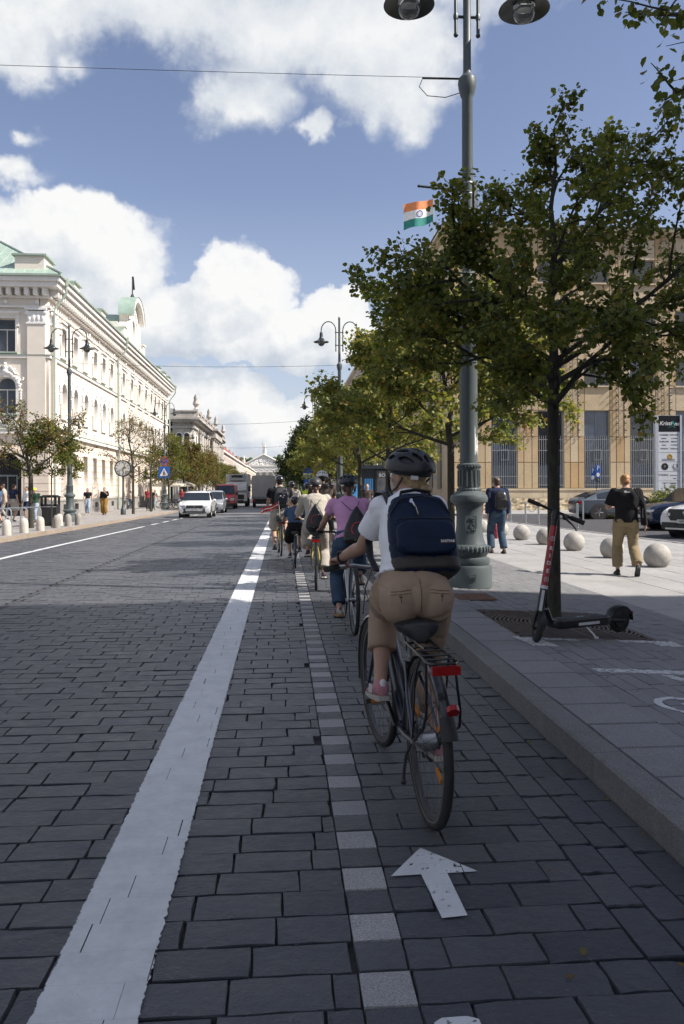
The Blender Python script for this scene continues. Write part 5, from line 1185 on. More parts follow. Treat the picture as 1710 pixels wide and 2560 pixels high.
for (x, yy), l_ in zip([(11.0, 37.8), (11.05, 35.6), (11.1, 33.9), (11.15, 31.9), (11.2, 29.6), (13.1, 38.5), (14.2, 36.8)], pl_): tag(place(pmm, 'steel_post', None, (x, yy, gz(yy) - .004)), l_, 'post', 'steel posts beside the asphalt lane')
b = B(); b.tube([(11.05, 35.6, .72), (11.07, 35.0, .45), (11.08, 34.5, .48), (11.1, 33.9, .74)], .012, 5); tag(b.obj('chain', gr_m), 'slack chain hanging between two steel posts', 'chain')
# bicycle stands
stn = B(); stn.tube([(0, 0, 0), (0, 0, .68), (.03, 0, .76), (.10, 0, .80), (.62, 0, .80), (.69, 0, .76), (.72, 0, .68), (.72, 0, 0)], .026, 8); stm = stn.mesh('bicycle_stand', mat('brushed_steel'))
for k, (x, yy) in enumerate(((-9.9, 25.4), (-9.8, 27.6), (-9.75, 29.1), (-9.6, 30.2))): tag(place(stm, 'bicycle_stand', None, (x, yy, lz(yy) - .01)), ['nearest steel bicycle stand at the left edge', 'second steel bicycle stand behind the first', 'third steel bicycle stand left of the tree trunk', 'farthest steel bicycle stand right behind the tree trunk'][k], 'bicycle stand', 'steel bicycle stands on the left pavement')
# litter bin
blk_m = mat('black_plastic', (.018, .019, .021), .45, var=.2, vs=5); t = thing('litter_bin', 'black square litter bin with open sides beside the left lamp', 'litter bin', (-9.35, 33.1, lz(33)))
b = B(); b.box((0, 0, .40), (.62, .6, .80)); b.obj('body', blk_m, t)
b = B()
for sx in (-1, 1):
    for sy in (-1, 1): b.box((sx * .27, sy * .26, .97), (.08, .08, .34))
b.bb(-.31, .31, -.3, .3, .80, .87); b.obj('collar', blk_m, t); b = B(); b.box((0, 0, 1.17), (.66, .64, .07)); b.box((0, 0, 1.22), (.60, .58, .05), taper=.8); b.obj('lid', blk_m, t)
b = B(); b.bb(-.315, .315, -.305, -.302, .76, .79); b.obj('stripe', mat('silver_trim', (.5, .5, .5), .4, .5), t)
# round clock on post
t = thing('street_clock', 'round faced street clock on a dark post on the left pavement', 'clock', (-9.85, 50.5, lz(50)))
b = B(); b.lathe([(.16, 0), (.16, .35), (.12, .40), (.09, .55), (.07, .62), (.055, 2.35), (.06, 2.45)], n=12); b.obj('post', iron_dk, t)
b = B(); b.cyl((0, -.12, 2.88), (0, .12, 2.88), .52, 28); b.obj('housing', iron_dk, t); b = B(); b.cyl((0, -.128, 2.88), (0, -.12, 2.88), .44, 28); f_ = b.obj('dial', mat('clock_face', (.62, .60, .55), .5), t)
b = B()
for k in range(12): a = k * math.pi / 6; b.box((.37 * math.sin(a), -.13, 2.88 + .37 * math.cos(a)), (.03, .008, .09), rot=Matrix.Rotation(a, 3, 'Y'))
b.tube([(0, -.135, 2.88), (.22, -.135, 2.95)], .022, 4); b.tube([(0, -.135, 2.88), (.09, -.135, 2.55)], .018, 4); b.obj('hands', blk_m, f_)
# ---------------------------------------------------------------- traffic signs
blue_s = mat('sign_blue', (.015, .09, .38), .4, var=.03); red_s = mat('sign_red', (.45, .02, .02), .4, var=.03); wht_s = mat('sign_white', (.72, .72, .70), .45, var=.03); blk_s = mat('print_black', (.015, .015, .018), .5, var=.03)
def disc(b, x, z, r, y0, n=24): b.cyl((x, y0, z), (x, y0 + .006, z), r, n, smooth=False)
t = thing('zebra_crossing_sign', 'square blue zebra crossing sign on the left lamp post', 'traffic sign', (-9.75, 67.3, lz(67)))
b = B(); b.box((0, -.13, 3.1), (.95, .02, .95)); b.obj('sign_plate', blue_s, t); b = B(); b.prism([(-.36, 2.80), (.36, 2.80), (0, 3.46)], 'y', -.146, -.141); b.obj('white_triangle', wht_s, t)
b = B(); b.ell((0, -.155, 3.26), (.045, .01, .045), 8, 5); b.tube([(0, -.152, 3.2), (0, -.152, 3.05), (-.09, -.152, 2.86)], .025, 4); b.tube([(0, -.152, 3.05), (.09, -.152, 2.86)], .025, 4); b.tube([(-.1, -.152, 3.05), (0, -.152, 3.18), (.1, -.152, 3.06)], .02, 4); b.obj('walking_figure', blk_s, t)
def nostop(name, label, loc, z, r=.3, noentry=False):
    t = thing(name, label, 'traffic sign', loc); b = B(); disc(b, 0, z, r, -.13); b.obj('sign_plate', red_s, t)
    if noentry: b = B(); b.box((0, -.134, z), (r * 1.4, .006, r * .36)); b.obj('white_bar', wht_s, t)
    else:
        b = B(); disc(b, 0, z, r * .82, -.134); b.obj('blue_field', blue_s, t)
        b = B(); b.box((0, -.138, z), (r * 1.7, .006, r * .14), rot=Matrix.Rotation(R(45), 3, 'Y')); b.box((0, -.142, z), (r * 1.7, .006, r * .14), rot=Matrix.Rotation(R(-45), 3, 'Y')); b.obj('red_cross', red_s, t)
    return t
nostop('no_stopping_sign', 'round blue and red no stopping sign above the zebra sign', (-9.75, 67.3, lz(67)), 4.0, .38)
pp = thing('sign_post', 'thin grey sign post left of the leaning riders, right pavement', 'post', (2.05, 46, pz(2, 46))); b = B(); b.tube([(0, -.02, 0), (0, -.02, 3.2)], .035, 8); b.obj('pole', gr_m, pp)
nostop('no_stopping_sign', 'round blue and red no stopping sign above the no entry sign', (2.05, 46, pz(2, 46)), 2.95, .27); nostop('no_entry_sign', 'red round no entry sign with white bar on the right', (2.05, 46, pz(2, 46)), 2.36, .29, True)
t = thing('lane_sign', 'blue rectangular bus lane signs left of the no entry sign', 'traffic sign', (1.5, 46, pz(2, 46))); b = B(); b.box((0, 0, 2.45), (.55, .02, .5)); b.box((0, 0, 1.85), (.5, .02, .5)); b.tube([(0, .05, 0), (0, .05, 2.7)], .03, 6); b.obj('sign_plate', blue_s, t)
b = B(); b.box((.0, -.014, 2.36), (.55, .006, .12)); b.tube([(-.12, -.016, 1.78), (-.1, -.016, 1.9), (0, -.016, 1.84), (.1, -.016, 1.92), (.14, -.016, 1.78)], .02, 4); b.obj('white_symbol', wht_s, t)
t = thing('parking_sign', 'blue P parking sign pair on a thin post before the stone building', 'traffic sign', (20.6, 51.0, gz(51) + .1), R(-8)); t.scale = (.62, 1, .86)
b = B(); b.tube([(0, .03, 0), (0, .03, 3.5)], .035, 6); b.obj('pole', iron_dk, t); b = B(); b.box((.16, 0, 3.1), (.5, .02, 1.0)); b.box((-.36, .06, 2.9), (.42, .02, .95)); b.obj('sign_plate', blue_s, t)
text_mesh('P', .55, 'lettering', wht_s, t, Matrix.Translation((.16, -.014, 3.32)) @ Matrix.Rotation(R(90), 4, 'X')); text_mesh('P', .5, 'lettering', wht_s, t, Matrix.Translation((-.36, .046, 3.12)) @ Matrix.Rotation(R(90), 4, 'X'))
b = B(); b.cyl((.16, -.016, 2.83), (.16, -.011, 2.83), .17, 16); b.box((-.36, .046, 2.62), (.3, .006, .3)); b.obj('white_symbol', wht_s, t)
b = B(); b.torus((.0, .0, 2.45), .26, .03, (0, 1, 0), 20, 5, math.pi * .9, math.pi * 2.3); b.obj('cable_hoop', iron_dk, t)
# ---------------------------------------------------------------- advertising totem
tm = thing('shop_totem', 'tall white shop directory totem reading Kristiana before the stone building', 'sign', (20.75, 41.6, gz(41)), R(-3))
silver = mat('totem_silver', (.50, .53, .58), .4, .2, var=.05); wpan = mat('totem_white', (.62, .64, .68), .4, var=.04); bpan = mat('totem_black', (.012, .014, .018), .3, var=.05)
b = B(); b.bb(-.72, -.55, -.14, .14, 0, 5.5); b.bb(.62, .72, -.14, .14, 0, 5.5); b.bb(-.55, .62, -.05, .14, 0, 5.5); b.obj('frame', silver, tm)
b = B(); b.bb(-.55, .62, -.10, -.052, 4.62, 5.48); b.obj('black_panel', bpan, tm)
for (z0, z1) in ((3.50, 4.60), (3.0, 3.48), (2.48, 2.98), (1.98, 2.46), (1.45, 1.96), (.5, 1.43)): b = B(); b.bb(-.55, .62, -.10, -.052, z0, z1); b.obj('white_panel', wpan, tm)
TM = lambda x, z: Matrix.Translation((x, -.103, z)) @ Matrix.Rotation(R(90), 4, 'X')
teal = mat('teal_print', (.03, .38, .36), .5)
text_mesh('Kristi', .30, 'lettering', wht_s, tm, TM(-.16, 5.06), shear=.25, bold=.004); text_mesh('A', .33, 'lettering', teal, tm, TM(.24, 5.06), shear=.1); text_mesh('na', .30, 'lettering', wht_s, tm, TM(.46, 5.04), shear=.25, bold=.004)
b = B(); b.tube([(.0, -.104, 4.84), (.2, -.104, 4.93), (.36, -.104, 4.84)], .008, 4); b.obj('teal_swoosh', teal, tm)
for tx, x, z, s_ in (('CHANEL', -.24, 4.44, .13), ('TOM FORD', .31, 4.44, .10), ('KIVERA', -.24, 4.25, .085), ('LA PRAIRIE', .31, 4.25, .07), ('GUERLAIN', -.24, 4.08, .11), ('SISLEY', .31, 4.08, .12), ('Gucci', -.24, 3.90, .10), ('CLARINS', .31, 3.90, .085), ('ATKINSONS', -.24, 3.70, .08), ('VERSACE', .31, 3.70, .10), ('Klinika', .40, 2.56, .10), ('gro\u017eio namai', .28, 2.27, .075), ('Vilnius', .34, 2.10, .075), ('Kristiana', -.28, 2.30, .15)):
    text_mesh(tx, s_, 'lettering', blk_s, tm, TM(x, z), shear=.2 if tx == 'Kristiana' else 0, bold=.001)
b = B(); b.cyl((-.2, -.106, 2.74), (-.2, -.101, 2.74), .19, 24); b.torus((.38, -.105, 2.78), .12, .015, (0, 1, 0), 20, 4, math.pi * .65, math.pi * 2.35); 
for k in range(3): b.bb(-.35, .35, -.106, -.101, 3.06 + k * .04, 3.068 + k * .04)
for k in range(3): b.bb(-.25, -.18, -.106, -.101, 1.6 + k * .1, 1.64 + k * .1); b.bb(.1, .4, -.106, -.101, 1.6 + k * .1, 1.63 + k * .1)
b.bb(-.35, .45, -.106, -.101, 1.86, 1.875); b.obj('printed_marks', blk_s, tm)
text_mesh('Y', .14, 'lettering', wht_s, tm, Matrix.Translation((-.2, -.108, 2.74)) @ Matrix.Rotation(R(90), 4, 'X'))
b = B(); rr = random.Random(6); gold = mat('gold_print', (.38, .25, .06), .5, .3)
b.cyl((.08, -.106, 3.27), (.08, -.101, 3.27), .10, 12)
for k in range(10): a = k * .628; b.ell((.08 + .11 * math.cos(a), -.105, 3.27 + .11 * math.sin(a)), (.04, .008, .05), 6, 4)
b.obj('gold_crest', gold, tm)
# ---------------------------------------------------------------- kiosk with posters
kk = thing('kiosk', 'dark kiosk with blue lit panels and a fashion poster behind the cyclists', 'kiosk', (5.1, 44.5, gz(44)))
dkp = mat('kiosk_dark', (.03, .035, .045), .4, .2, var=.1); b = B(); b.bb(-1.3, 1.5, -.2, 2.2, 0, .35); b.bb(-1.3, 1.5, 0, 2.2, .35, 2.75); b.bb(-1.4, 1.6, -.3, 2.4, 2.75, 2.95); b.obj('body', dkp, kk)
def bluegrad(g, b, ob):
    n = g.nt.nodes.new('ShaderNodeTexWave'); n.bands_direction = 'X'; g.put(n.inputs['Vector'], ob); n.inputs['Scale'].default_value = 3.2; n.inputs['Distortion'].default_value = 1.2; n.inputs['Detail'].default_value = 3
    g.put(b.inputs['Base Color'], g.ramp(n.outputs[0], [(0, (.02, .09, .30)), (.5, (.05, .25, .55)), (1, (.16, .45, .70))])); b.inputs['Roughness'].default_value = .2
bpn = mat('blue_striped_panel', fn=bluegrad)
for (x0, x1) in ((-1.15, -.65), (-.52, .0)):
    b = B(); b.bb(x0, x1, -.03, -.002, .5, 2.2); b.obj('blue_panel', bpn, kk)
pf = B(); pf.bb(.12, 1.42, -.12, -.002, .3, 2.7); pf.obj('poster_frame', dkp, kk)
pb = B(); pb.bb(.22, 1.32, -.13, -.121, .42, 2.6); po = pb.obj('poster', mat('poster_print', fn=lambda g, b, ob: g.put(b.inputs['Base Color'], g.ramp(g.noise(ob, 2.2, 2, .5), [(.35, (.045, .05, .06)), (.55, (.10, .095, .10)), (.7, (.16, .14, .13))]))), kk)
# the seated person in the poster, printed flat
pc = B(); P2 = lambda pts, y=-.134: pc.prism(pts, 'y', y - .001, y)
P2([(.55, .95), (1.05, .95), (1.12, 1.25), (1.0, 1.55), (.95, 1.78), (.72, 1.82), (.58, 1.6), (.5, 1.2)]); pc.obj('printed_jacket', mat('poster_navy', (.03, .05, .14), .5), po)
pc = B(); pc.cyl((.83, -.136, 1.95), (.83, -.134, 1.95), .11, 14); pc.box((.74, -.135, 1.5), (.1, .002, .12)); pc.obj('printed_face', mat('poster_skin', (.30, .19, .14), .5), po)
KM = lambda x, z, y=-.134: Matrix.Translation((x, y, z)) @ Matrix.Rotation(R(90), 4, 'X')
text_mesh('BOOZT', .27, 'lettering', wht_s, po, KM(.77, 2.38), bold=.006); text_mesh('25%', .28, 'lettering', wht_s, po, KM(.7, .82, -.138)); text_mesh('-', .2, 'lettering', wht_s, po, KM(.4, .98)); text_mesh('iki', .12, 'lettering', wht_s, po, KM(.42, 1.06)); text_mesh('rudens kolekcija', .085, 'lettering', wht_s, po, KM(.72, .56))
# shrubs
def shrub(label, loc, r, seed, m_=leaf_g):
    t = thing('shrub', label, 'shrub', loc); rs = np.random.RandomState(seed); n = 3500; d = rs.normal(0, 1, (n, 3)); d[:, 2] = abs(d[:, 2]); d /= np.linalg.norm(d, axis=1)[:, None]; q = rs.uniform(.6, 1, (n, 1)) * (1 + .15 * np.sin(d[:, :1] * 7 + d[:, 1:2] * 5))
    me = leaves_mesh((d * q * np.array([[r[0], r[1], r[2]]])).tolist(), d.tolist(), rs.uniform(.07, .14, n).tolist(), m_, False, seed, 'foliage'); o = place(me, 'foliage', t); o['kind'] = 'stuff'
    b = B(); b.tube([(0, 0, 0), (.05, 0, r[2] * .6)], .04, 5); b.obj('stem', bark, t)
shrub('dark clipped shrub between the grey car and the totem', (17.6, 42.5, gz(42)), (1.0, .8, 1.15), 5, leaf_g); shrub('bright shrub at the right edge behind the navy car', (19.6, 39.3, gz(39)), (1.3, .9, 1.5), 6, leaf_g); shrub('small yellow green planter bush left of the lamp foot', (8.2, 47.8, gz(47)), (.6, .5, 1.0), 8, leaf_y)
# ---------------------------------------------------------------- people
from mathutils import noise as mnoise
def soft_mesh(b, name, m_, vox=.012, smooth=4, wr=0.0, ws=14.0, seed=0):
    """union of the shapes in b as ONE continuous surface (voxel remesh + smoothing), optional cloth folds"""
    me = b.mesh(name, None); o = bpy.data.objects.new(name, me)
    md = o.modifiers.new('r', 'REMESH'); md.mode = 'VOXEL'; md.voxel_size = vox; md.adaptivity = 0
    ms = o.modifiers.new('s', 'SMOOTH'); ms.iterations = smooth; ms.factor = .5
    out = evaluated(o); bpy.data.meshes.remove(me)
    out.name = name; out.materials.clear(); out.materials.append(m_)
    n = len(out.vertices)
    if wr and n:
        co = np.empty(n * 3); no = np.empty(n * 3); out.vertices.foreach_get('co', co); out.vertices.foreach_get('normal', no); co = co.reshape(-1, 3); no = no.reshape(-1, 3)
        d = np.empty(n)
        for i in range(n):
            p = co[i]; q = Vector((p[0] + seed, p[1], p[2])); wv = mnoise.noise(q * 4.0); v = Vector((p[0] * ws * .6 + seed, p[1] * ws * .6, p[2] * ws * 1.3 + wv * 1.2 + p[0] * ws * .35)); a = mnoise.noise(v * .6)
            c = max(0.0, 1 - abs(mnoise.noise(v + Vector((3, 1, 7)))) * 6.0); k = max(0.0, min(1.0, .55 + mnoise.noise(q * 5.0 + Vector((9, 2, 1))) * 1.6))
            d[i] = a * .7 - c * c * 1.3 * k
        out.vertices.foreach_set('co', (co + no * (d * wr)[:, None]).ravel())
    out.polygons.foreach_set('use_smooth', [True] * len(out.polygons)); out.update(); return out
skin = mat('skin', (.42, .255, .185), .55, var=.08, vs=14, bump=.15, bs=160, bd=.0015, spec=.35); skin2 = mat('tanned_skin', (.33, .19, .13), .55, var=.08, vs=14, spec=.35)
def cloth(name, col, var=.07, rough=.88, bump=.35, bs=260): return mat(name, col, rough, var=var, vs=11, bump=bump, bs=bs, bd=.001, spec=.2)
whiteT = cloth('white_cotton', (.80, .80, .83)); khaki = cloth('khaki_cotton', (.36, .258, .187)); denim = cloth('blue_denim', (.045, .075, .12), .25); denim_l = cloth('pale_denim', (.30, .36, .43), .2)
blackC = cloth('black_cotton', (.014, .014, .016)); beige = cloth('beige_linen', (.42, .385, .33)); pinkT = cloth('pink_cotton', (.62, .32, .54)); navyC = cloth('navy_nylon', (.008, .018, .045), .15, .6); greyS = cloth('stone_grey_cotton', (.36, .33, .29)); ochre = cloth('ochre_cotton', (.25, .14, .035)); yelV = cloth('hi_vis_yellow', (.62, .72, .06)); redC = cloth('dark_red_cotton', (.28, .05, .06)); olive = cloth('olive_tan_cotton', (.25, .195, .115)); greenT = cloth('dark_green_cotton', (.03, .07, .045)); camo = cloth('dark_floral_cotton', (.07, .055, .05), .6)  # pink is lightened to stand in for sun on the rider's back
denC = cloth('charcoal_cotton', (.04, .042, .05)); navyT = cloth('navy_cotton', (.02, .028, .06)); blueT = cloth('faded_blue_cotton', (.06, .10, .18)); brownleather = mat('dark_brown_leather', (.035, .026, .022), .55, var=.15, vs=20)
hair_bl = mat('blonde_hair', fn=lambda g, b, ob: (g.put(b.inputs['Base Color'], g.ramp(g.noise(g.v('MULTIPLY', ob, (1, 1, .25)), 140, 4, .6), [(.3, (.20, .12, .05)), (.7, (.50, .37, .20))])), setattr(b.inputs['Roughness'], 'default_value', .45)))
hair_br = mat('brown_hair', (.06, .03, .018), .5, var=.35, vs=60); hair_dk = mat('dark_hair', (.02, .014, .010), .5, var=.3, vs=60); hair_gi = mat('ginger_hair', (.30, .14, .05), .5, var=.35, vs=60)
shoe_w = mat('off_white_rubber', (.42, .39, .35), .7); shoe_p = mat('pink_suede', (.42, .19, .22), .85, var=.15, vs=30); shoe_b = mat('black_shoe', (.02, .02, .022), .6, var=.1); gum = mat('gum_sole', (.32, .18, .07), .6); lip = mat('lip_red', (.30, .11, .09), .5); eyew = mat('eye_dark', (.02, .018, .016), .2)
def ik(a, c, l1, l2, pole):
    a, c, pole = Vector(a), Vector(c), Vector(pole); d = c - a; L = min(d.length, (l1 + l2) * .999); u = d.normalized(); x = (l1 * l1 - l2 * l2 + L * L) / (2 * L); h = math.sqrt(max(l1 * l1 - x * x, 0))
    p = pole - u * pole.dot(u); p = p.normalized() if p.length > 1e-6 else Vector((1, 0, 0)); return a + u * x + p * h
def rings(b, sts, side=Vector((1, 0, 0)), n=18, power=2.3):
    """loft of super-ellipse rings: sts = [(centre, half width, half depth)]"""
    R_ = []
    for i, (c, hw, hd) in enumerate(sts):
        d = (Vector(sts[min(i + 1, len(sts) - 1)][0]) - Vector(sts[max(i - 1, 0)][0])).normalized(); f = d.cross(side).normalized(); s_ = f.cross(d).normalized()
        ring = []
        for j in range(n):
            a = 2 * math.pi * j / n; cx, sx = math.cos(a), math.sin(a); ring.append(Vector(c) + s_ * hw * math.copysign(abs(cx) ** (2 / power), cx) + f * hd * math.copysign(abs(sx) ** (2 / power), sx))
        R_.append(ring)
    b.loft(R_); return b
def hand_grip(b, wrist, grip, ax, side, s=1.0):
    """palm on a bar running along ax, four fingers curled round it, thumb underneath"""
    w, g, ax = Vector(wrist), Vector(grip), Vector(ax).normalized(); fw = Vector((0, 1, 0)); fw = (fw - ax * fw.dot(ax)).normalized(); up = ax.cross(fw); up = up if up.z > 0 else -up
    pc = g + up * .024 * s - fw * .022 * s
    for k in (-1.2, -.4, .4, 1.2): b.tube([w + ax * k * .012 * s, w.lerp(pc, .55) + ax * k * .017 * s, pc + ax * k * .021 * s], [.019 * s, .019 * s, .014 * s], 8)
    for k, L in ((-1.5, .92), (-.5, 1.0), (.5, 1.03), (1.5, .82)):
        kx = ax * k * .0205 * s; b.tube([pc + kx, g + kx + up * .030 * s + fw * .012 * s, g + kx + up * .020 * s + fw * .036 * L * s, g + kx - up * .010 * s + fw * .034 * s, g + kx - up * .027 * s + fw * .010 * s], [.0115 * s, .0105 * s, .0095 * s, .0085 * s, .0075 * s], 8)
    tx = -ax * side * .045 * s; b.tube([w.lerp(pc, .35) + tx * .4 - up * .008, g + tx - fw * .028 * s - up * .004, g + tx * 1.1 - up * .024 * s - fw * .006 * s, g + tx * 1.15 - up * .026 * s + fw * .014 * s], [.015 * s, .013 * s, .0105 * s, .008 * s], 8)
def hand_relaxed(b, w, d, side, s=1.0):
    w, d = Vector(w), Vector(d).normalized(); x = Vector((1, 0, 0)); x = (x - d * x.dot(d)).normalized(); f = d.cross(x); f = f if f.y > 0 else -f
    b.tube([w, w + d * .05 * s, w + d * .088 * s], [.02 * s, .030 * s, .024 * s], 8, flat=.9)
    for k, L in ((-1.5, .85), (-.5, 1.0), (.5, .97), (1.5, .78)): p = w + d * .082 * s + f * k * .017 * s; b.tube([p, p + d * .035 * s * L - x * side * .006, p + d * .062 * s * L - x * side * .018, p + d * .078 * s * L - x * side * .034], [.0095 * s, .009 * s, .008 * s, .007 * s], 6)
    b.tube([w + d * .02 * s + f * .02 * s, w + d * .05 * s + f * .045 * s, w + d * .08 * s + f * .048 * s - x * side * .01], [.013 * s, .0105 * s, .008 * s], 6)
def head_shape(b, c, s, rot):
    c = Vector(c); T = lambda p: c + rot @ (Vector(p) * s)
    b.ell(c, (.073 * s, .092 * s, .098 * s), 18, 12, rot); b.ell(T((0, .022, -.055)), (.057 * s, .066 * s, .062 * s), 14, 10, rot); b.ell(T((0, .052, -.098)), (.028 * s, .026 * s, .022 * s), 10, 6, rot)
    b.tube([T((0, .086, .005)), T((0, .106, -.028)), T((0, .088, -.040))], [.009 * s, .014 * s, .012 * s], 8)
    for sx in (-1, 1):
        b.ell(T((sx * .076, -.006, -.018)), (.010 * s, .020 * s, .031 * s), 8, 6, rot); b.ell(T((sx * .035, .070, -.032)), (.022 * s, .018 * s, .020 * s), 8, 6, rot); b.ell(T((sx * .032, .078, .018)), (.022 * s, .012 * s, .008 * s), 8, 6, rot)
def face_bits(root, c, s, rot):
    c = Vector(c); T = lambda p: c + rot @ (Vector(p) * s); b = B()
    for sx in (-1, 1): b.ell(T((sx * .030, .0845, .0)), (.012 * s, .008 * s, .0065 * s), 8, 6, rot)
    b.obj('eyes', eyew, root); b = B(); b.ell(T((0, .092, -.066)), (.021 * s, .007 * s, .0065 * s), 8, 6, rot); b.obj('mouth', lip, root)
def shoe(root, ankle, d, s, m_, sole, stripe=None, side=1, up=Vector((0, 0, 1))):
    a, d = Vector(ankle), Vector(d).normalized(); x = d.cross(up).normalized(); u = x.cross(d).normalized(); T = lambda f, v, l=0: a + d * f * s + u * v * s + x * l * s
    b = B(); n = 12
    def rg(f, hw, z0, z1): return [T(f, z0 + (z1 - z0) * .5 * (1 + math.sin(t)), hw * math.cos(t)) for t in [2 * math.pi * j / n for j in range(n)]]
    b.loft([rg(-.062, .022, -.060, -.01), rg(-.05, .034, -.064, .02), rg(-.01, .037, -.064, .03), rg(.05, .039, -.066, .0), rg(.10, .042, -.066, -.022), rg(.145, .040, -.066, -.030), rg(.175, .028, -.064, -.038)]); o = place(soft_mesh(b, 'shoe', m_, .007 if s > .95 else .01, 3), 'shoe', root)
    b = B(); pts = [(-.066, .026), (-.055, .038), (0, .038), (.05, .041), (.10, .045), (.15, .042), (.182, .026)]
    ol = [T(f, -.080, l) for f, l in pts] + [T(f, -.080, -l) for f, l in pts[::-1]]; ot = [T(f, -.056, l) for f, l in pts] + [T(f, -.056, -l) for f, l in pts[::-1]]; b.loft([ol, ot], smooth=False); b.obj('sole', sole, o)
    if stripe:
        b = B()
        for k in range(3):
            for sg in (-1, 1): b.box(T(.028 + k * .022, -.028, sg * .0385), (.004, .009, .045), rot=Matrix((x, d, u)).transposed() @ Matrix.Rotation(R(25), 3, 'X'))
        b.obj('stripes', stripe, o); b = B(); b.ell(T(-.055, .004, 0), (.017 * s, .010 * s, .024 * s), 10, 6); b.obj('heel_patch', stripe, o)
    return o
def helmet(root, c, s, rot, m_, inner, name='helmet', vents=True, refl=True, visor=False):
    c = Vector(c); T = lambda p: c + rot @ (Vector(p) * s); b = B()
    b.ell(T((0, -.004, .026)), (.090 * s, .116 * s, .084 * s), 22, 9, rot, z0=-.30); o = b.obj(name, inner, root)
    if vents:
        rb = B(); na, nt_ = (64, 48) if s > 1.1 else (36, 28)
        VN = [(0, -.95, .17, .22), (0, -.25, .15, .30), (0, .55, .15, .32), (-.52, -.72, .17, .30), (.52, -.72, .17, .30), (-.50, .12, .15, .36), (.50, .12, .15, .36), (-.50, .85, .14, .22), (.50, .85, .14, .22), (-1.02, -.42, .16, .34), (1.02, -.42, .16, .34), (-1.0, .42, .14, .30), (1.0, .42, .14, .30)]
        def E(a, t, q): return T((.103 * q * math.sin(a) * math.cos(t), .132 * q * math.sin(t) - .004, .026 + .098 * q * math.cos(a) * math.cos(t)))
        for ia in range(na):
            a0, a1 = -1.72 + 3.44 * ia / na, -1.72 + 3.44 * (ia + 1) / na
            for it in range(nt_):
                t0, t1 = -1.48 + 2.96 * it / nt_, -1.48 + 2.96 * (it + 1) / nt_; am, tm_ = (a0 + a1) / 2, (t0 + t1) / 2
                zloc = .026 + .098 * math.cos(am) * math.cos(tm_)
                if zloc < .004 - .014 * max(0, -math.sin(tm_)) or any(((am - v[0]) / v[2]) ** 2 + ((tm_ - v[1]) / v[3]) ** 2 < 1 for v in VN): continue
                P8 = [E(a_, t_, q) for q in (1.0, .86) for a_, t_ in ((a0, t0), (a1, t0), (a1, t1), (a0, t1))]; rb.add(P8, [(0, 1, 2, 3), (7, 6, 5, 4), (0, 4, 5, 1), (1, 5, 6, 2), (2, 6, 7, 3), (3, 7, 4, 0)])
        place(soft_mesh(rb, 'shell', m_, .005 if s > 1.1 else .008, 4), 'shell', o)
    else: b = B(); b.ell(T((0, -.004, .030)), (.100 * s, .128 * s, .092 * s), 24, 10, rot, z0=-.30); b.obj('shell', m_, o)
    if refl:
        b = B()
        for sx in (-1, 1): b.box(T((sx * .066, -.108, -.002)), (.034 * s, .010 * s, .016 * s), rot=rot @ Matrix.Rotation(sx * .75, 3, 'Z'))
        b.obj('reflector', mat('reflector_white', (.62, .62, .60), .3), o)
    if visor: b = B(); b.prism([(-.07, 0), (.07, 0), (.05, .012), (-.05, .012)], 'y', 0, .05); vo = b.obj('visor', m_, o, M=Matrix.Translation(T((0, .115, .0))) @ rot.to_4x4())
    b = B()
    for sx in (-1, 1): b.tube([T((sx * .082, .05, -.01)), T((sx * .070, .045, -.07)), T((sx * .03, .055, -.118))], .0055, 5); b.tube([T((sx * .085, -.05, -.01)), T((sx * .074, -.005, -.06)), T((sx * .066, .035, -.085))], .0055, 5)
    b.obj('strap', blk_m, o); return o
def cap(root, c, s, rot, m_, back=True):
    c = Vector(c); T = lambda p: c + rot @ (Vector(p) * s); b = B(); b.ell(T((0, 0, .022)), (.081 * s, .100 * s, .088 * s), 18, 9, rot, z0=-.1); o = b.obj('cap', m_, root)
    b = B(); b.loft([[T((x, .085 + .0 * abs(x), .028 - .12 * x * x)) for x in (-.055, -.03, 0, .03, .055)] + [T((x, .155 - 6 * x * x, .010 - .2 * x * x)) for x in (.055, .03, 0, -.03, -.055)], [T((x, .085, .022 - .12 * x * x)) for x in (-.055, -.03, 0, .03, .055)] + [T((x, .155 - 6 * x * x, .004 - .2 * x * x)) for x in (.055, .03, 0, -.03, -.055)]], smooth=False); b.obj('brim', m_, o); return o
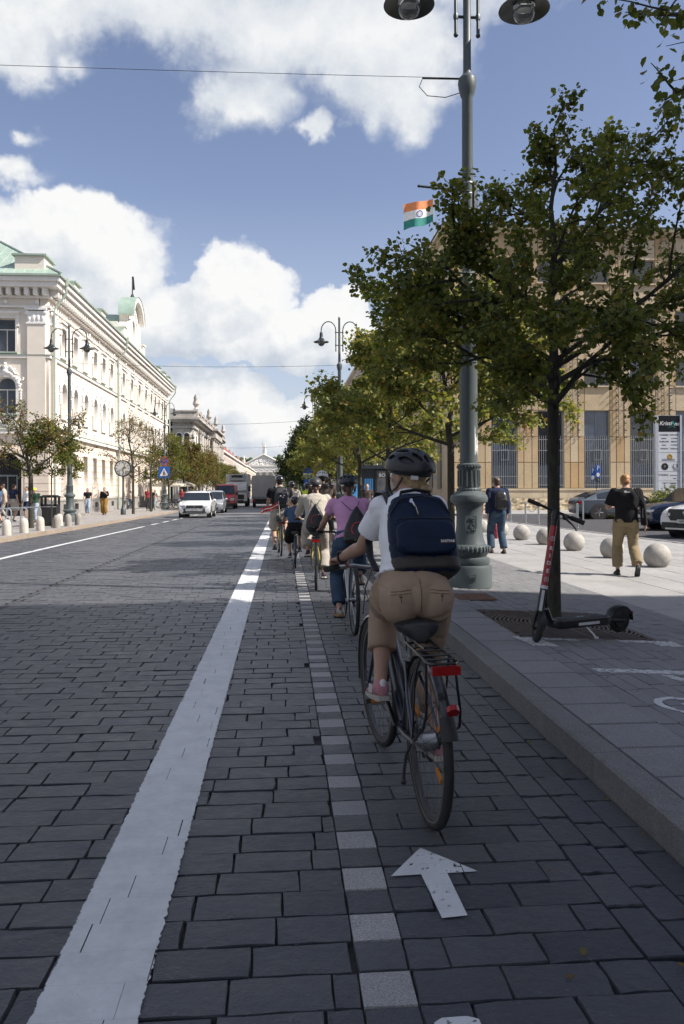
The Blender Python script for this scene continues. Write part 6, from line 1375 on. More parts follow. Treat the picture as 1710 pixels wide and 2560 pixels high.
def figure(name_label, P, W, fine=False, group=None, cat='person', loc=(0, 0, 0), rz=0):
    """P: joints dict, W: wardrobe. One continuous body, clothes as children."""
    s = P.get('s', 1.0); t = thing('person', name_label, cat, loc, rz, group); vox = .0065 if fine else (.013 if P.get('mid') else .019)
    pel, nk, hd = Vector(P['pelvis']), Vector(P['neck']), Vector(P['head']); hr = P.get('hrot', Matrix.Identity(3)); fem = P.get('fem', 0)
    bul = P.get('bulge', Vector((0, -.03, .0))); mid = lambda q: pel.lerp(nk, q) + bul * math.sin(math.pi * q)
    hw = P.get('hipw', .165) * s; sw = P.get('shw', .175) * s
    tor = [(mid(-.10), hw * .85, .095 * s), (mid(.02), hw, .118 * s), (mid(.14), hw * .96, .115 * s), (mid(.34), (.135 if fem else .150) * s, .100 * s), (mid(.55), (.145 if fem else .165) * s, .108 * s), (mid(.74), sw * .97, .112 * s), (mid(.88), sw * .93, .092 * s), (mid(.97), sw * .55, .062 * s), (mid(1.03), .06 * s, .055 * s)]
    b = B(); rings(b, tor[1:]); b.tube([nk - Vector((0, .01, .04)), hd + Vector((0, -.015, -.05))], [.058 * s, .050 * s], 12)
    head_shape(b, hd, s, hr)
    arms = {}
    for sg, k in ((-1, 'l'), (1, 'r')):
        sh = mid(.90) + Vector((sg * sw * .98, P.get('shy', 0), -.012 * s)); wr = Vector(P['hand_' + k]); A_ = P.get('arm', 1.0); el = ik(sh, wr, .285 * s * A_, .255 * s * A_, P.get('pole_' + k, (sg * .8, -.5, -.5)))
        wr = el + (wr - el).normalized() * .255 * s * A_ if (wr - el).length > .255 * s * A_ else wr
        arms[k] = (sh, el, wr); b.tube([sh, sh.lerp(el, .3), sh.lerp(el, .85), el, el.lerp(wr, .25), el.lerp(wr, .75), wr], [q_ * s * P.get('armr', 1) for q_ in (.050, .046, .040, .037, .041, .030, .0245)], 12); b.ell(sh, .054 * s, 12, 8)
        if 'grip_' + k in P: hand_grip(b, wr, P['grip_' + k], P.get('gax_' + k, (1, 0, 0)), sg, s)
        else: hand_relaxed(b, wr, (wr - el) + Vector((0, .05, -.05)), sg, s)
    legs = {}
    for sg, k in ((-1, 'l'), (1, 'r')):
        hp = mid(0) + Vector((sg * .092 * s, P.get('hipy', 0.02), -.03 * s)); an = Vector(P['foot_' + k]); kn = ik(hp, an, .44 * s, .43 * s, P.get('kpole_' + k, (sg * .12, 1, .1)))
        an = kn + (an - kn).normalized() * min((an - kn).length, .43 * s); legs[k] = (hp, kn, an)
        b.tube([hp, hp.lerp(kn, .35), hp.lerp(kn, .8), kn, kn.lerp(an, .22), kn.lerp(an, .45), kn.lerp(an, .8), an, an + Vector((0, 0, -.03))], [.085 * s, .080 * s, .062 * s, .055 * s, .057 * s, .054 * s, .036 * s, .033 * s, .03 * s], 12)
    W_ = W; bm_ = soft_mesh(b, 'body', W_.get('skin', skin), vox, 3 if fine else 2); place(bm_, 'body', t)
    if fine or P.get('mid'): face_bits(t, hd, s, hr)
    # shirt
    fl = W_.get('loose', .014)
    b = B(); hem = W_.get('hem', 0.0); tt = [x for x in tor]
    st = [(mid(hem), (hw + fl + W_.get('flare', .004)), (.118 * s + fl))] + [(c, w_ + fl, d_ + fl) for (c, w_, d_) in tor[2:7]] + [(tor[7][0], tor[7][1] + .012, tor[7][2] + .014), (tor[8][0] - Vector((0, 0, .006)), .066 * s, .062 * s)]
    rings(b, st)
    for k, (sh, el, wr) in arms.items():
        q = W_.get('sleeve', .55); ls = .008 + fl * .8
        if q <= 1: b.tube([sh - (el - sh) * .05, sh.lerp(el, .35), sh.lerp(el, q * .97), sh.lerp(el, q)], [q_ * s * P.get('armr', 1) + ls for q_ in (.050, .048, .048, .048)], 14)
        else: b.tube([sh - (el - sh) * .05, sh.lerp(el, .4), sh.lerp(el, .9), el, el.lerp(wr, .4), el.lerp(wr, q - 1)], [.050 * s + ls, .048 * s + ls, .041 * s + ls, .040 * s + ls, .040 * s + ls, .034 * s + ls], 14)
        b.ell(sh, .056 * s + ls * .8, 12, 8)
    place(soft_mesh(b, 'shirt', W_['shirt'], vox * 1.15, 4, .0035 if fine else .005, 13, 3.3), 'shirt', t)
    # trousers / shorts / skirt
    b = B(); pf = W_.get('ploose', .010); low = W_.get('leglen', 1.85); wl = W_.get('waist', .22); bt = P.get('butt', 1.0)
    rings(b, [(mid(-.13), hw * .72, .085 * s), (mid(-.08), hw * .98 + pf * .5, .110 * s * bt), (mid(.02), hw + pf + .004, .124 * s * bt + pf * .6), (mid(.12), hw + pf * .6, .119 * s + pf * .5), (mid(wl), hw * .93 + pf, .110 * s + pf)])
    bk = P.get('back', Vector((0, -1, 0)))
    for sg in (-1, 1): b.ell(mid(0) + Vector((sg * .078 * s, 0, -.028 * s)) + bk * .046 * s * bt, (.098 * s * bt, .095 * s * bt, .112 * s * bt), 14, 10)
    b.ell(mid(0) + Vector((0, 0, -.012 * s)) + bk * .058 * s * bt, (.075 * s, .082 * s * bt, .095 * s), 14, 10)
    for k, (hp, kn, an) in legs.items():
        th = W_.get('thigh', 1.0); ca = W_.get('calf', 1.0)
        P1 = [hp + Vector((0, 0, .02)), hp.lerp(kn, .3), hp.lerp(kn, .7)]; R1 = [.094 * s * th + pf, .089 * s * th + pf, .071 * s * th + pf]
        if low <= 1: b.tube([P1[0], P1[1], hp.lerp(kn, low)], [R1[0], R1[1], .082 * s * th + pf + .012], 16)
        else:
            e_ = low - 1; P1 += [kn, kn.lerp(an, e_ * .35), kn.lerp(an, e_ * .75), kn.lerp(an, e_)]; c0 = .060 * s * ca + pf; R1 += [.060 * s * th + pf, c0, c0 * .93 + .003, c0 * .92 + .002]; b.tube(P1, R1, 16); b.ell(kn, .062 * s * th + pf * .9, 12, 8)
    if W_.get('skirt'):
        c_ = (legs['l'][2] + legs['r'][2]) / 2; b.tube([mid(.1), mid(-.1), mid(0).lerp(c_, .5), mid(0).lerp(c_, W_['skirt'])], [hw, hw * 1.1, hw * 1.15, hw * 1.25], 16)
    place(soft_mesh(b, W_.get('pname', 'trousers'), W_['pants'], vox * 1.15, 4, W_.get('pwr', .004 if fine else .006), W_.get('pws', 11), 8.1), W_.get('pname', 'trousers'), t)
    # shoes
    for sg, k in ((-1, 'l'), (1, 'r')):
        shoe(t, legs[k][2], P.get('toe_' + k, (0, 1, -.1)), .92 * s + .06, W_.get('shoe', shoe_b), W_.get('sole', shoe_w), W_.get('stripe'), sg)
    # hair
    T = lambda p: hd + hr @ (Vector(p) * s); hs = W_.get('hairstyle', 'short'); hm = W_.get('hair', hair_br); b = B()
    if hs != 'none':
        b.ell(T((0, -.014, .018)), (.080 * s, .094 * s, .092 * s), 16, 10, hr, z0=-.55 if hs == 'short' else -.8)
        b.ell(T((0, -.045, -.035)), (.066 * s, .055 * s, .060 * s), 12, 8, hr)
        if hs == 'bun': b.ell(T((.018, -.104, -.062)), (.036 * s, .030 * s, .030 * s), 12, 8, hr); b.ell(T((.045, -.108, -.066)), (.026 * s, .020 * s, .022 * s), 10, 6, hr); b.ell(T((0, -.075, -.052)), (.058 * s, .035 * s, .030 * s), 10, 6, hr)
        if hs == 'tail': b.tube([T((0, -.085, -.03)), T((0, -.115, -.06)), T((.005, -.12, -.13)), T((0, -.105, -.19))], [.028 * s, .034 * s, .028 * s, .012 * s], 10)
        if hs == 'long': b.tube([T((0, -.05, .0)), T((0, -.075, -.08)), T((0, -.075, -.17)), T((0, -.07, -.24))], [.07 * s, .072 * s, .066 * s, .05 * s], 12)
        place(soft_mesh(b, 'hair', hm, .007 if fine else .012, 2, .004, 40), 'hair', t)
    hk = W_.get('hat')
    if hk == 'helmet': helmet(t, hd, W_.get('hats', 1.06) * s, hr @ Matrix.Rotation(W_.get('tilt', 0), 3, 'X'), W_['hatm'], W_.get('hati', blk_m), vents=W_.get('vents', True), refl=W_.get('refl', True))
    if hk == 'cap': cap(t, hd, 1.04 * s, hr, W_['hatm'])
    return t, arms, legs, mid
# ---------------------------------------------------------------- bicycles
fr_blk = mat('black_bike_paint', (.014, .015, .018), .28, .2, var=.1, coat=.4); fr_grey = mat('graphite_bike_paint', (.06, .068, .085), .3, .5, var=.08, coat=.4); fr_blue = mat('dark_blue_bike_paint', (.015, .03, .09), .3, .3, var=.1, coat=.4); fr_white = mat('white_bike_paint', (.6, .6, .62), .3, var=.05, coat=.3); fr_yel = mat('yellow_bike_paint', (.34, .28, .05), .35, var=.05); fr_red = mat('red_bike_paint', (.35, .03, .03), .35, var=.05)
tyre_m = mat('tyre_rubber', (.022, .021, .021), .75, var=.2, vs=20, bump=.4, bs=200, bd=.001); tyre_b = mat('dusty_tyre_side', (.16, .145, .13), .8, var=.2, vs=30); rim_m = mat('aluminium', (.42, .43, .44), .3, .85, var=.08); rim_d = mat('grey_rim', (.11, .11, .115), .45, .4, var=.1); chrome = mat('chrome', (.6, .6, .6), .12, 1.0, var=.04); red_r = mat('red_reflector', (.30, .008, .008), .2, var=.15, vs=60); amber = mat('amber_reflector', (.55, .18, .01), .25, var=.1); rub = mat('grip_rubber', (.02, .02, .021), .65, var=.1)
def wheel(root, c, r, name='wheel', tw=.021, M=None, full=True, lowspoke=False):
    n = 56 if full else 28; b = B(); b.torus((0, 0, 0), r - tw, tw, (1, 0, 0), n, 10 if full else 6); w_ = b.obj('wheel', tyre_m, root, loc=c) if M is None else b.obj('wheel', tyre_m, root, M=M)
    b = B()
    for sx in (-1, 1): b.loft([[(sx * x, q * math.cos(2 * math.pi * j / n), q * math.sin(2 * math.pi * j / n)) for j in range(n)] for x, q in ((tw * .93, r - tw * 1.05), (tw * .72, r - tw * 1.75))], caps=False)
    if full: b.obj('tyre_side', tyre_b, w_, fix=False)
    b = B(); b.loft([[(x, q * math.cos(2 * math.pi * j / n), q * math.sin(2 * math.pi * j / n)) for j in range(n)] for x, q in ((-.011, r - tw * 1.9), (.011, r - tw * 1.9), (.010, r - tw * 2.9), (-.010, r - tw * 2.9), (-.011, r - tw * 1.9))], caps=False, smooth=False); b.obj('rim', rim_d if full else rim_m, w_)
    b = B()
    for k in range(32 if full else 18):
        a = 2 * math.pi * k / (32 if full else 18); s_ = 1 if k % 2 else -1; a2 = a + .5 * (1 if (k // 2) % 2 else -1); b.tube([(s_ * .032, .030 * math.cos(a2), .030 * math.sin(a2)), (0, (r - tw * 2.8) * math.cos(a), (r - tw * 2.8) * math.sin(a))], .0011 if full else .0022, 3, caps=False, smooth=False)
    b.obj('spokes', rim_d if full else rim_m, w_)['kind'] = 'stuff'
    b = B(); b.cyl((-.045, 0, 0), (.045, 0, 0), .022, 12); b.cyl((-.034, 0, 0), (-.030, 0, 0), .034, 14); b.cyl((.030, 0, 0), (.034, 0, 0), .034, 14); b.cyl((-.075, 0, 0), (.075, 0, 0), .006, 8); b.obj('hub', rim_m, w_)
    return w_
def bicycle(label, loc, rz, frame, hi=False, lean=0.0, crank=R(45), steer=0.0, sc_=1.0, group='bicycles of the riders in the cycle lane', rack=True, basket=False, fend=True, r=.36, accent=None, white_rim=False, bar_z=1.04, flat_bar=False, light=True, bdy=.06):
    t = thing('bicycle', label, 'bicycle', loc, 0, group); t.rotation_euler = (0, lean, rz); t.scale = (sc_,) * 3; ns = 12 if hi else 8
    RH, FH, BBk = Vector((0, -.46, r)), Vector((0, .64, r)), Vector((0, 0, .29)); ST = Vector((0, -.155, .66)); H1, H0 = Vector((0, .375, .86)), Vector((0, .425, .70)); axis = (H1 - H0).normalized()
    b = B(); b.tube([BBk, ST], .017, ns); b.tube([BBk + Vector((0, .01, .02)), H0 + Vector((0, -.01, .02))], .026 if hi else .022, ns); b.tube([H0.lerp(H1, .75), Vector((0, -.055, .43))], .021, ns); b.tube([H0, H1], .024, ns); b.cyl(BBk - Vector((.036, 0, 0)), BBk + Vector((.036, 0, 0)), .024, 12)
    for sx in (-1, 1):
        x = Vector((sx, 0, 0)); b.tube([BBk + x * .03, Vector((0, -.2, .31)) + x * .045, RH + x * .062], [.013, .012, .010], ns); b.tube([ST.lerp(BBk, .05) + x * .02, RH.lerp(ST, .5) + x * .05, RH + x * .062], [.009, .009, .008], ns); b.ell(RH + x * .064, (.006, .024, .024), 8, 5)
    fr = b.obj('frame', frame, t)
    b = B(); b.tube([ST - (ST - BBk).normalized() * .02, Vector((0, -.195, .815))], .0135, ns); b.tube([ST - Vector((0, 0, .012)), ST + Vector((0, -.004, .012))], .021, ns); b.obj('seat_post', rim_m, t)
    b = B(); sts = []
    for yy, w_, z_ in ((-.380, .050, .828), (-.370, .084, .838), (-.32, .105, .845), (-.25, .098, .842), (-.16, .060, .846), (-.10, .034, .846), (-.04, .022, .842), (-.02, .012, .838)): sts.append([(w_ * math.cos(a), yy, z_ + (.022 * math.sin(a) if math.sin(a) > 0 else (.056 if yy < -.2 else .034) * math.sin(a))) for a in [2 * math.pi * j / 14 for j in range(14)]])
    b.loft(sts); b.obj('saddle', blk_m, t)
    b = B()
    for sx in (-1, 1): b.tube([(sx * .03, -.30, .815), (sx * .03, -.22, .805), (sx * .022, -.08, .815)], .004, 5); b.tube([(sx * .055, -.29, .83), (sx * .055, -.29, .79)], .014, 6)
    b.obj('saddle_rails', chrome, t)
    # steering assembly turned about the head axis
    MS = Matrix.Translation(H0) @ Matrix.Rotation(steer, 4, axis) @ Matrix.Translation(-H0)
    b = B()
    for sx in (-1, 1): x = Vector((sx, 0, 0)); b.tube([H0 + x * .045 + Vector((0, .0, -.02)), H0.lerp(FH, .5) + x * .052 + Vector((0, -.01, 0)), FH + x * .055], [.014, .012, .009], ns)
    b.tube([H0 + Vector((-.05, 0, -.015)), H0 + Vector((.05, 0, -.015))], .016, ns); b.obj('fork', frame if not hi else fr_grey, t, M=MS)
    b = B(); ST0 = H1 + axis * (.10); b.tube([H1, ST0, ST0 + Vector((0, .045, .035)), Vector((0, .40 + bdy, bar_z - .03))], .014, ns)
    if flat_bar: hb = [(-.29, .38, bar_z), (-.12, .40, bar_z - .01), (.12, .40, bar_z - .01), (.29, .38, bar_z)]
    else: hb = [(-.27, .335, bar_z), (-.23, .375, bar_z), (-.13, .43, bar_z - .005), (-.05, .425, bar_z - .02), (.05, .425, bar_z - .02), (.13, .43, bar_z - .005), (.23, .375, bar_z), (.27, .335, bar_z)]
    hb = [(x, y_ + bdy, z_) for x, y_, z_ in hb]
    b.tube(hb, .0115, ns); ha = b.obj('handlebar', rim_m if hi else fr_blk, t, M=MS)
    b = B()
    for sx in (-1, 1):
        g0 = Vector(hb[0]) if sx < 0 else Vector(hb[-1]); g1 = Vector(hb[1]) if sx < 0 else Vector(hb[-2]); b.tube([g0 + (g0 - g1) * 1.2, g0.lerp(g1, .9)], .0165, 10); b.tube([g1 + Vector((0, .01, -.01)), g0.lerp(g1, .5) + Vector((0, .05, -.02)), g0 + Vector((0, .05, -.03))], .005, 5)
    b.obj('grip', rub, ha)
    b = B(); b.tube([Vector((.05, .42 + bdy, bar_z - .02)), Vector((.08, .50 + bdy, bar_z - .10)), H0 + Vector((.02, .06, .05)), H0 + Vector((.01, -.06, -.06)), BBk + Vector((.02, .05, .03))], .003, 4); b.tube([Vector((-.05, .42 + bdy, bar_z - .02)), Vector((-.08, .50 + bdy, bar_z - .08)), H0 + Vector((-.03, .06, .02))], .003, 4); b.obj('cable', blk_m, ha)
    wheel(t, None, r, M=MS @ Matrix.Translation(FH), full=hi); wheel(t, RH, r, full=hi)
    if fend:
        for nm, C_, a0, a1, mt, MM in (('rear_mudguard', RH, R(20), R(150) if hi else R(175), fr_blk, None), ('front_mudguard', FH, R(-10), R(150), rim_m if hi else fr_blk, MS)):
            b = B(); rr_ = r + .018; N = 18; sec = [(-.026, -.012), (-.02, 0), (0, .006), (.02, 0), (.026, -.012)]
            b.loft([[(x, C_.y + (rr_ + q) * math.cos(a0 + (a1 - a0) * i / N), C_.z + (rr_ + q) * math.sin(a0 + (a1 - a0) * i / N)) for x, q in sec] for i in range(N + 1)], closed=False, caps=False); b.obj(nm, mt, t, M=MM, fix=False) if MM is not None else b.obj(nm, mt, t, fix=False)
        if hi:
            b = B(); rr_ = r + .020; N = 4; b.loft([[(x * (1 + .15 * i / N), -.46 + (rr_ + q + .012 * i / N) * math.cos(R(149) + R(14) * i / N), r + (rr_ + q + .012 * i / N) * math.sin(R(149) + R(14) * i / N)) for x, q in [(-.031, -.012), (-.02, 0), (0, .006), (.02, 0), (.031, -.012)]] for i in range(N + 1)], closed=False, caps=False); b.obj('mud_flap', rub, t, fix=False)
            b = B()
            for sx in (-1, 1): b.tube([(sx * .066, -.46, r), (sx * .03, -.46 - .27, r + .23)], .0025, 4); b.tube([(sx * .066, -.46, r), (sx * .03, -.46 - .37, r + .01)], .0025, 4)
            b.obj('mudguard_stay', blk_m, t)
    if rack:
        b = B(); z_ = r * 2 + .045; b.tube([(-.035, -.20, z_ + .04), (-.055, -.30, z_), (-.06, -.74, z_ - .005), (-.045, -.765, z_ - .005), (.045, -.765, z_ - .005), (.06, -.74, z_ - .005), (.055, -.30, z_), (.035, -.20, z_ + .04), (-.035, -.20, z_ + .04)], .0055, 6)
        for yy in (-.34, -.44, -.52, -.62, -.70): b.tube([(-.058, yy, z_), (.058, yy, z_)], .0045, 5)
        b.tube([(-.03, -.34, z_ + .012), (-.03, -.56, z_ + .016), (.03, -.56, z_ + .016), (.03, -.34, z_ + .012)], .004, 5)
        for sx in (-1, 1): b.tube([(sx * .066, -.46, r + .01), (sx * .07, -.55, z_ - .10), (sx * .06, -.62, z_)], .005, 5); b.tube([(sx * .066, -.47, r + .01), (sx * .075, -.70, r + .13), (sx * .07, -.735, r + .2), (sx * .058, -.70, z_)], .006, 6); b.tube([(sx * .02, -.175, .70), (sx * .035, -.20, z_ + .04)], .004, 5)
        b.obj('rear_rack', fr_blk, t)
        if light: b = B(); b.box((0, -.785, r * 2 + .018), (.115, .022, .034)); b.obj('rear_light', red_r, t)
    if hi:
        b = B(); b.cyl((.012, -.822, r + .24), (.012, -.838, r + .225), .026, 18); b.obj('round_reflector', red_r, t)
        for k, (a_, sx) in enumerate(((R(150), 1), (R(200), -1), (R(20), 1), (R(340), -1))): b = B(); b.box((sx * .006, -.46 + .22 * math.cos(a_), r + .22 * math.sin(a_)), (.010, .022, .075), rot=Matrix.Rotation(a_ - math.pi / 2, 3, 'X')); b.obj('spoke_reflector', amber, t)
        b = B(); b.tube([(-.05, -.38, .34), (-.075, -.36, .27), (-.085, -.36, .20), (-.088, -.36, .16)], .007, 6); b.ell((-.088, -.36, .155), .014, 8, 5); b.obj('kickstand', blk_m, t)
        b = B(); b.cyl((-.032, -.46, r), (.032, -.46, r), .042, 18); b.obj('hub_gear', rim_m, t)
    # drivetrain
    b = B(); b.torus((.045, 0, .29), .085, .006, (1, 0, 0), 26, 5); 
    for k in range(5): a = k * 1.256; b.tube([(.045, 0, .29), (.045, .085 * math.cos(a), .29 + .085 * math.sin(a))], .006, 4)
    for sg in (1, -1): b.tube([(.045, .02, .29 + sg * .083), (.045, -.46, r + sg * .03)], .004, 4)
    b.torus((.045, -.46, r), .034, .006, (1, 0, 0), 16, 5); b.obj('chainset', blk_m, t)
    L = .17
    for sg, k in ((-1, 0), (1, 1)):
        a = crank + (math.pi if k else 0); py, pz_ = L * math.cos(a), .29 + L * math.sin(a)
        b = B(); b.tube([(sg * .045, 0, .29), (sg * .062, py, pz_)], [.013, .010], 8); b.cyl((sg * .06, py, pz_), (sg * .075, py, pz_), .008, 8); b.obj('crank_arm', rim_m if not hi else fr_blk, t)
        b = B(); b.box((sg * .125, py, pz_), (.095, .085, .022)); pe = b.obj('pedal', blk_m, t)
        if hi or accent: b = B(); b.box((sg * .125, py - .045, pz_), (.05, .006, .014)); b.obj('pedal_reflector', amber, pe)
    return t
def rider_pose(s=1.0, crank=R(45), lean=.28, neck_z=1.43, hipz=.95, hrot=None, bar_z=1.04, straight=False, grip_x=.27, fem=0, bdy=.06):
    L = .17; P = {'s': s, 'pelvis': (0, -.20, hipz), 'neck': (0, -.20 + lean, neck_z), 'head': (0, -.20 + lean + .055, neck_z + .15 * s), 'hrot': hrot or Matrix.Identity(3), 'fem': fem, 'hipy': .05}
    for sg, k in ((-1, 'l'), (1, 'r')):
        a = crank + (math.pi if sg > 0 else 0); py, pz_ = L * math.cos(a), .29 + L * math.sin(a)
        P['foot_' + k] = (sg * .115, py - .07, pz_ + .092 * s); P['toe_' + k] = (sg * .08, 1, -.12)
        P['grip_' + k] = (sg * (grip_x - .0), .34 + bdy, bar_z + .004); P['hand_' + k] = (sg * (grip_x + .005), .34 + bdy - .085 * s, bar_z + .045 * s); P['gax_' + k] = (1, sg * -.85, 0); P['pole_' + k] = (sg * .45, -.3, -.85)
    P['arm'] = .93
    return P
# ---------------------------------------------------------------- the riders
def at_local(x, y, z, rz): return Matrix.Translation((x, y, z)) @ Matrix.Rotation(rz, 4, 'Z')
GB = 'cyclists riding in the cycle lane'
RZ0 = R(3.8)
# main rider and her bicycle
BX0, BY0 = .600, 3.88
bk = bicycle('black trekking bicycle with rear rack ridden by the woman with the navy backpack', (BX0, BY0, 0), RZ0, fr_grey, True, R(-1.0), crank=R(40), steer=R(5), bdy=.14)
P = rider_pose(1.0, R(40), .30, 1.405, .965, Matrix.Rotation(R(30), 3, 'Z') @ Matrix.Rotation(R(8), 3, 'X'), fem=1, bdy=.14, grip_x=.262); P.update(hipw=.160, shw=.134, armr=.92, neck=(.035, .10, 1.405), butt=1.03, bulge=Vector((0, -.035, .01)), head=(.062, .175, 1.528), pole_l=(-.10, -.2, -1), pole_r=(.1, -.2, -1), arm=.89); P['kpole_l'] = (.13, 1, .1)
P['back'] = Vector((0, -1, .1))
mr, arms, legs, mid = figure('woman in white T-shirt and khaki trousers cycling with a navy backpack', P, dict(shirt=whiteT, pants=khaki, sleeve=.62, leglen=1.60, calf=1.08, thigh=1.04, ploose=.012, waist=.25, hem=.17, hair=hair_bl, hairstyle='bun', hat='helmet', hatm=mat('matt_black_helmet', (.022, .022, .026), .42, var=.1, vs=8), hats=1.12, shoe=shoe_p, sole=shoe_w, stripe=wht_s, flare=.022, pwr=.0055, pws=7.5, loose=.018), fine=True, loc=(BX0, BY0, 0), rz=RZ0)
# trouser pockets and seam
from mathutils.bvhtree import BVHTree
seam = mat('khaki_seam', (.15, .105, .065), .9)
tro = [c for c in mr.children if c.name.startswith('trousers')][0] if mr.children else [o for o in bpy.data.objects if o.parent is mr and o.name.startswith('trousers')][0]
bv = BVHTree.FromPolygons([v.co[:] for v in tro.data.vertices], [p.vertices[:] for p in tro.data.polygons])
def on_seat(x, z, o=.0015):
    h = bv.ray_cast(Vector((x, -1.5, z)), Vector((0, 1, 0)))[0]; return Vector((x, (h.y if h else -.33) - o, z))
b = B()
b.tube([on_seat(0.0, 1.045 - .018 * k) for k in range(9)], .0022, 5)
for sx in (-1, 1):
    for dz in (0, .013): b.tube([on_seat(sx * (.045 + .0115 * k), 1.000 - dz - .0012 * k) for k in range(9)], .0016, 5)
    p = on_seat(sx * .095, .972); b.ell(p, (.0075, .004, .0075), 10, 6); b.tube([p, on_seat(sx * .093, .958), on_seat(sx * .092, .945)], .0022, 4)
b.obj('pocket_seams', seam, mr)
b = B(); wv = arms['l'][2].lerp(arms['l'][1], .12); b.torus(wv, .030, .007, (arms['l'][2] - arms['l'][1]), 20, 6); b.box(wv + Vector((-.012, -.012, .026)), (.03, .03, .012)); b.obj('watch', rub, mr)
b = B(); q = arms['l'][2].lerp(arms['l'][1], .38) + Vector((-.004, -.034, .008)); b.tube([q, q + Vector((.006, -.001, -.012)), q + Vector((.001, .001, -.024)), q + Vector((.008, 0, -.030))], .0013, 4); b.obj('tattoo', blk_s, mr)
# navy backpack
bp = thing('backpack', 'navy blue backpack with brown leather bottom worn by the nearest cyclist', 'backpack', (BX0, BY0, 0), RZ0)
def pack(root, c, w_, h, d, tilt, m_top, m_bot=None, botz=.25, vox=.008, front=True, lbl=None):
    """rucksack lying on the back: local frame y=-outward"""
    M3 = Matrix.Rotation(tilt, 4, 'X'); MM = Matrix.Translation(c) @ M3
    def prof(z): q = (z + h / 2) / h; return w_ / 2 * (1 - .28 * max(0, q - .55) ** 1.6 / .28), d * (1.0 - .42 * max(0, q - .45) / .55)
    b = B(); zs = [-h / 2 + h * i / 12 for i in range(13)]; N = 22
    def ring(z, k=1.0):
        hw_, dd = prof(z); e = min(1, (h / 2 - abs(z)) / (h * .13) + .28) ** .5; hw_ *= e; dd *= e; 
        return [(k * hw_ * math.copysign(abs(math.cos(a)) ** .55, math.cos(a)), -d * .5 + k * dd * .5 * math.copysign(abs(math.sin(a)) ** .7, math.sin(a)) + (d - dd) * .5, z) for a in [2 * math.pi * j / N for j in range(N)]]
    b.loft([ring(z) for z in zs]); me = soft_mesh(b, 'pack_body', m_top, vox, 3, .003, 12); o = place(me, 'pack_body', root, M=MM)
    if m_bot:
        b = B(); b.loft([ring(z, 1.018) for z in [-h / 2 - .002, -h / 2 + .015, -h / 2 + h * .1, -h / 2 + h * botz]]); place(soft_mesh(b, 'leather_base', m_bot, vox, 2, .002, 14), 'leather_base', root, M=MM)
    return MM
c_ = Vector((.046, -.080, 1.205)); MM = pack(bp, c_, .325, .455, .155, R(-24), navyC, brownleather, .22)
def onp(nm, bb, m_, sm=None):
    if sm: return place(soft_mesh(bb, nm, m_, sm, 2, .0025, 16), nm, bp, M=MM)
    return bb.obj(nm, m_, bp, M=MM)
b = B(); N = 20
b.loft([[(.140 * k * math.copysign(abs(math.cos(a)) ** .5, math.cos(a)), y_, -.045 + .085 * k2 * math.copysign(abs(math.sin(a)) ** .5, math.sin(a))) for a in [2 * math.pi * j / N for j in range(N)]] for k, k2, y_ in ((1, 1, -.12), (1, 1, -.172), (.93, .9, -.186), (.6, .6, -.190))]); onp('front_pocket', b, navyC, .008)
b = B(); b.tube([(-.138, -.165, .034), (-.12, -.17, .046), (0, -.170, .050), (.12, -.17, .044), (.140, -.16, .030)], .004, 6); b.tube([(-.155, -.08, .02), (-.145, -.10, .10), (-.10, -.112, .165), (0, -.115, .185), (.10, -.112, .165), (.145, -.10, .10), (.155, -.08, .02)], .0045, 6); onp('zip', b, mat('dark_zip', (.008, .010, .018), .5))
b = B(); b.box((-.045, -.125, .155), (.013, .006, .020), rot=Matrix.Rotation(.3, 3, 'Y')); b.tube([(-.04, -.126, .150), (-.025, -.13, .12), (-.018, -.13, .085)], .0045, 5); onp('zip_puller', b, chrome)
b = B(); b.box((-.022, -.13, .10), (.012, .006, .055), rot=Matrix.Rotation(-.2, 3, 'Y')); onp('pull_cord', b, blk_m)
b = B(); b.tube([(-.075, -.03, .205), (-.07, -.045, .235), (0, -.05, .245), (.07, -.045, .235), (.075, -.03, .205)], .010, 8, flat=.6); onp('carry_handle', b, blk_m)
b = B(); b.box((.092, -.190, -.075), (.070, .003, .024)); onp('label_patch', b, mat('patch_burgundy', (.035, .012, .022), .6)); 
text_mesh('EASTPAK', .0165, 'lettering', wht_s, bp, MM @ Matrix.Translation((.092, -.1925, -.075)) @ Matrix.Rotation(R(90), 4, 'X'), .0006, bold=.0004)
# shoulder straps: over the shoulders, and loose ends
b = B()
for sx in (-1, 1):
    b.tube([(sx * .075, -.02, 1.375), (sx * .09, .03, 1.435), (sx * .105, .10, 1.44), (sx * .12, .19, 1.38), (sx * .15, .19, 1.26), (sx * .165, .05, 1.12), (sx * .150, -.05, 1.06)], .021, 8, flat=.28)
b.tube([(-.165, -.03, 1.08), (-.20, -.02, .98), (-.215, -.05, .90), (-.225, -.09, .865)], .012, 6, flat=.3); b.tube([(.165, -.07, 1.07), (.195, -.09, 1.0), (.21, -.10, .965)], .014, 6, flat=.3); b.obj('shoulder_strap', blk_m, bp)

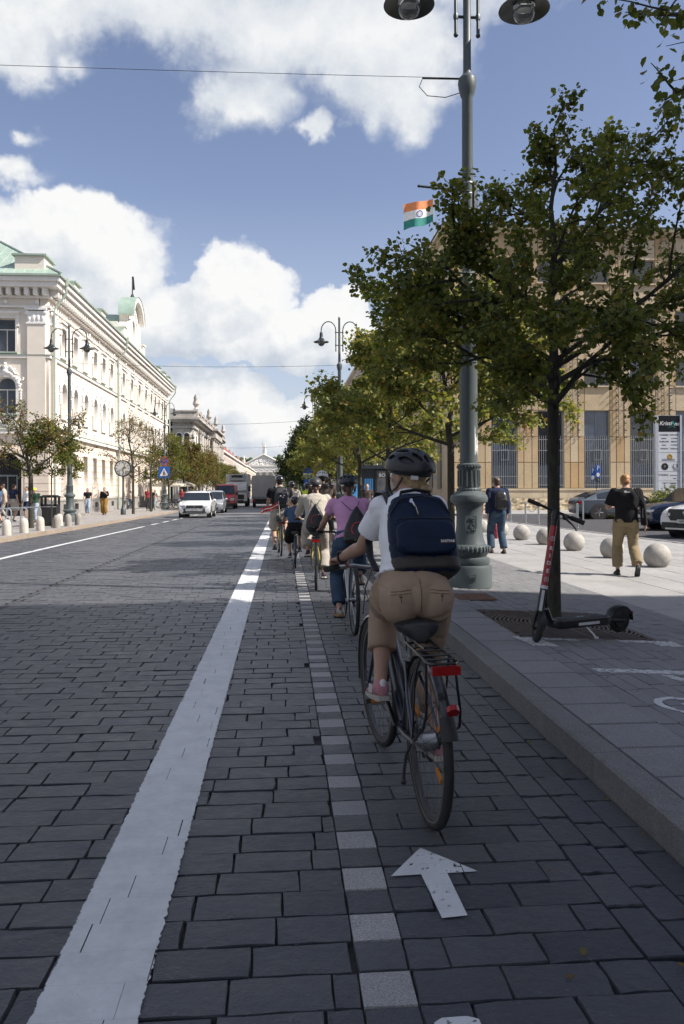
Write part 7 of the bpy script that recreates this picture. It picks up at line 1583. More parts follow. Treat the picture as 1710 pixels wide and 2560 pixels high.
def draw_bag(label, loc, rz, c, s, tilt, arcd=True):
    t = thing('drawstring_bag', label, 'bag', loc, rz); MM = Matrix.Translation(c) @ Matrix.Rotation(tilt, 4, 'X'); b = B(); N = 16; sec = [(.20, .012, .02), (.17, .03, .03), (.10, .075, .055), (0, .125, .075), (-.10, .155, .085), (-.18, .155, .08), (-.225, .12, .05), (-.235, .05, .02)]
    b.loft([[(w_ * s * math.cos(a), -.04 * s + d_ * s * math.sin(a), z * s) for a in [2 * math.pi * j / N for j in range(N)]] for z, w_, d_ in sec]); place(soft_mesh(b, 'bag_body', mat('black_ripstop', (.012, .012, .014), .42, var=.2, vs=12, bump=.3, bs=40), .008, 2, .004, 20), 'bag_body', t, M=MM)
    b = B(); 
    for i in range(9):
        a0, a1 = R(75 + 16 * i), R(75 + 16 * (i + 1)); P_ = lambda a, q: (.005 + q * s * math.cos(a), -.130 * s, -.08 * s + q * s * math.sin(a)); b.add([P_(a0, .085), P_(a1, .085), P_(a1, .073), P_(a0, .073)], [(0, 1, 2, 3)])
    b.obj('red_arc_print', red_s, t, M=MM, fix=False)
    b = B(); b.box((-.03 * s, -.11 * s, -.185 * s), (.03 * s, .004, .010), rot=Matrix.Rotation(-.4, 3, 'Y')); b.box((.02 * s, -.11 * s, -.175 * s), (.03 * s, .004, .012), rot=Matrix.Rotation(-.4, 3, 'Y')); b.obj('lime_print', mat('lime_print', (.32, .42, .04), .6), t, M=MM)
    b = B()
    for k in range(4): b.box((.045 * s + .018 * k, -.107 * s, .012 + .006 * (k % 2)), (.010, .003, .012))
    b.obj('white_print', wht_s, t, M=MM)
    return t, MM
def cords(t, pts_l, pts_r):
    b = B(); b.tube(pts_l, .004, 5); b.tube(pts_r, .004, 5); b.obj('cord', blk_m, t)
# second rider, pink T-shirt
def rider(label, blabel, x, y, rz, s, frame, W, crank, lean=.24, nz=1.40, hipz=.93, mid_=True, head=None, hrot=None, z=0.0, lean_b=0.0, bars=1.02, steer=0, feet=None, **kw):
    z = gz(y); c, sn = math.cos(rz), math.sin(rz)
    bt = bicycle(blabel, (x, y, z), rz, frame, False, lean_b, crank, steer, sc_=s if s < .93 else 1.0, bar_z=bars, **kw); q = 1.0 if s >= .93 else s
    P = rider_pose(1.0 if q < 1 else s, crank, lean, nz, hipz, hrot, bars); P['mid'] = mid_; P['shw'] = W.pop('shw', .175); P['hipw'] = W.pop('hipw', .165); P['fem'] = W.pop('fem', 0)
    if head: P['head'] = head
    if feet: P.update(feet)
    t, a, l, m_ = figure(label, P, W, False, GB, loc=(x, y, z), rz=rz)
    if q < 1: t.scale = (q,) * 3
    return t, bt, a, l, m_, P
r2, b2, a2, l2, m2, P2_ = rider('cyclist in pink T-shirt and blue jeans with a drawstring bag', 'white framed bicycle under the rider in the pink T-shirt', .70, 8.38, R(1.5), .93, fr_white, dict(shirt=pinkT, pants=denim, sleeve=.5, leglen=1.86, ploose=.016, calf=1.12, hair=hair_br, hairstyle='tail', hat='helmet', hatm=mat('grey_black_helmet', (.035, .037, .043), .35, var=.1), hats=1.1, shoe=mat('cream_shoe', (.42, .37, .33), .8), sole=gum, stripe=mat('maroon_stripe', (.20, .06, .06), .7), fem=1, hem=.02, refl=True), R(250), .22, 1.36, .92, rack=False, fend=False, bars=.99)
tb, MMb = draw_bag('black drawstring bag with red arc on the pink T-shirt rider', (.70, 8.38, 0), R(1.5), (.05, -.30, 1.09), .95, R(-18))
cords(tb, [(-.13, .03, 1.38), (-.08, -.14, 1.32), (.0, -.22, 1.24), (.04, -.24, 1.24)], [(.12, .03, 1.38), (.09, -.14, 1.32), (.05, -.24, 1.24)]); b = B(); b.tube([(-.15, .05, 1.3), (-.19, -.10, 1.12), (-.15, -.24, .95), (-.05, -.32, .90)], .004, 5); b.obj('cord', blk_m, tb)
# third rider, beige outfit
r3, b3, a3, l3, m3, P3_ = rider('cyclist in beige shirt and beige trousers with auburn ponytail', 'yellow framed bicycle under the rider dressed in beige', .50, 11.98, R(-2), .95, fr_yel, dict(shirt=beige, pants=greyS, sleeve=1.45, leglen=1.8, ploose=.022, calf=1.25, hair=hair_br, hairstyle='tail', hat='helmet', hatm=mat('matt_charcoal_helmet', (.04, .04, .044), .5, var=.1), hats=1.08, vents=False, shoe=mat('plum_shoe', (.05, .025, .035), .7), fem=1, loose=.022, hem=-.02, hipw=.175), R(70), .20, 1.38, .93, bars=1.0)
tb, MMb = draw_bag('black drawstring bag with red arc on the beige dressed rider', (.50, 11.98, 0), R(-2), (.0, -.33, 1.06), .95, R(-15))
cords(tb, [(-.12, .0, 1.40), (-.09, -.15, 1.34), (-.02, -.26, 1.23)], [(.12, .0, 1.40), (.09, -.15, 1.34), (.02, -.26, 1.23)])
# fourth rider, black T-shirt and pack, near the white line
r4, b4, a4, l4, m4, P4_ = rider('man in black T-shirt and pale shorts cycling with a black backpack', 'yellow and black bicycle with rear light beside the white stripe', -.05, 18.0, R(3), 1.04, fr_yel, dict(shirt=blackC, pants=beige, pname='shorts', sleeve=.6, leglen=.92, ploose=.03, hair=hair_dk, hat='helmet', hatm=mat('gloss_black_helmet', (.012, .012, .014), .15, coat=.6), vents=False, refl=False, hats=1.05, shoe=shoe_b, sole=shoe_b, loose=.022, hem=-.04, shw=.2), R(255), .16, 1.50, .98)
bp4 = thing('backpack', 'black hiking backpack on the man beside the white stripe', 'backpack', (-.05, 18.0, 0), R(3)); MM4 = pack(bp4, (.03, -.20, 1.27), .32, .48, .17, R(-15), mat('worn_black_nylon', (.03, .03, .034), .6, var=.3, vs=14))
b = B(); b.box((0, -.19, -.03), (.22, .02, .22)); b.tube([(-.11, -.17, .1), (-.12, -.19, -.15)], .008, 5); b.tube([(.11, -.17, .1), (.12, -.19, -.15)], .008, 5); b.obj('front_pocket', denC, bp4, M=MM4); b = B()
for p in ((-.03, -.205, .0), (.05, -.205, .01), (.02, -.205, -.03)): b.ell(p, (.018, .006, .014), 8, 5)
b.obj('badge', wht_s, bp4, M=MM4); b = B(); b.tube([(-.08, -.02, 1.46), (-.12, .0, 1.52), (-.12, .1, 1.48)], .02, 6, flat=.3); b.tube([(.1, -.02, 1.46), (.13, .0, 1.52), (.13, .1, 1.48)], .02, 6, flat=.3); b.obj('shoulder_strap', denC, bp4)
fl = thing('small_flag', 'small red and white flag on a stick behind the black shirted rider', 'flag', (-.05, 18.0, 0), R(3)); b = B(); b.tube([(-.02, -.42, .86), (-.05, -.46, 1.22)], .006, 6); b.obj('stick', wht_s, fl)
for k, m_ in ((0, red_s), (1, wht_s), (2, red_s)):
    b = B(); n = 8; v0, v1 = (0, .4, .6, 1)[k], (0, .4, .6, 1)[k + 1]
    P5 = [(-.05 - .36 * u - .02 * v, -.46 + .03 * math.sin(u * 9), 1.20 - .12 * v - .16 * u - .03 * u * math.sin(u * 6)) for v in (v0, v1) for u in [i / n for i in range(n + 1)]]
    b.add(P5, [(i, i + 1, n + 2 + i, n + 1 + i) for i in range(n)], True); b.obj('flag_band', m_, fl, fix=False)
b = B(); b.ell((.0, -.36, .80), (.10, .12, .09), 12, 8); tag(b.obj('saddle_bag', blk_m, None, M=at_local(-.05, 18.0, 0, R(3))), 'lumpy black bag strapped under the saddle of the striped bicycle', 'bag')
# fifth: white helmet, dark floral T-shirt, standing tall over the bike
r5, b5, a5, l5, m5, P5_ = rider('tall rider in white helmet and dark floral T-shirt behind the beige rider', 'dark bicycle of the tall rider in the white helmet', .82, 16.3, R(-2), 1.05, fr_blk, dict(shirt=camo, pants=denC, sleeve=.62, leglen=.95, pname='shorts', ploose=.02, hair=hair_dk, hat='helmet', hatm=mat('white_helmet', (.60, .61, .62), .35), hats=1.12, shoe=shoe_b, loose=.02, shw=.2, refl=False), R(100), .12, 1.55, 1.02)
r9, b9, a9, l9, m9, P9_ = rider('child cyclist in blue shirt and black shorts left of the beige rider', 'small dark bicycle of the child in the blue shirt', .24, 15.2, R(0), .80, fr_blue, dict(shirt=blueT, pants=blackC, pname='shorts', sleeve=.6, leglen=.85, ploose=.03, hair=hair_dk, hat='helmet', hatm=MATS['gloss_black_helmet'], vents=False, refl=False, shoe=shoe_b), R(200), .2, 1.40, .93, rack=False)
r6, *_ = rider('rider in cream and orange jacket with dark helmet beyond the black backpack', 'dark bicycle just beyond the black backpack rider', .30, 23.5, R(1), 1.0, fr_blk, dict(shirt=beige, pants=denC, sleeve=.6, leglen=1.85, hair=hair_dk, hat='helmet', hatm=MATS['gloss_black_helmet'], vents=False, refl=False), R(60), .2, 1.46, .96)
r7, *_ = rider('rider in hi-vis yellow vest and green helmet, farther left one', 'bicycle of the left hi-vis rider', .52, 29.5, R(0), 1.02, fr_red, dict(shirt=yelV, pants=denim, sleeve=.7, leglen=1.85, hair=hair_dk, hat='helmet', hatm=mat('green_helmet', (.02, .12, .05), .4), vents=False, refl=False), R(10), .2, 1.46, .97)
r8, *_ = rider('rider in hi-vis yellow top with dark diagonal strap and black helmet', 'bicycle of the right hi-vis rider', .86, 27.5, R(0), 1.02, fr_blk, dict(shirt=yelV, pants=blackC, sleeve=.7, leglen=1.85, hair=hair_dk, hat='helmet', hatm=MATS['gloss_black_helmet'], vents=False, refl=False), R(150), .2, 1.46, .97)
b = B(); b.tube([(-.12, .0, 1.47), (.02, -.16, 1.30), (.15, -.2, 1.12)], .014, 5, flat=.4); b.obj('diagonal_strap', blk_m, r8)
r10, *_ = rider('rider in navy top with jeans between the backpack rider and the hi-vis pair', 'bicycle of the rider in the navy top', .42, 26.3, R(0), 1.0, fr_blk, dict(shirt=navyT, pants=denim, sleeve=.6, leglen=1.85, hair=hair_dk, hat='helmet', hatm=MATS['gloss_black_helmet'], vents=False, refl=False), R(200), .2, 1.45, .96)
# ---------------------------------------------------------------- pedestrians
def walker(label, x, y, z, rz, H, W, ph=0.5, fine=False, mid_=False, head_tilt=0, hands=None, fem=0, lean=.02, group=None, hrz=0):
    s = H / 1.74; hz = .90 * s; st = .30 * s * ph
    P = {'s': s, 'pelvis': (0, 0, hz + .04 * s), 'neck': (0, lean, 1.46 * s), 'head': (0, lean + .03 + head_tilt * .06, 1.60 * s - head_tilt * .02), 'hrot': Matrix.Rotation(hrz, 3, 'Z') @ Matrix.Rotation(-head_tilt, 3, 'X'), 'fem': fem, 'mid': mid_,
         'foot_l': (-.085 * s, st, .085 * s), 'foot_r': (.085 * s, -st * 1.05, .085 * s + .055 * s * abs(ph)), 'toe_r': (0.05, 1, -.55 * abs(ph)), 'toe_l': (-.05, 1, 0), 'kpole_l': (-.05, 1, 0), 'kpole_r': (.05, 1, 0), 'bulge': Vector((0, -.02, 0)),
         'hand_l': (-.235 * s, -st * .5, .87 * s), 'hand_r': (.235 * s, st * .5 + .03, .87 * s), 'pole_l': (-.4, -1, 0), 'pole_r': (.4, -1, 0), 'shw': W.pop('shw', .185), 'hipw': W.pop('hipw', .155)}
    if hands: P.update(hands)
    t, a, l, m_ = figure(label, P, W, fine, group, loc=(x, y, z), rz=rz); return t, a, l, m_, P
zb_ = lambda x, y: pz(x, y)
# man in khaki trousers and orange cap looking at his phone
kx, ky = 5.76, 13.0
w1, wa1, wl1, wm1, WP1 = walker('man in orange cap, black T-shirt and khaki trousers looking at his phone', kx, ky, zb_(kx, ky) - .005, R(-14), 1.74, dict(shirt=blackC, pants=olive, sleeve=.82, leglen=1.86, ploose=.024, calf=1.15, loose=.03, hem=-.08, hair=hair_gi, hat='cap', hatm=mat('orange_cap', (.42, .22, .09), .8), shoe=shoe_b, sole=shoe_b, shw=.195, hipw=.16, pwr=.012, pws=7), .62, False, True, .45,
    dict(hand_l=(-.17, .27, 1.16), pole_l=(-.6, -.4, -.8), hand_r=(.30, .02, .86), foot_l=(-.13, .06, .085), foot_r=(.13, -.26, .17), toe_r=(.05, 1, -.9)))
b = B(); b.box((-.12, .33, 1.20), (.075, .012, .15), rot=Matrix.Rotation(R(-40), 3, 'X')); tag(b.obj('phone', blk_m, None, M=at_local(kx, ky, zb_(kx, ky), R(-14))), 'black phone held in front of the man in the orange cap', 'phone')
b = B(); b.box((-.01, -.150, 1.40), (.09, .003, .018)); b.ell((-.04, -.149, 1.405), (.022, .004, .018), 8, 5); b.obj('back_print', wht_s, w1)
tbg = thing('tote_bag', 'black tote bag with grey print hanging at the side of the capped man', 'bag', (kx, ky, zb_(kx, ky)), R(-14)); b = B(); b.loft([[(.27 + .05 * k + hw_ * .0, -.02 + d_ * math.cos(a), z_ + 0 * a) if 0 else (.265 + .07 * (1.15 - z_) + .045 * math.sin(a), -.01 + d_ * math.cos(a), z_) for a in [2 * math.pi * j / 14 for j in range(14)]] for k, hw_, d_, z_ in ((0, 0, .12, 1.20), (0, 0, .15, 1.1), (0, 0, .18, .95), (0, 0, .17, .84))]); b.obj('bag_body', blackC, tbg)
b = B(); b.tube([(.10, -.13, 1.46), (.20, -.15, 1.30), (.27, -.10, 1.18)], .014, 5); b.tube([(.10, .10, 1.46), (.2, .13, 1.3), (.27, .08, 1.18)], .014, 5); b.obj('handle', blackC, tbg); b = B(); b.box((.262, -.125, 1.05), (.05, .02, .16)); b.obj('grey_print', mat('grey_print', (.22, .24, .27), .7), tbg)
# man in jeans with leather backpack, woman in red beside him
jx, jy = 4.85, 17.7
w2, *_ = walker('man in khaki cap, navy jacket and blue jeans carrying a black backpack', jx, jy, zb_(jx, jy), R(4), 1.76, dict(shirt=navyT, pants=denim, sleeve=1.9, leglen=1.9, ploose=.02, calf=1.15, loose=.03, hem=-.06, hair=hair_br, hat='cap', hatm=mat('khaki_cap', (.14, .12, .08), .85), shoe=mat('brown_shoe', (.07, .05, .04), .7), sole=shoe_b), .18, False, True, .1, dict(foot_l=(-.13, .04, .085), foot_r=(.13, -.06, .085)))
bp2 = thing('backpack', 'black leather backpack on the man in jeans', 'backpack', (jx, jy, zb_(jx, jy)), R(4)); lea = mat('black_leather', (.015, .015, .017), .28, var=.2, vs=14, bump=.4, bs=30, bd=.004)
MM2 = pack(bp2, (0.01, -.13, 1.20), .30, .42, .15, R(-4), lea); b = B(); b.box((0, -.15, -.09), (.24, .05, .15)); b.tube([(-.10, -.15, .02), (0, -.165, .0), (.10, -.15, .02)], .006, 5); b.tube([(-.12, -.14, .10), (0, -.155, .08), (.12, -.14, .10)], .006, 5); b.obj('front_pocket', lea, bp2, M=MM2); b = B(); b.tube([(-.08, .0, 1.40), (-.10, .02, 1.50), (-.12, .12, 1.42)], .02, 6, flat=.3); b.tube([(.08, .0, 1.40), (.10, .02, 1.50), (.12, .12, 1.42)], .02, 6, flat=.3); b.tube([(-.04, -.02, 1.44), (0, -.03, 1.48), (.04, -.02, 1.44)], .01, 5); b.obj('shoulder_strap', lea, bp2)
w3, *_ = walker('woman in black top and long dark red skirt beside the man in jeans', jx - .30, jy + 1.0, zb_(jx, jy), R(8), 1.66, dict(shirt=blackC, pants=redC, pname='skirt', skirt=.95, sleeve=.6, leglen=1.2, hair=hair_br, hairstyle='long', shoe=shoe_b, loose=.02), .2, fem=1)
b = B(); b.lathe([(.0, 0), (.07, .02), (.10, .2), (.07, .34), (0, .38)], n=10); pb_ = b.obj('pink_bundle', mat('pink_print_cloth', (.45, .10, .14), .85, var=.4, vs=14), None, loc=(jx + .10, jy + .5, zb_(jx, jy) + .30)); tag(pb_, 'pink patterned bag carried low between the couple on the square', 'bag')
# pedestrians on the left pavement
LP = 'people on the left pavement'
def lw(label, px, gy, rz, H, W, **k):
    la = (px - 855) / F_PX; ca, sa = math.cos(YAW), math.sin(YAW); d = gy / (ca - la * sa); x = d * (sa + la * ca); y = d * (ca - la * sa)
    return walker(label, x, y, lz(y), rz, H, W, group=LP, **k)
lw('man in beige shirt and white trousers at the left photo edge', 10, 40.0, R(100), 1.84, dict(shirt=beige, pants=greyS, sleeve=.6, hair=hair_br), ph=.4)
lw('man in faded blue T-shirt cut by the left photo edge', -6, 36.0, R(60), 1.70, dict(shirt=blueT, pants=navyT, sleeve=.6, leglen=.95, pname='shorts', hair=hair_dk), ph=.5)
lw('man in navy T-shirt and pale patterned shorts near the doorway', 33, 38.5, R(-30), 1.80, dict(shirt=navyT, pants=greyS, pname='shorts', sleeve=.6, leglen=.95, ploose=.03, hair=hair_br), ph=.3)
lw('woman in white blouse and dark skirt near the doorway', 68, 39.5, R(150), 1.70, dict(shirt=whiteT, pants=navyT, pname='skirt', sleeve=1.3, leglen=.95, hair=hair_dk, hairstyle='tail'), ph=.6, fem=1)
lw('child in lime yellow cap and dark green T-shirt with pale jeans', 88, 36.5, R(170), 1.60, dict(shirt=greenT, pants=denim_l, sleeve=.7, hair=hair_br, hat='cap', hatm=yelV), ph=.5)
lw('woman in black T-shirt and light jeans walking by the lamp', 219, 50.0, R(185), 1.70, dict(shirt=blackC, pants=denim_l, sleeve=.6, hair=hair_br, hairstyle='long', ploose=.02, shoe=shoe_w), ph=.5, fem=1)
lw('woman in black top and ochre trousers holding a phone', 261, 50.0, R(175), 1.74, dict(shirt=blackC, pants=ochre, sleeve=1.2, hair=hair_dk, ploose=.05, calf=1.5, loose=.03), ph=.25, fem=1, hands=dict(hand_l=(-.12, .20, 1.38)))
lw('man in striped red polo among the group by the bare trees', 370, 62, R(180), 1.82, dict(shirt=redC, pants=denC, sleeve=.6, hair=hair_br), ph=.3)
lw('woman in black dress among the group by the bare trees', 379, 62.6, R(180), 1.72, dict(shirt=blackC, pants=blackC, pname='dress', skirt=.8, sleeve=.6, hair=hair_dk, hairstyle='long'), ph=.3, fem=1)
lw('woman in pale top and jeans at the right of the group', 387, 63.5, R(160), 1.66, dict(shirt=greyS, pants=denim_l, sleeve=.6, hair=hair_br, hairstyle='long'), ph=.5, fem=1)
lw('person in pale clothes leaning by the palace wall', 326, 66.5, R(-90), 1.6, dict(shirt=greyS, pants=denim, sleeve=.6, hair=hair_dk), ph=.9)
lw('person in dark striped top standing by the parasol', 455, 73, R(180), 1.8, dict(shirt=redC, pants=denC, sleeve=.6, hair=hair_br), ph=.2)
RP = 'people by the planter bush on the right'
for l_, x_, c_, h_ in (('woman in white top behind the planter bush', 8.35, whiteT, hair_dk), ('person in dark top beside the woman in white', 9.15, blackC, hair_dk)): walker(l_, x_, 49.3, pz(x_, 49.3), R(200), 1.55, dict(shirt=c_, pants=denC, sleeve=.6, hair=h_, hairstyle='long'), ph=.1, group=RP)
walker('pedestrian in muted floral clothes near the second right lamp', 3.3, 31.0, pz(3.3, 31), R(180), 1.72, dict(shirt=camo, pants=denC, sleeve=.6, hair=hair_br, hairstyle='long'), ph=.3, fem=1)
b0 = thing('person', 'seated person in black with white trainers mostly hidden by the nearest rider', 'person', (0, 0, 0)); bpy.data.objects.remove(b0)
# ---------------------------------------------------------------- cars and trucks
car_glass = mat('car_glass', (.022, .028, .034), .05, 0, var=.2, vs=2, spec=1.0); paint_wh = mat('white_car_paint', (.66, .67, .68), .25, var=.03, coat=.7); paint_si = mat('silver_car_paint', (.36, .38, .41), .3, .4, var=.03, coat=.6); paint_gr = mat('grey_car_paint', (.095, .115, .145), .3, .3, var=.04, coat=.7); paint_nv = mat('navy_car_paint', (.008, .018, .05), .22, .2, var=.04, coat=.9); paint_rd = mat('red_van_paint', (.46, .035, .025), .35, var=.04, coat=.4); truck_w = mat('truck_white', (.55, .56, .57), .45, var=.05, dirt=.2); tarp = mat('grey_tarpaulin', (.36, .365, .37), .6, var=.1, vs=1.2, bump=.5, bs=3, bd=.03); plas = mat('car_plastic', (.025, .026, .028), .6, var=.1); lamp_g = mat('headlight_glass', (.65, .67, .70), .08, .2, var=.1); tail = mat('tail_light', (.45, .012, .012), .15, var=.1); platem = mat('number_plate', (.62, .62, .60), .4, var=.03); alloy = mat('alloy_wheel', (.40, .41, .42), .3, .7, var=.06)
def car_wheel(root, c, r, w_=.22, side=1, spokes=5):
    b = B(); b.lathe([(r * .62, -w_ / 2), (r * .93, -w_ / 2), (r, -w_ * .32), (r, w_ * .32), (r * .93, w_ / 2), (r * .62, w_ / 2)], n=24); M_ = Matrix.Translation(c) @ Matrix.Rotation(R(90) * side, 4, 'Y'); o = b.obj('wheel', tyre_m, root, M=M_)
    b = B(); b.lathe([(.0, w_ * .30), (r * .15, w_ * .36), (r * .17, w_ * .25), (r * .6, w_ * .15), (r * .66, w_ * .42), (r * .64, w_ * .45)], n=20); b.obj('hub', plas, o); b = B()
    for k in range(spokes): a = 2 * math.pi * k / spokes; b.tube([(r * .10 * math.cos(a), r * .10 * math.sin(a), w_ * .40), (r * .62 * math.cos(a + .1), r * .62 * math.sin(a + .1), w_ * .42)], [r * .09, r * .07], 5); b.tube([(r * .10 * math.cos(a), r * .10 * math.sin(a), w_ * .40), (r * .62 * math.cos(a - .22), r * .62 * math.sin(a - .22), w_ * .42)], [r * .06, r * .05], 5)
    b.torus((0, 0, w_ * .43), r * .63, r * .04, (0, 0, 1), 24, 5); b.obj('rim', alloy, o)
def car(label, loc, rz, paint_, L=4.4, W=1.82, H=1.60, prof=None, wb=2.6, r=.34, front=None, rear=None, name='car', cat='car', group=None, roofm=None):
    """prof: list of (y, z_low, z_belt, z_top, half width factor at top) from rear (-) to front (+)"""
    t = thing(name, label, cat, loc, rz, group); hw = W / 2
    prof = prof or [(-L / 2, .42, .82, .86, .90), (-L / 2 + .06, .30, .95, 1.02, .88), (-L / 2 + .22, .24, .98, 1.32, .80), (-L / 2 + .55, .22, 1.0, H - .04, .76), (-L * .12, .22, 1.0, H, .76), (L * .06, .22, .98, H - .03, .76), (L * .14, .22, .97, H - .12, .78), (L * .26, .22, .96, .99, .88), (L * .40, .22, .90, .93, .86), (L / 2 - .14, .24, .80, .84, .82), (L / 2 - .03, .30, .66, .72, .78), (L / 2, .40, .60, .62, .74)]
    rg = []
    for (y, zl, zb2, zt, wt) in prof:
        e = .86 if abs(y) > L / 2 - .02 else (.96 if abs(y) > L / 2 - .2 else 1.0); h = hw * e
        half = [(h * .86, zl), (h * .97, zl + .07), (h, zl + (zb2 - zl) * .45), (h * .985, zb2 - .03), (h * .955, zb2), (h * (wt + (.955 - wt) * .08), zt - .05), (h * wt * .93, zt), (h * wt * .45, zt + .018)]
        rg.append([(x, y, z) for x, z in half] + [(-x, y, z) for x, z in half[::-1]])
    b = B(); b.loft(rg); b.obj('body', paint_, t)
    # glasshouse: panels laid just proud of the shell
    b = B(); cab = [p for p in prof if p[3] - p[2] > .22]
    def pt(p, q, sx, off=.012): y, zl, zb2, zt, wt = p; xx = hw * (.955 + (wt + (.955 - wt) * .08 - .955) * q); return (sx * (xx + off), y, zb2 + .03 + (zt - .07 - zb2) * q)
    for sx in (-1, 1):
        for i in range(len(cab) - 1):
            p, q = cab[i], cab[i + 1]; b.add([pt(p, .06, sx), pt(q, .06, sx), pt(q, .95, sx), pt(p, .95, sx)], [(0, 1, 2, 3)])
    b.obj('side_window', car_glass, t)
    i0 = prof.index(cab[0]); i1 = prof.index(cab[-1])
    def screen(pa, pb, nm, off):
        b = B(); (ya, _, zba, zta, wa), (yb, _, zbb, ztb, wb_) = pa, pb
        xa, xb = hw * .86 * wa / .8 * .93, hw * .90; b.add([(-xa, ya, zta + off), (xa, ya, zta + off), (xb, yb, ztb + off), (-xb, yb, ztb + off)], [(0, 1, 2, 3)]); b.obj(nm, car_glass, t)
    screen(prof[i1], prof[i1 + 1], 'windscreen', .030); screen(prof[i0], prof[i0 - 1], 'rear_window', .030) if prof[i0][3] - prof[i0 - 1][3] > .1 else None
    b = B(); n = 14
    for sy in (-wb / 2 - .02, wb / 2 + .05):
        for sx in (-1, 1): b.cyl((sx * (hw - .25), sy, r), (sx * (hw + .006), sy, r), r + .055, 22); car_wheel(t, (sx * (hw - .10), sy, r), r, .22, sx)
    for sx in (-1, 1): b.box((sx * (hw - .005), .02, .30), (.04, wb - .7, .13))
    b.obj('arch_trim', plas, t)
    b = B()
    for sx in (-1, 1): b.ell((sx * (hw + .09), L * .13, 1.02), (.11, .07, .08), 10, 6)
    b.obj('wing_mirror', paint_, t)
    yf = L / 2; fb = B(); fb.box((0, yf + .0, .66), (W * .50, .05, .17)); fb.box((0, yf - .01, .36), (W * .62, .07, .14)); fb.obj('grille', plas, t)
    fb = B()
    for sx in (-1, 1): fb.box((sx * W * .36, yf - .045, .70), (W * .20, .10, .09), rz=-sx * .35)
    fb.obj('headlight', lamp_g, t); fb = B(); fb.box((0, yf + .045, .50), (.50, .015, .11)); pl_ = fb.obj('number_plate', platem, t)
    fb = B(); fb.tube([(-.06, yf + .03, .69), (0, yf + .035, .66), (.06, yf + .03, .69)], .014, 5); fb.box((0, yf + .03, .36), (W * .5, .02, .03)); fb.obj('badge', alloy, t)
    fb = B()
    for sx in (-1, 1): fb.box((sx * W * .38, -yf + .03, .86), (W * .18, .10, .12), rz=sx * .3)
    fb.obj('tail_lamp', tail, t); return t
PR = lambda body, fac: None
c1 = car('white compact car with black roof rails driving towards the camera', (-5.05, 48.6, gz(48.6)), R(180), paint_wh, 4.1, 1.85, 1.56); b = B()
for sx in (-1, 1): b.tube([(sx * .66, -1.2, 1.60), (sx * .66, -1.1, 1.64), (sx * .66, .3, 1.63), (sx * .66, .4, 1.58)], .022, 6)
b.obj('roof_rail', plas, c1); b = B()
for sx in (-1, 1): b.box((sx * .62, 2.02, .44), (.24, .06, .26), rz=-sx * .3)
b.obj('bumper_intake', plas, c1); text_mesh('MGM 934', .10, 'lettering', blk_s, c1, Matrix.Translation((0, 2.108, .50)) @ Matrix.Rotation(R(180), 4, 'Z') @ Matrix.Rotation(R(90), 4, 'X'))
c2 = car('silver grey car following the white car', (-5.2, 60.5, gz(60.5)), R(180), paint_si, 4.6, 1.9, 1.64)
def boxvan(label, loc, rz, L, W, H, pm, name, cat, hood=.9, glassz=1.35):
    t = thing(name, label, cat, loc, rz); hw = W / 2; prof = [(-L / 2, .35, H * .95, .93), (-L / 2 + .1, .3, H, .90), (L / 2 - hood - .9, .3, H, .90), (L / 2 - hood - .55, .3, H - .08, .90), (L / 2 - hood + .15, .3, glassz, .94), (L / 2 - .12, .3, glassz - .28, .90), (L / 2, .38, .75, .86)]
    b = B(); b.loft([[(x * hw, y, z) for x, z in [(.9, zl), (1, zl + .15), (1, zt * .55), (wt, zt - .06), (wt * .9, zt), (-wt * .9, zt), (-wt, zt - .06), (-1, zt * .55), (-1, zl + .15), (-.9, zl)]] for y, zl, zt, wt in prof]); b.obj('body', pm, t)
    b = B(); ya, yb = L / 2 - hood - .5, L / 2 - hood + .12; za, zb3 = H - .16, glassz + .08; b.add([(-hw * .84, ya + .03, za), (hw * .84, ya + .03, za), (hw * .92, yb + .03, zb3), (-hw * .92, yb + .03, zb3)], [(0, 1, 2, 3)]); b.obj('windscreen', car_glass, t)
    b = B()
    for sx in (-1, 1): b.add([(sx * (hw + .012), ya - .75, glassz + .05), (sx * (hw + .012), ya + .25, glassz + .05), (sx * (hw * .955 + .02), ya - .0, H * .82), (sx * (hw * .955 + .02), ya - .75, H * .82)], [(0, 1, 2, 3)])
    b.obj('side_window', car_glass, t); b = B(); b.box((0, L / 2 + .01, .72), (W * .55, .05, .16)); b.box((0, L / 2, .42), (W * .95, .12, .26)); b.obj('grille', plas, t); b = B()
    for sx in (-1, 1): b.box((sx * W * .38, L / 2 - .03, .92), (W * .18, .12, .22))
    b.obj('headlight', lamp_g, t); b = B()
    for sx in (-1, 1): b.box((sx * (hw + .16), L / 2 - hood - .1, 1.45), (.16, .10, .32))
    b.obj('wing_mirror', plas, t)
    for sy in (-L / 2 + .95, L / 2 - .85):
        for sx in (-1, 1): car_wheel(t, (sx * (hw - .12), sy, .35), .35, .22, sx)
    return t
boxvan('red delivery van with high roof in the oncoming lane', (-5.4, 78, gz(78)), R(180), 5.4, 1.98, 2.35, paint_rd, 'delivery_van', 'van')
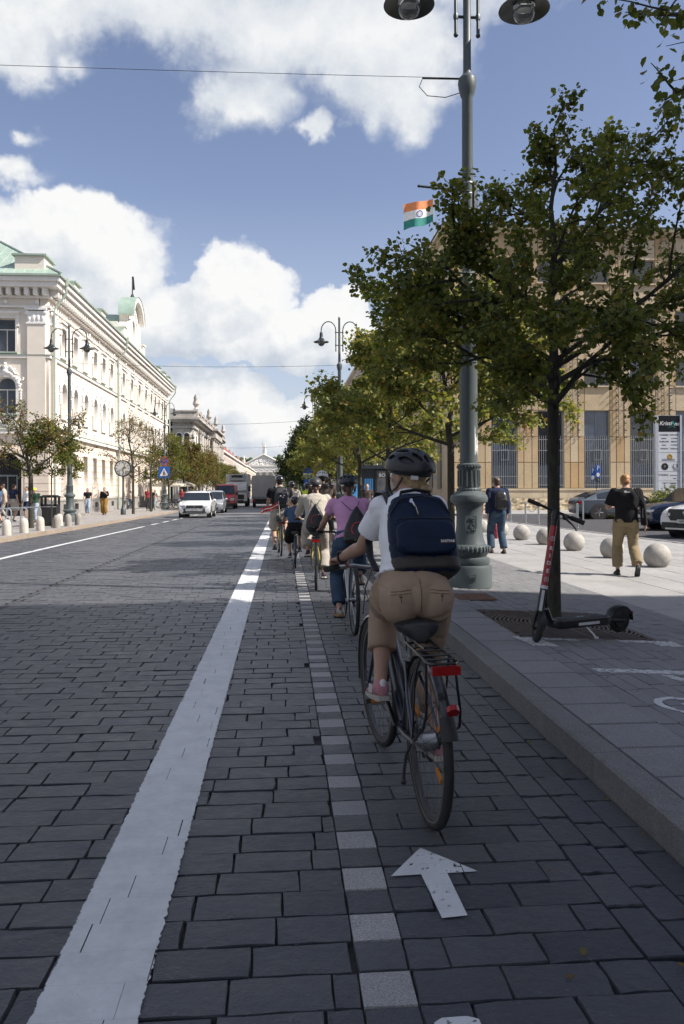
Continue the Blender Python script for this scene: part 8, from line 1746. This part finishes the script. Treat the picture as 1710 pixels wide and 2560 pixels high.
# white box truck
t = thing('box_truck', 'white box truck with refrigeration unit above its cab, oncoming', 'truck', (-5.0, 92, gz(92)), R(180)); b = B(); b.loft([[(x * 1.18, y, z) for x, z in [(.96, .45), (1, .6), (1, 1.6), (w_, zt - .08), (w_ * .92, zt), (-w_ * .92, zt), (-w_, zt - .08), (-1, 1.6), (-1, .6), (-.96, .45)]] for y, zt, w_ in ((2.0, 2.75, .96), (3.5, 2.7, .96), (3.85, 2.3, .96), (4.05, 1.5, .98))]); b.obj('cab', truck_w, t)
b = B(); b.bb(-1.25, 1.25, -4.0, 1.9, .95, 3.65); b.obj('box_body', truck_w, t); b = B(); b.bb(-.85, .85, 1.91, 2.35, 2.95, 3.6); u_ = b.obj('cooling_unit', mat('unit_grey', (.35, .36, .37), .5), t); b = B(); b.bb(-.6, .6, 2.36, 2.4, 3.25, 3.5); b.obj('unit_grille', plas, u_)
b = B(); b.add([(-1.05, 3.62, 2.52), (1.05, 3.62, 2.52), (1.12, 4.07, 1.62), (-1.12, 4.07, 1.62)], [(0, 1, 2, 3)]); b.obj('windscreen', car_glass, t); b = B(); b.box((0, 4.08, 1.12), (1.7, .06, .5)); b.box((0, 4.02, .55), (2.3, .2, .35))
for sx in (-1, 1): b.box((sx * 1.42, 3.7, 2.0), (.2, .15, .6))
b.obj('grille', plas, t); b = B()
for sx in (-1, 1): b.box((sx * .95, 4.1, .72), (.35, .08, .16))
b.obj('headlight', lamp_g, t); 
for sy in (-2.6, 2.9):
    for sx in (-1, 1): car_wheel(t, (sx * 1.05, sy, .48), .48, .3, sx)
# grey tarpaulin truck seen from behind
t = thing('tarpaulin_truck', 'grey tarpaulin truck with red tail lights driving away', 'truck', (-1.9, 86, gz(86)), 0); b = B(); b.loft([[(x * 1.22, y, z) for x, z in [(1, 1.05), (1, 3.1), (.93, 3.3), (.5, 3.34), (-.5, 3.34), (-.93, 3.3), (-1, 3.1), (-1, 1.05)]] for y in (-3.2, 3.2)]); b.obj('tarpaulin', tarp, t)
b = B(); b.bb(-1.24, 1.24, -3.25, 3.2, .88, 1.08); b.obj('side_board', mat('steel_board', (.22, .225, .23), .5, .3), t); b = B(); b.bb(-1.1, 1.1, -3.1, -2.9, .38, .85); b.bb(-1.0, 1.0, 3.3, 5.2, .5, 2.3)
for k in range(9): b.bb(-1.1 + k * .27, -1.07 + k * .27, -3.27, -3.25, 1.08, 1.2)
b.obj('chassis', plas, t); b = B()
for sx in (-1, 1): b.box((sx * .98, -3.28, .72), (.34, .05, .14))
b.obj('tail_lamp', tail, t)
for sx in (-1, 1): car_wheel(t, (sx * 1.0, -1.9, .45), .45, .32, sx)
# parked cars on the right
FL_ = lambda y: gz(y) - .004
c3 = car('grey coupe style car parked side-on before the stone building', (17.55, 40.5, FL_(40)), R(-90), paint_gr, 4.85, 1.95, 1.55, prof=[(-2.42, .45, .86, .90, .86), (-2.36, .32, .98, 1.06, .84), (-2.1, .26, 1.0, 1.12, .84), (-1.5, .24, 1.02, 1.36, .78), (-.7, .24, 1.02, 1.53, .76), (.1, .24, 1.0, 1.55, .76), (.55, .24, .98, 1.42, .78), (1.25, .24, .96, 1.0, .86), (1.9, .24, .90, .93, .84), (2.3, .30, .75, .80, .80), (2.42, .40, .6, .62, .76)], wb=2.9, r=.38)
c4_ = car('dark navy car parked nose left on the square lane', (15.3, 27.9, FL_(27)), R(88), paint_nv, 4.7, 1.9, 1.60, wb=2.75, r=.36)
c5_ = car('white car with black grille at the right photo edge', (13.75, 23.6, FL_(23)), R(118), paint_wh, 4.4, 1.85, 1.55, wb=2.65, r=.35)
b = B(); b.prism([(-.50, .52), (.50, .52), (.62, .70), (.55, .86), (-.55, .86), (-.62, .70)], 'y', 2.19, 2.235); b.box((0, 2.19, .36), (1.6, .10, .20)); b.obj('black_grille', plas, c5_); b = B(); b.ell((0, 2.245, .76), (.09, .012, .06), 12, 6); b.box((0, 2.26, .28), (1.3, .03, .05)); b.obj('chrome_badge', alloy, c5_); b = B(); b.box((0, 2.262, .50), (.50, .015, .11)); b.obj('number_plate', platem, c5_)
text_mesh('NBM 802', .10, 'lettering', blk_s, c5_, Matrix.Translation((0, 2.272, .50)) @ Matrix.Rotation(R(180), 4, 'Z') @ Matrix.Rotation(R(90), 4, 'X'))
# cafe parasol and parked bicycles on the far left pavement
t = thing('cafe_parasol', 'cream cafe parasol on the pavement beyond the zebra sign', 'parasol', (-10.6, 80, lz(80))); b = B(); b.tube([(0, 0, 0), (0, 0, 2.6)], .04, 6); b.obj('pole', gr_m, t); b = B(); b.loft([[(q * 2.2 * math.cos(a), q * 2.2 * math.sin(a), z) for a in [math.pi / 4 * j + .39 for j in range(8)]] for q, z in ((1.0, 2.05), (1.0, 2.2), (.02, 2.95))], smooth=False); b.obj('canopy', mat('cream_canvas', (.60, .56, .48), .85), t)
for k in range(3): bicycle(['dark bicycle parked in a rack beyond the zebra sign', 'second dark bicycle in the rack beyond the zebra sign', 'third bicycle in the rack beyond the zebra sign'][k], (-9.3 - .5 * k, 71 + k * .6, lz(71)), R(80), fr_blk, False, R(4), group='bicycles parked beyond the zebra sign', light=False)
# ---------------------------------------------------------------- electric scooter
sct = thing('electric_scooter', 'red and black rental scooter lettered RIDE leaning by the big linden', 'scooter', (2.17, 6.74, pz(2.17, 6.74) + .003), R(22))
# local frame: x from the front wheel (0) to the rear wheel (.98), z up
sb_k = mat('scooter_black', (.012, .013, .014), .38, var=.15, vs=20); sred = mat('scooter_red', (.33, .010, .018), .32, var=.06, coat=.3); swht = mat('scooter_white', (.60, .61, .62), .4, var=.05)
WBs = .98; rw = .118
S0, S1 = Vector((.055, 0, .25)), Vector((.235, 0, 1.10)); sax = (S1 - S0).normalized()
MSs = Matrix.Translation(S0) @ Matrix.Rotation(R(62), 4, sax) @ Matrix.Translation(-S0)      # steered assembly
b = B(); b.torus((0, 0, rw), rw - .028, .028, (0, 1, 0), 36, 10); fwl = b.obj('front_wheel', tyre_m, sct, M=MSs); b = B(); b.cyl((0, -.020, rw), (0, .020, rw), .062, 20); b.cyl((0, -.05, rw), (0, .05, rw), .014, 8)
for k in range(5): a = k * 1.2566; b.tube([(0, 0, rw), (.075 * math.cos(a), 0, rw + .075 * math.sin(a))], .012, 5)
b.obj('hub', sb_k, fwl)
b = B()
for sy in (-1, 1): b.tube([(0, sy * .046, rw), (.012, sy * .046, rw + .07), (.035, sy * .034, rw + .135), (.05, 0, .255)], [.014, .015, .016, .02], 8)
b.loft([[(-(.0) + (rw + .018) * math.cos(a) * 1.0, y_, rw + (rw + .018 - abs(y_) * .2) * math.sin(a)) for y_ in (-.032, -.02, 0, .02, .032)] for a in [R(40 + 14 * i) for i in range(9)]], closed=False, caps=False); b.obj('fork', sb_k, sct, M=MSs)
ps = lambda z_: S0 + (S1 - S0) * ((z_ - .25) / .85)
b = B(); b.tube([ps(.20), ps(.46)], [.034, .030], 14); b.tube([ps(.99), ps(1.11)], [.026, .028], 12); b.tube([ps(1.06), ps(1.13)], .034, 12); b.obj('stem', sb_k, sct, M=MSs)
b = B(); b.tube([ps(.475), ps(.995)], .0285, 18); b.obj('red_sleeve', sred, sct, M=MSs); b = B(); b.tube([ps(.452), ps(.480)], .034, 16); b.obj('white_collar', swht, sct, M=MSs)
lx = Vector((0, 0, 0)); FD = Vector((-.40, -.92, 0)).normalized()          # towards the camera in the local frame
def on_stem(z_, off): c = ps(z_); return c
vw = FD; rt = Vector((-vw.y, vw.x, 0)) * 1.0; rt = Vector((.92, -.40, 0)); up_ = sax
nrm = (vw - sax * vw.dot(sax)).normalized(); rgt = sax.cross(nrm) * -1; rgt = nrm.cross(sax) * -1 if (nrm.cross(sax)).x < 0 else nrm.cross(sax)
rgt = sax.cross(nrm); rgt = rgt if rgt.x > 0 else -rgt
def SM(z_, off=.0292):
    c = ps(z_) + nrm * off; m_ = Matrix((rgt, sax, nrm)).transposed().to_4x4(); m_.translation = c; return m_
for ch, z_ in (('R', .80), ('I', .735), ('D', .672), ('E', .605)): text_mesh(ch, .047, 'lettering', wht_s, sct, SM(z_), .0012, bold=.0012)
for z_ in (.885, .535):
    text_mesh('R', .026, 'lettering', wht_s, sct, SM(z_), .0012); b = B(); b.torus((0, 0, 0), .019, .0018, (0, 0, 1), 20, 4); b.obj('ring_logo', wht_s, sct, M=SM(z_, .0285))
b = B(); c0, c1_ = ps(.44), ps(.265)
b.add([c0 + nrm * .0325 - rgt * .022, c0 + nrm * .0325 + rgt * .004, c1_ + nrm * .037 + rgt * .004, c1_ + nrm * .037 - rgt * .024], [(0, 1, 2, 3)]); b.obj('white_strip', swht, sct, fix=False)
MB = MSs @ Matrix.Identity(4); barax = Matrix.Rotation(R(-62 + 12), 3, sax) @ Vector((0, 1, 0))
bc = ps(1.12); hdv = (rgt * .97 - sax * .22 + nrm * .12).normalized()
b = B(); b.tube([bc - hdv * .25, bc - hdv * .08, bc + hdv * .08, bc + hdv * .24], [.014, .013, .013, .014], 10); ha = b.obj('handlebar', sb_k, sct)
b = B(); b.tube([bc - hdv * .26, bc - hdv * .15], .019, 12); b.tube([bc + hdv * .14, bc + hdv * .25], .021, 12); b.tube([bc + hdv * .255, bc + hdv * .26], .024, 12); b.obj('grip', rub, ha)
b = B(); b.tube([bc + hdv * .06 + nrm * .02, bc + hdv * .10 + nrm * .03 - sax * .04, bc + hdv * .15 + nrm * .045 - sax * .065, bc + hdv * .19 + nrm * .05 - sax * .10], [.013, .010, .007, .006], 7); b.ell(bc + hdv * .085 + nrm * .01 - sax * .02, (.028, .02, .024), 10, 6); b.obj('brake_lever', sb_k, ha)
b = B(); b.tube([ps(.27) + Vector((.01, 0, 0)), Vector((.13, 0, .27)), Vector((.17, 0, .175)), Vector((.235, 0, .155))], [.026, .026, .026, .024], 10); b.tube([ps(.46) + Vector((.03, 0, 0)), Vector((.125, 0, .33)), Vector((.135, 0, .26))], .016, 8); b.obj('neck', sb_k, sct)
b = B(); sec = [(-.078, .10), (-.082, .13), (-.080, .165), (-.072, .176), (.072, .176), (.080, .165), (.082, .13), (.078, .10)]; b.loft([[(x, y_ * k_, .138 + (z_ - .138) * q) for y_, z_ in sec] for x, k_, q in ((.17, .5, .5), (.20, .85, .9), (.24, 1, 1), (.76, 1, 1), (.80, .9, .95), (.83, .6, .7))], smooth=False); b.obj('deck', sb_k, sct)
b = B(); b.bb(.25, .77, -.068, .068, .1765, .180); b.obj('deck_mat', mat('grip_mat', (.05, .052, .054), .9, var=.2, vs=30, bump=.5, bs=200), sct)
b = B(); b.bb(.42, .66, -.0845, -.0825, .118, .142); b.obj('side_reflector', mat('reflector_white'), sct); b = B()
for k in range(4): b.bb(.47 + k * .022, .483 + k * .022, -.02 + .01 * (k % 2), .02, .1803, .181)
b.obj('deck_print', mat('mint_print', (.22, .38, .33), .6), sct)
b = B(); b.torus((WBs, 0, rw), rw - .024, .024, (0, 1, 0), 36, 10); rwl = b.obj('rear_wheel', tyre_m, sct); b = B(); b.cyl((WBs, -.030, rw), (WBs, .030, rw), .075, 22); b.cyl((WBs, -.055, rw), (WBs, .055, rw), .018, 8); b.obj('hub', sb_k, rwl)
b = B(); N = 14; b.loft([[(WBs + (rw + .022 - abs(y_) * .25) * math.cos(a), y_, rw + (rw + .022 - abs(y_) * .25) * math.sin(a)) for y_ in (-.045, -.038, -.02, 0, .02, .038, .045)] for a in [R(178 - 182 * i / N) for i in range(N + 1)]], closed=False, caps=False)
for sy in (-1, 1): b.loft([[(WBs + q * math.cos(a), sy * .044, rw + q * math.sin(a)) for q in (.055, rw + .012)] for a in [R(178 - 150 * i / N) for i in range(N + 1)]], closed=False, caps=False); b.tube([(.80, sy * .045, .135), (.90, sy * .05, .125), (WBs, sy * .052, rw)], .018, 8)
b.obj('rear_fender', sb_k, sct, fix=False); b = B(); b.box((WBs + rw + .026, 0, rw + .045), (.014, .04, .05)); b.obj('rear_light', red_r, sct)
b = B(); b.tube([(.52, -.05, .11), (.56, -.12, .03), (.57, -.13, .0)], .009, 6); b.box((.575, -.135, .008), (.03, .02, .016)); b.obj('kickstand', swht, sct)
# ---------------------------------------------------------------- fallen leaves on the stones
rr = random.Random(12); b = B()
for (x, y_) in [(1.49, 3.22), (1.50, 3.6), (1.44, 2.75), (1.40, 4.45), (1.34, 5.2), (1.0, 2.95), (.93, 2.42), (2.05, 5.9), (2.25, 5.4), (1.47, 6.1), (1.5, 2.5), (.84, 2.30), (1.36, 2.62), (3.1, 6.2), (1.9, 7.2), (1.2, 2.33)] + [(rr.uniform(1.3, 1.5), rr.uniform(2.3, 14)) for _ in range(8)] + [(rr.uniform(1.7, 4.5), rr.uniform(4.5, 14)) for _ in range(12)]:
    z = (pz(x, y_) if x > 1.53 else 0) + .008; a = rr.random() * 6.28; s_ = rr.uniform(.009, .022); P = [(math.cos(a + q) * s_ * r_, math.sin(a + q) * s_ * r_, zz) for q, r_, zz in ((0, 1, 0), (1.2, .8, .006), (2.4, .8, .002), (3.5, .9, .010), (4.8, .8, .003))]; b.add([(x + p[0], y_ + p[1], z + p[2]) for p in P], [(0, 1, 2, 3, 4)])
fl_ = b.obj('fallen_leaves', leaf_b, None, fix=False); stuff(fl_)
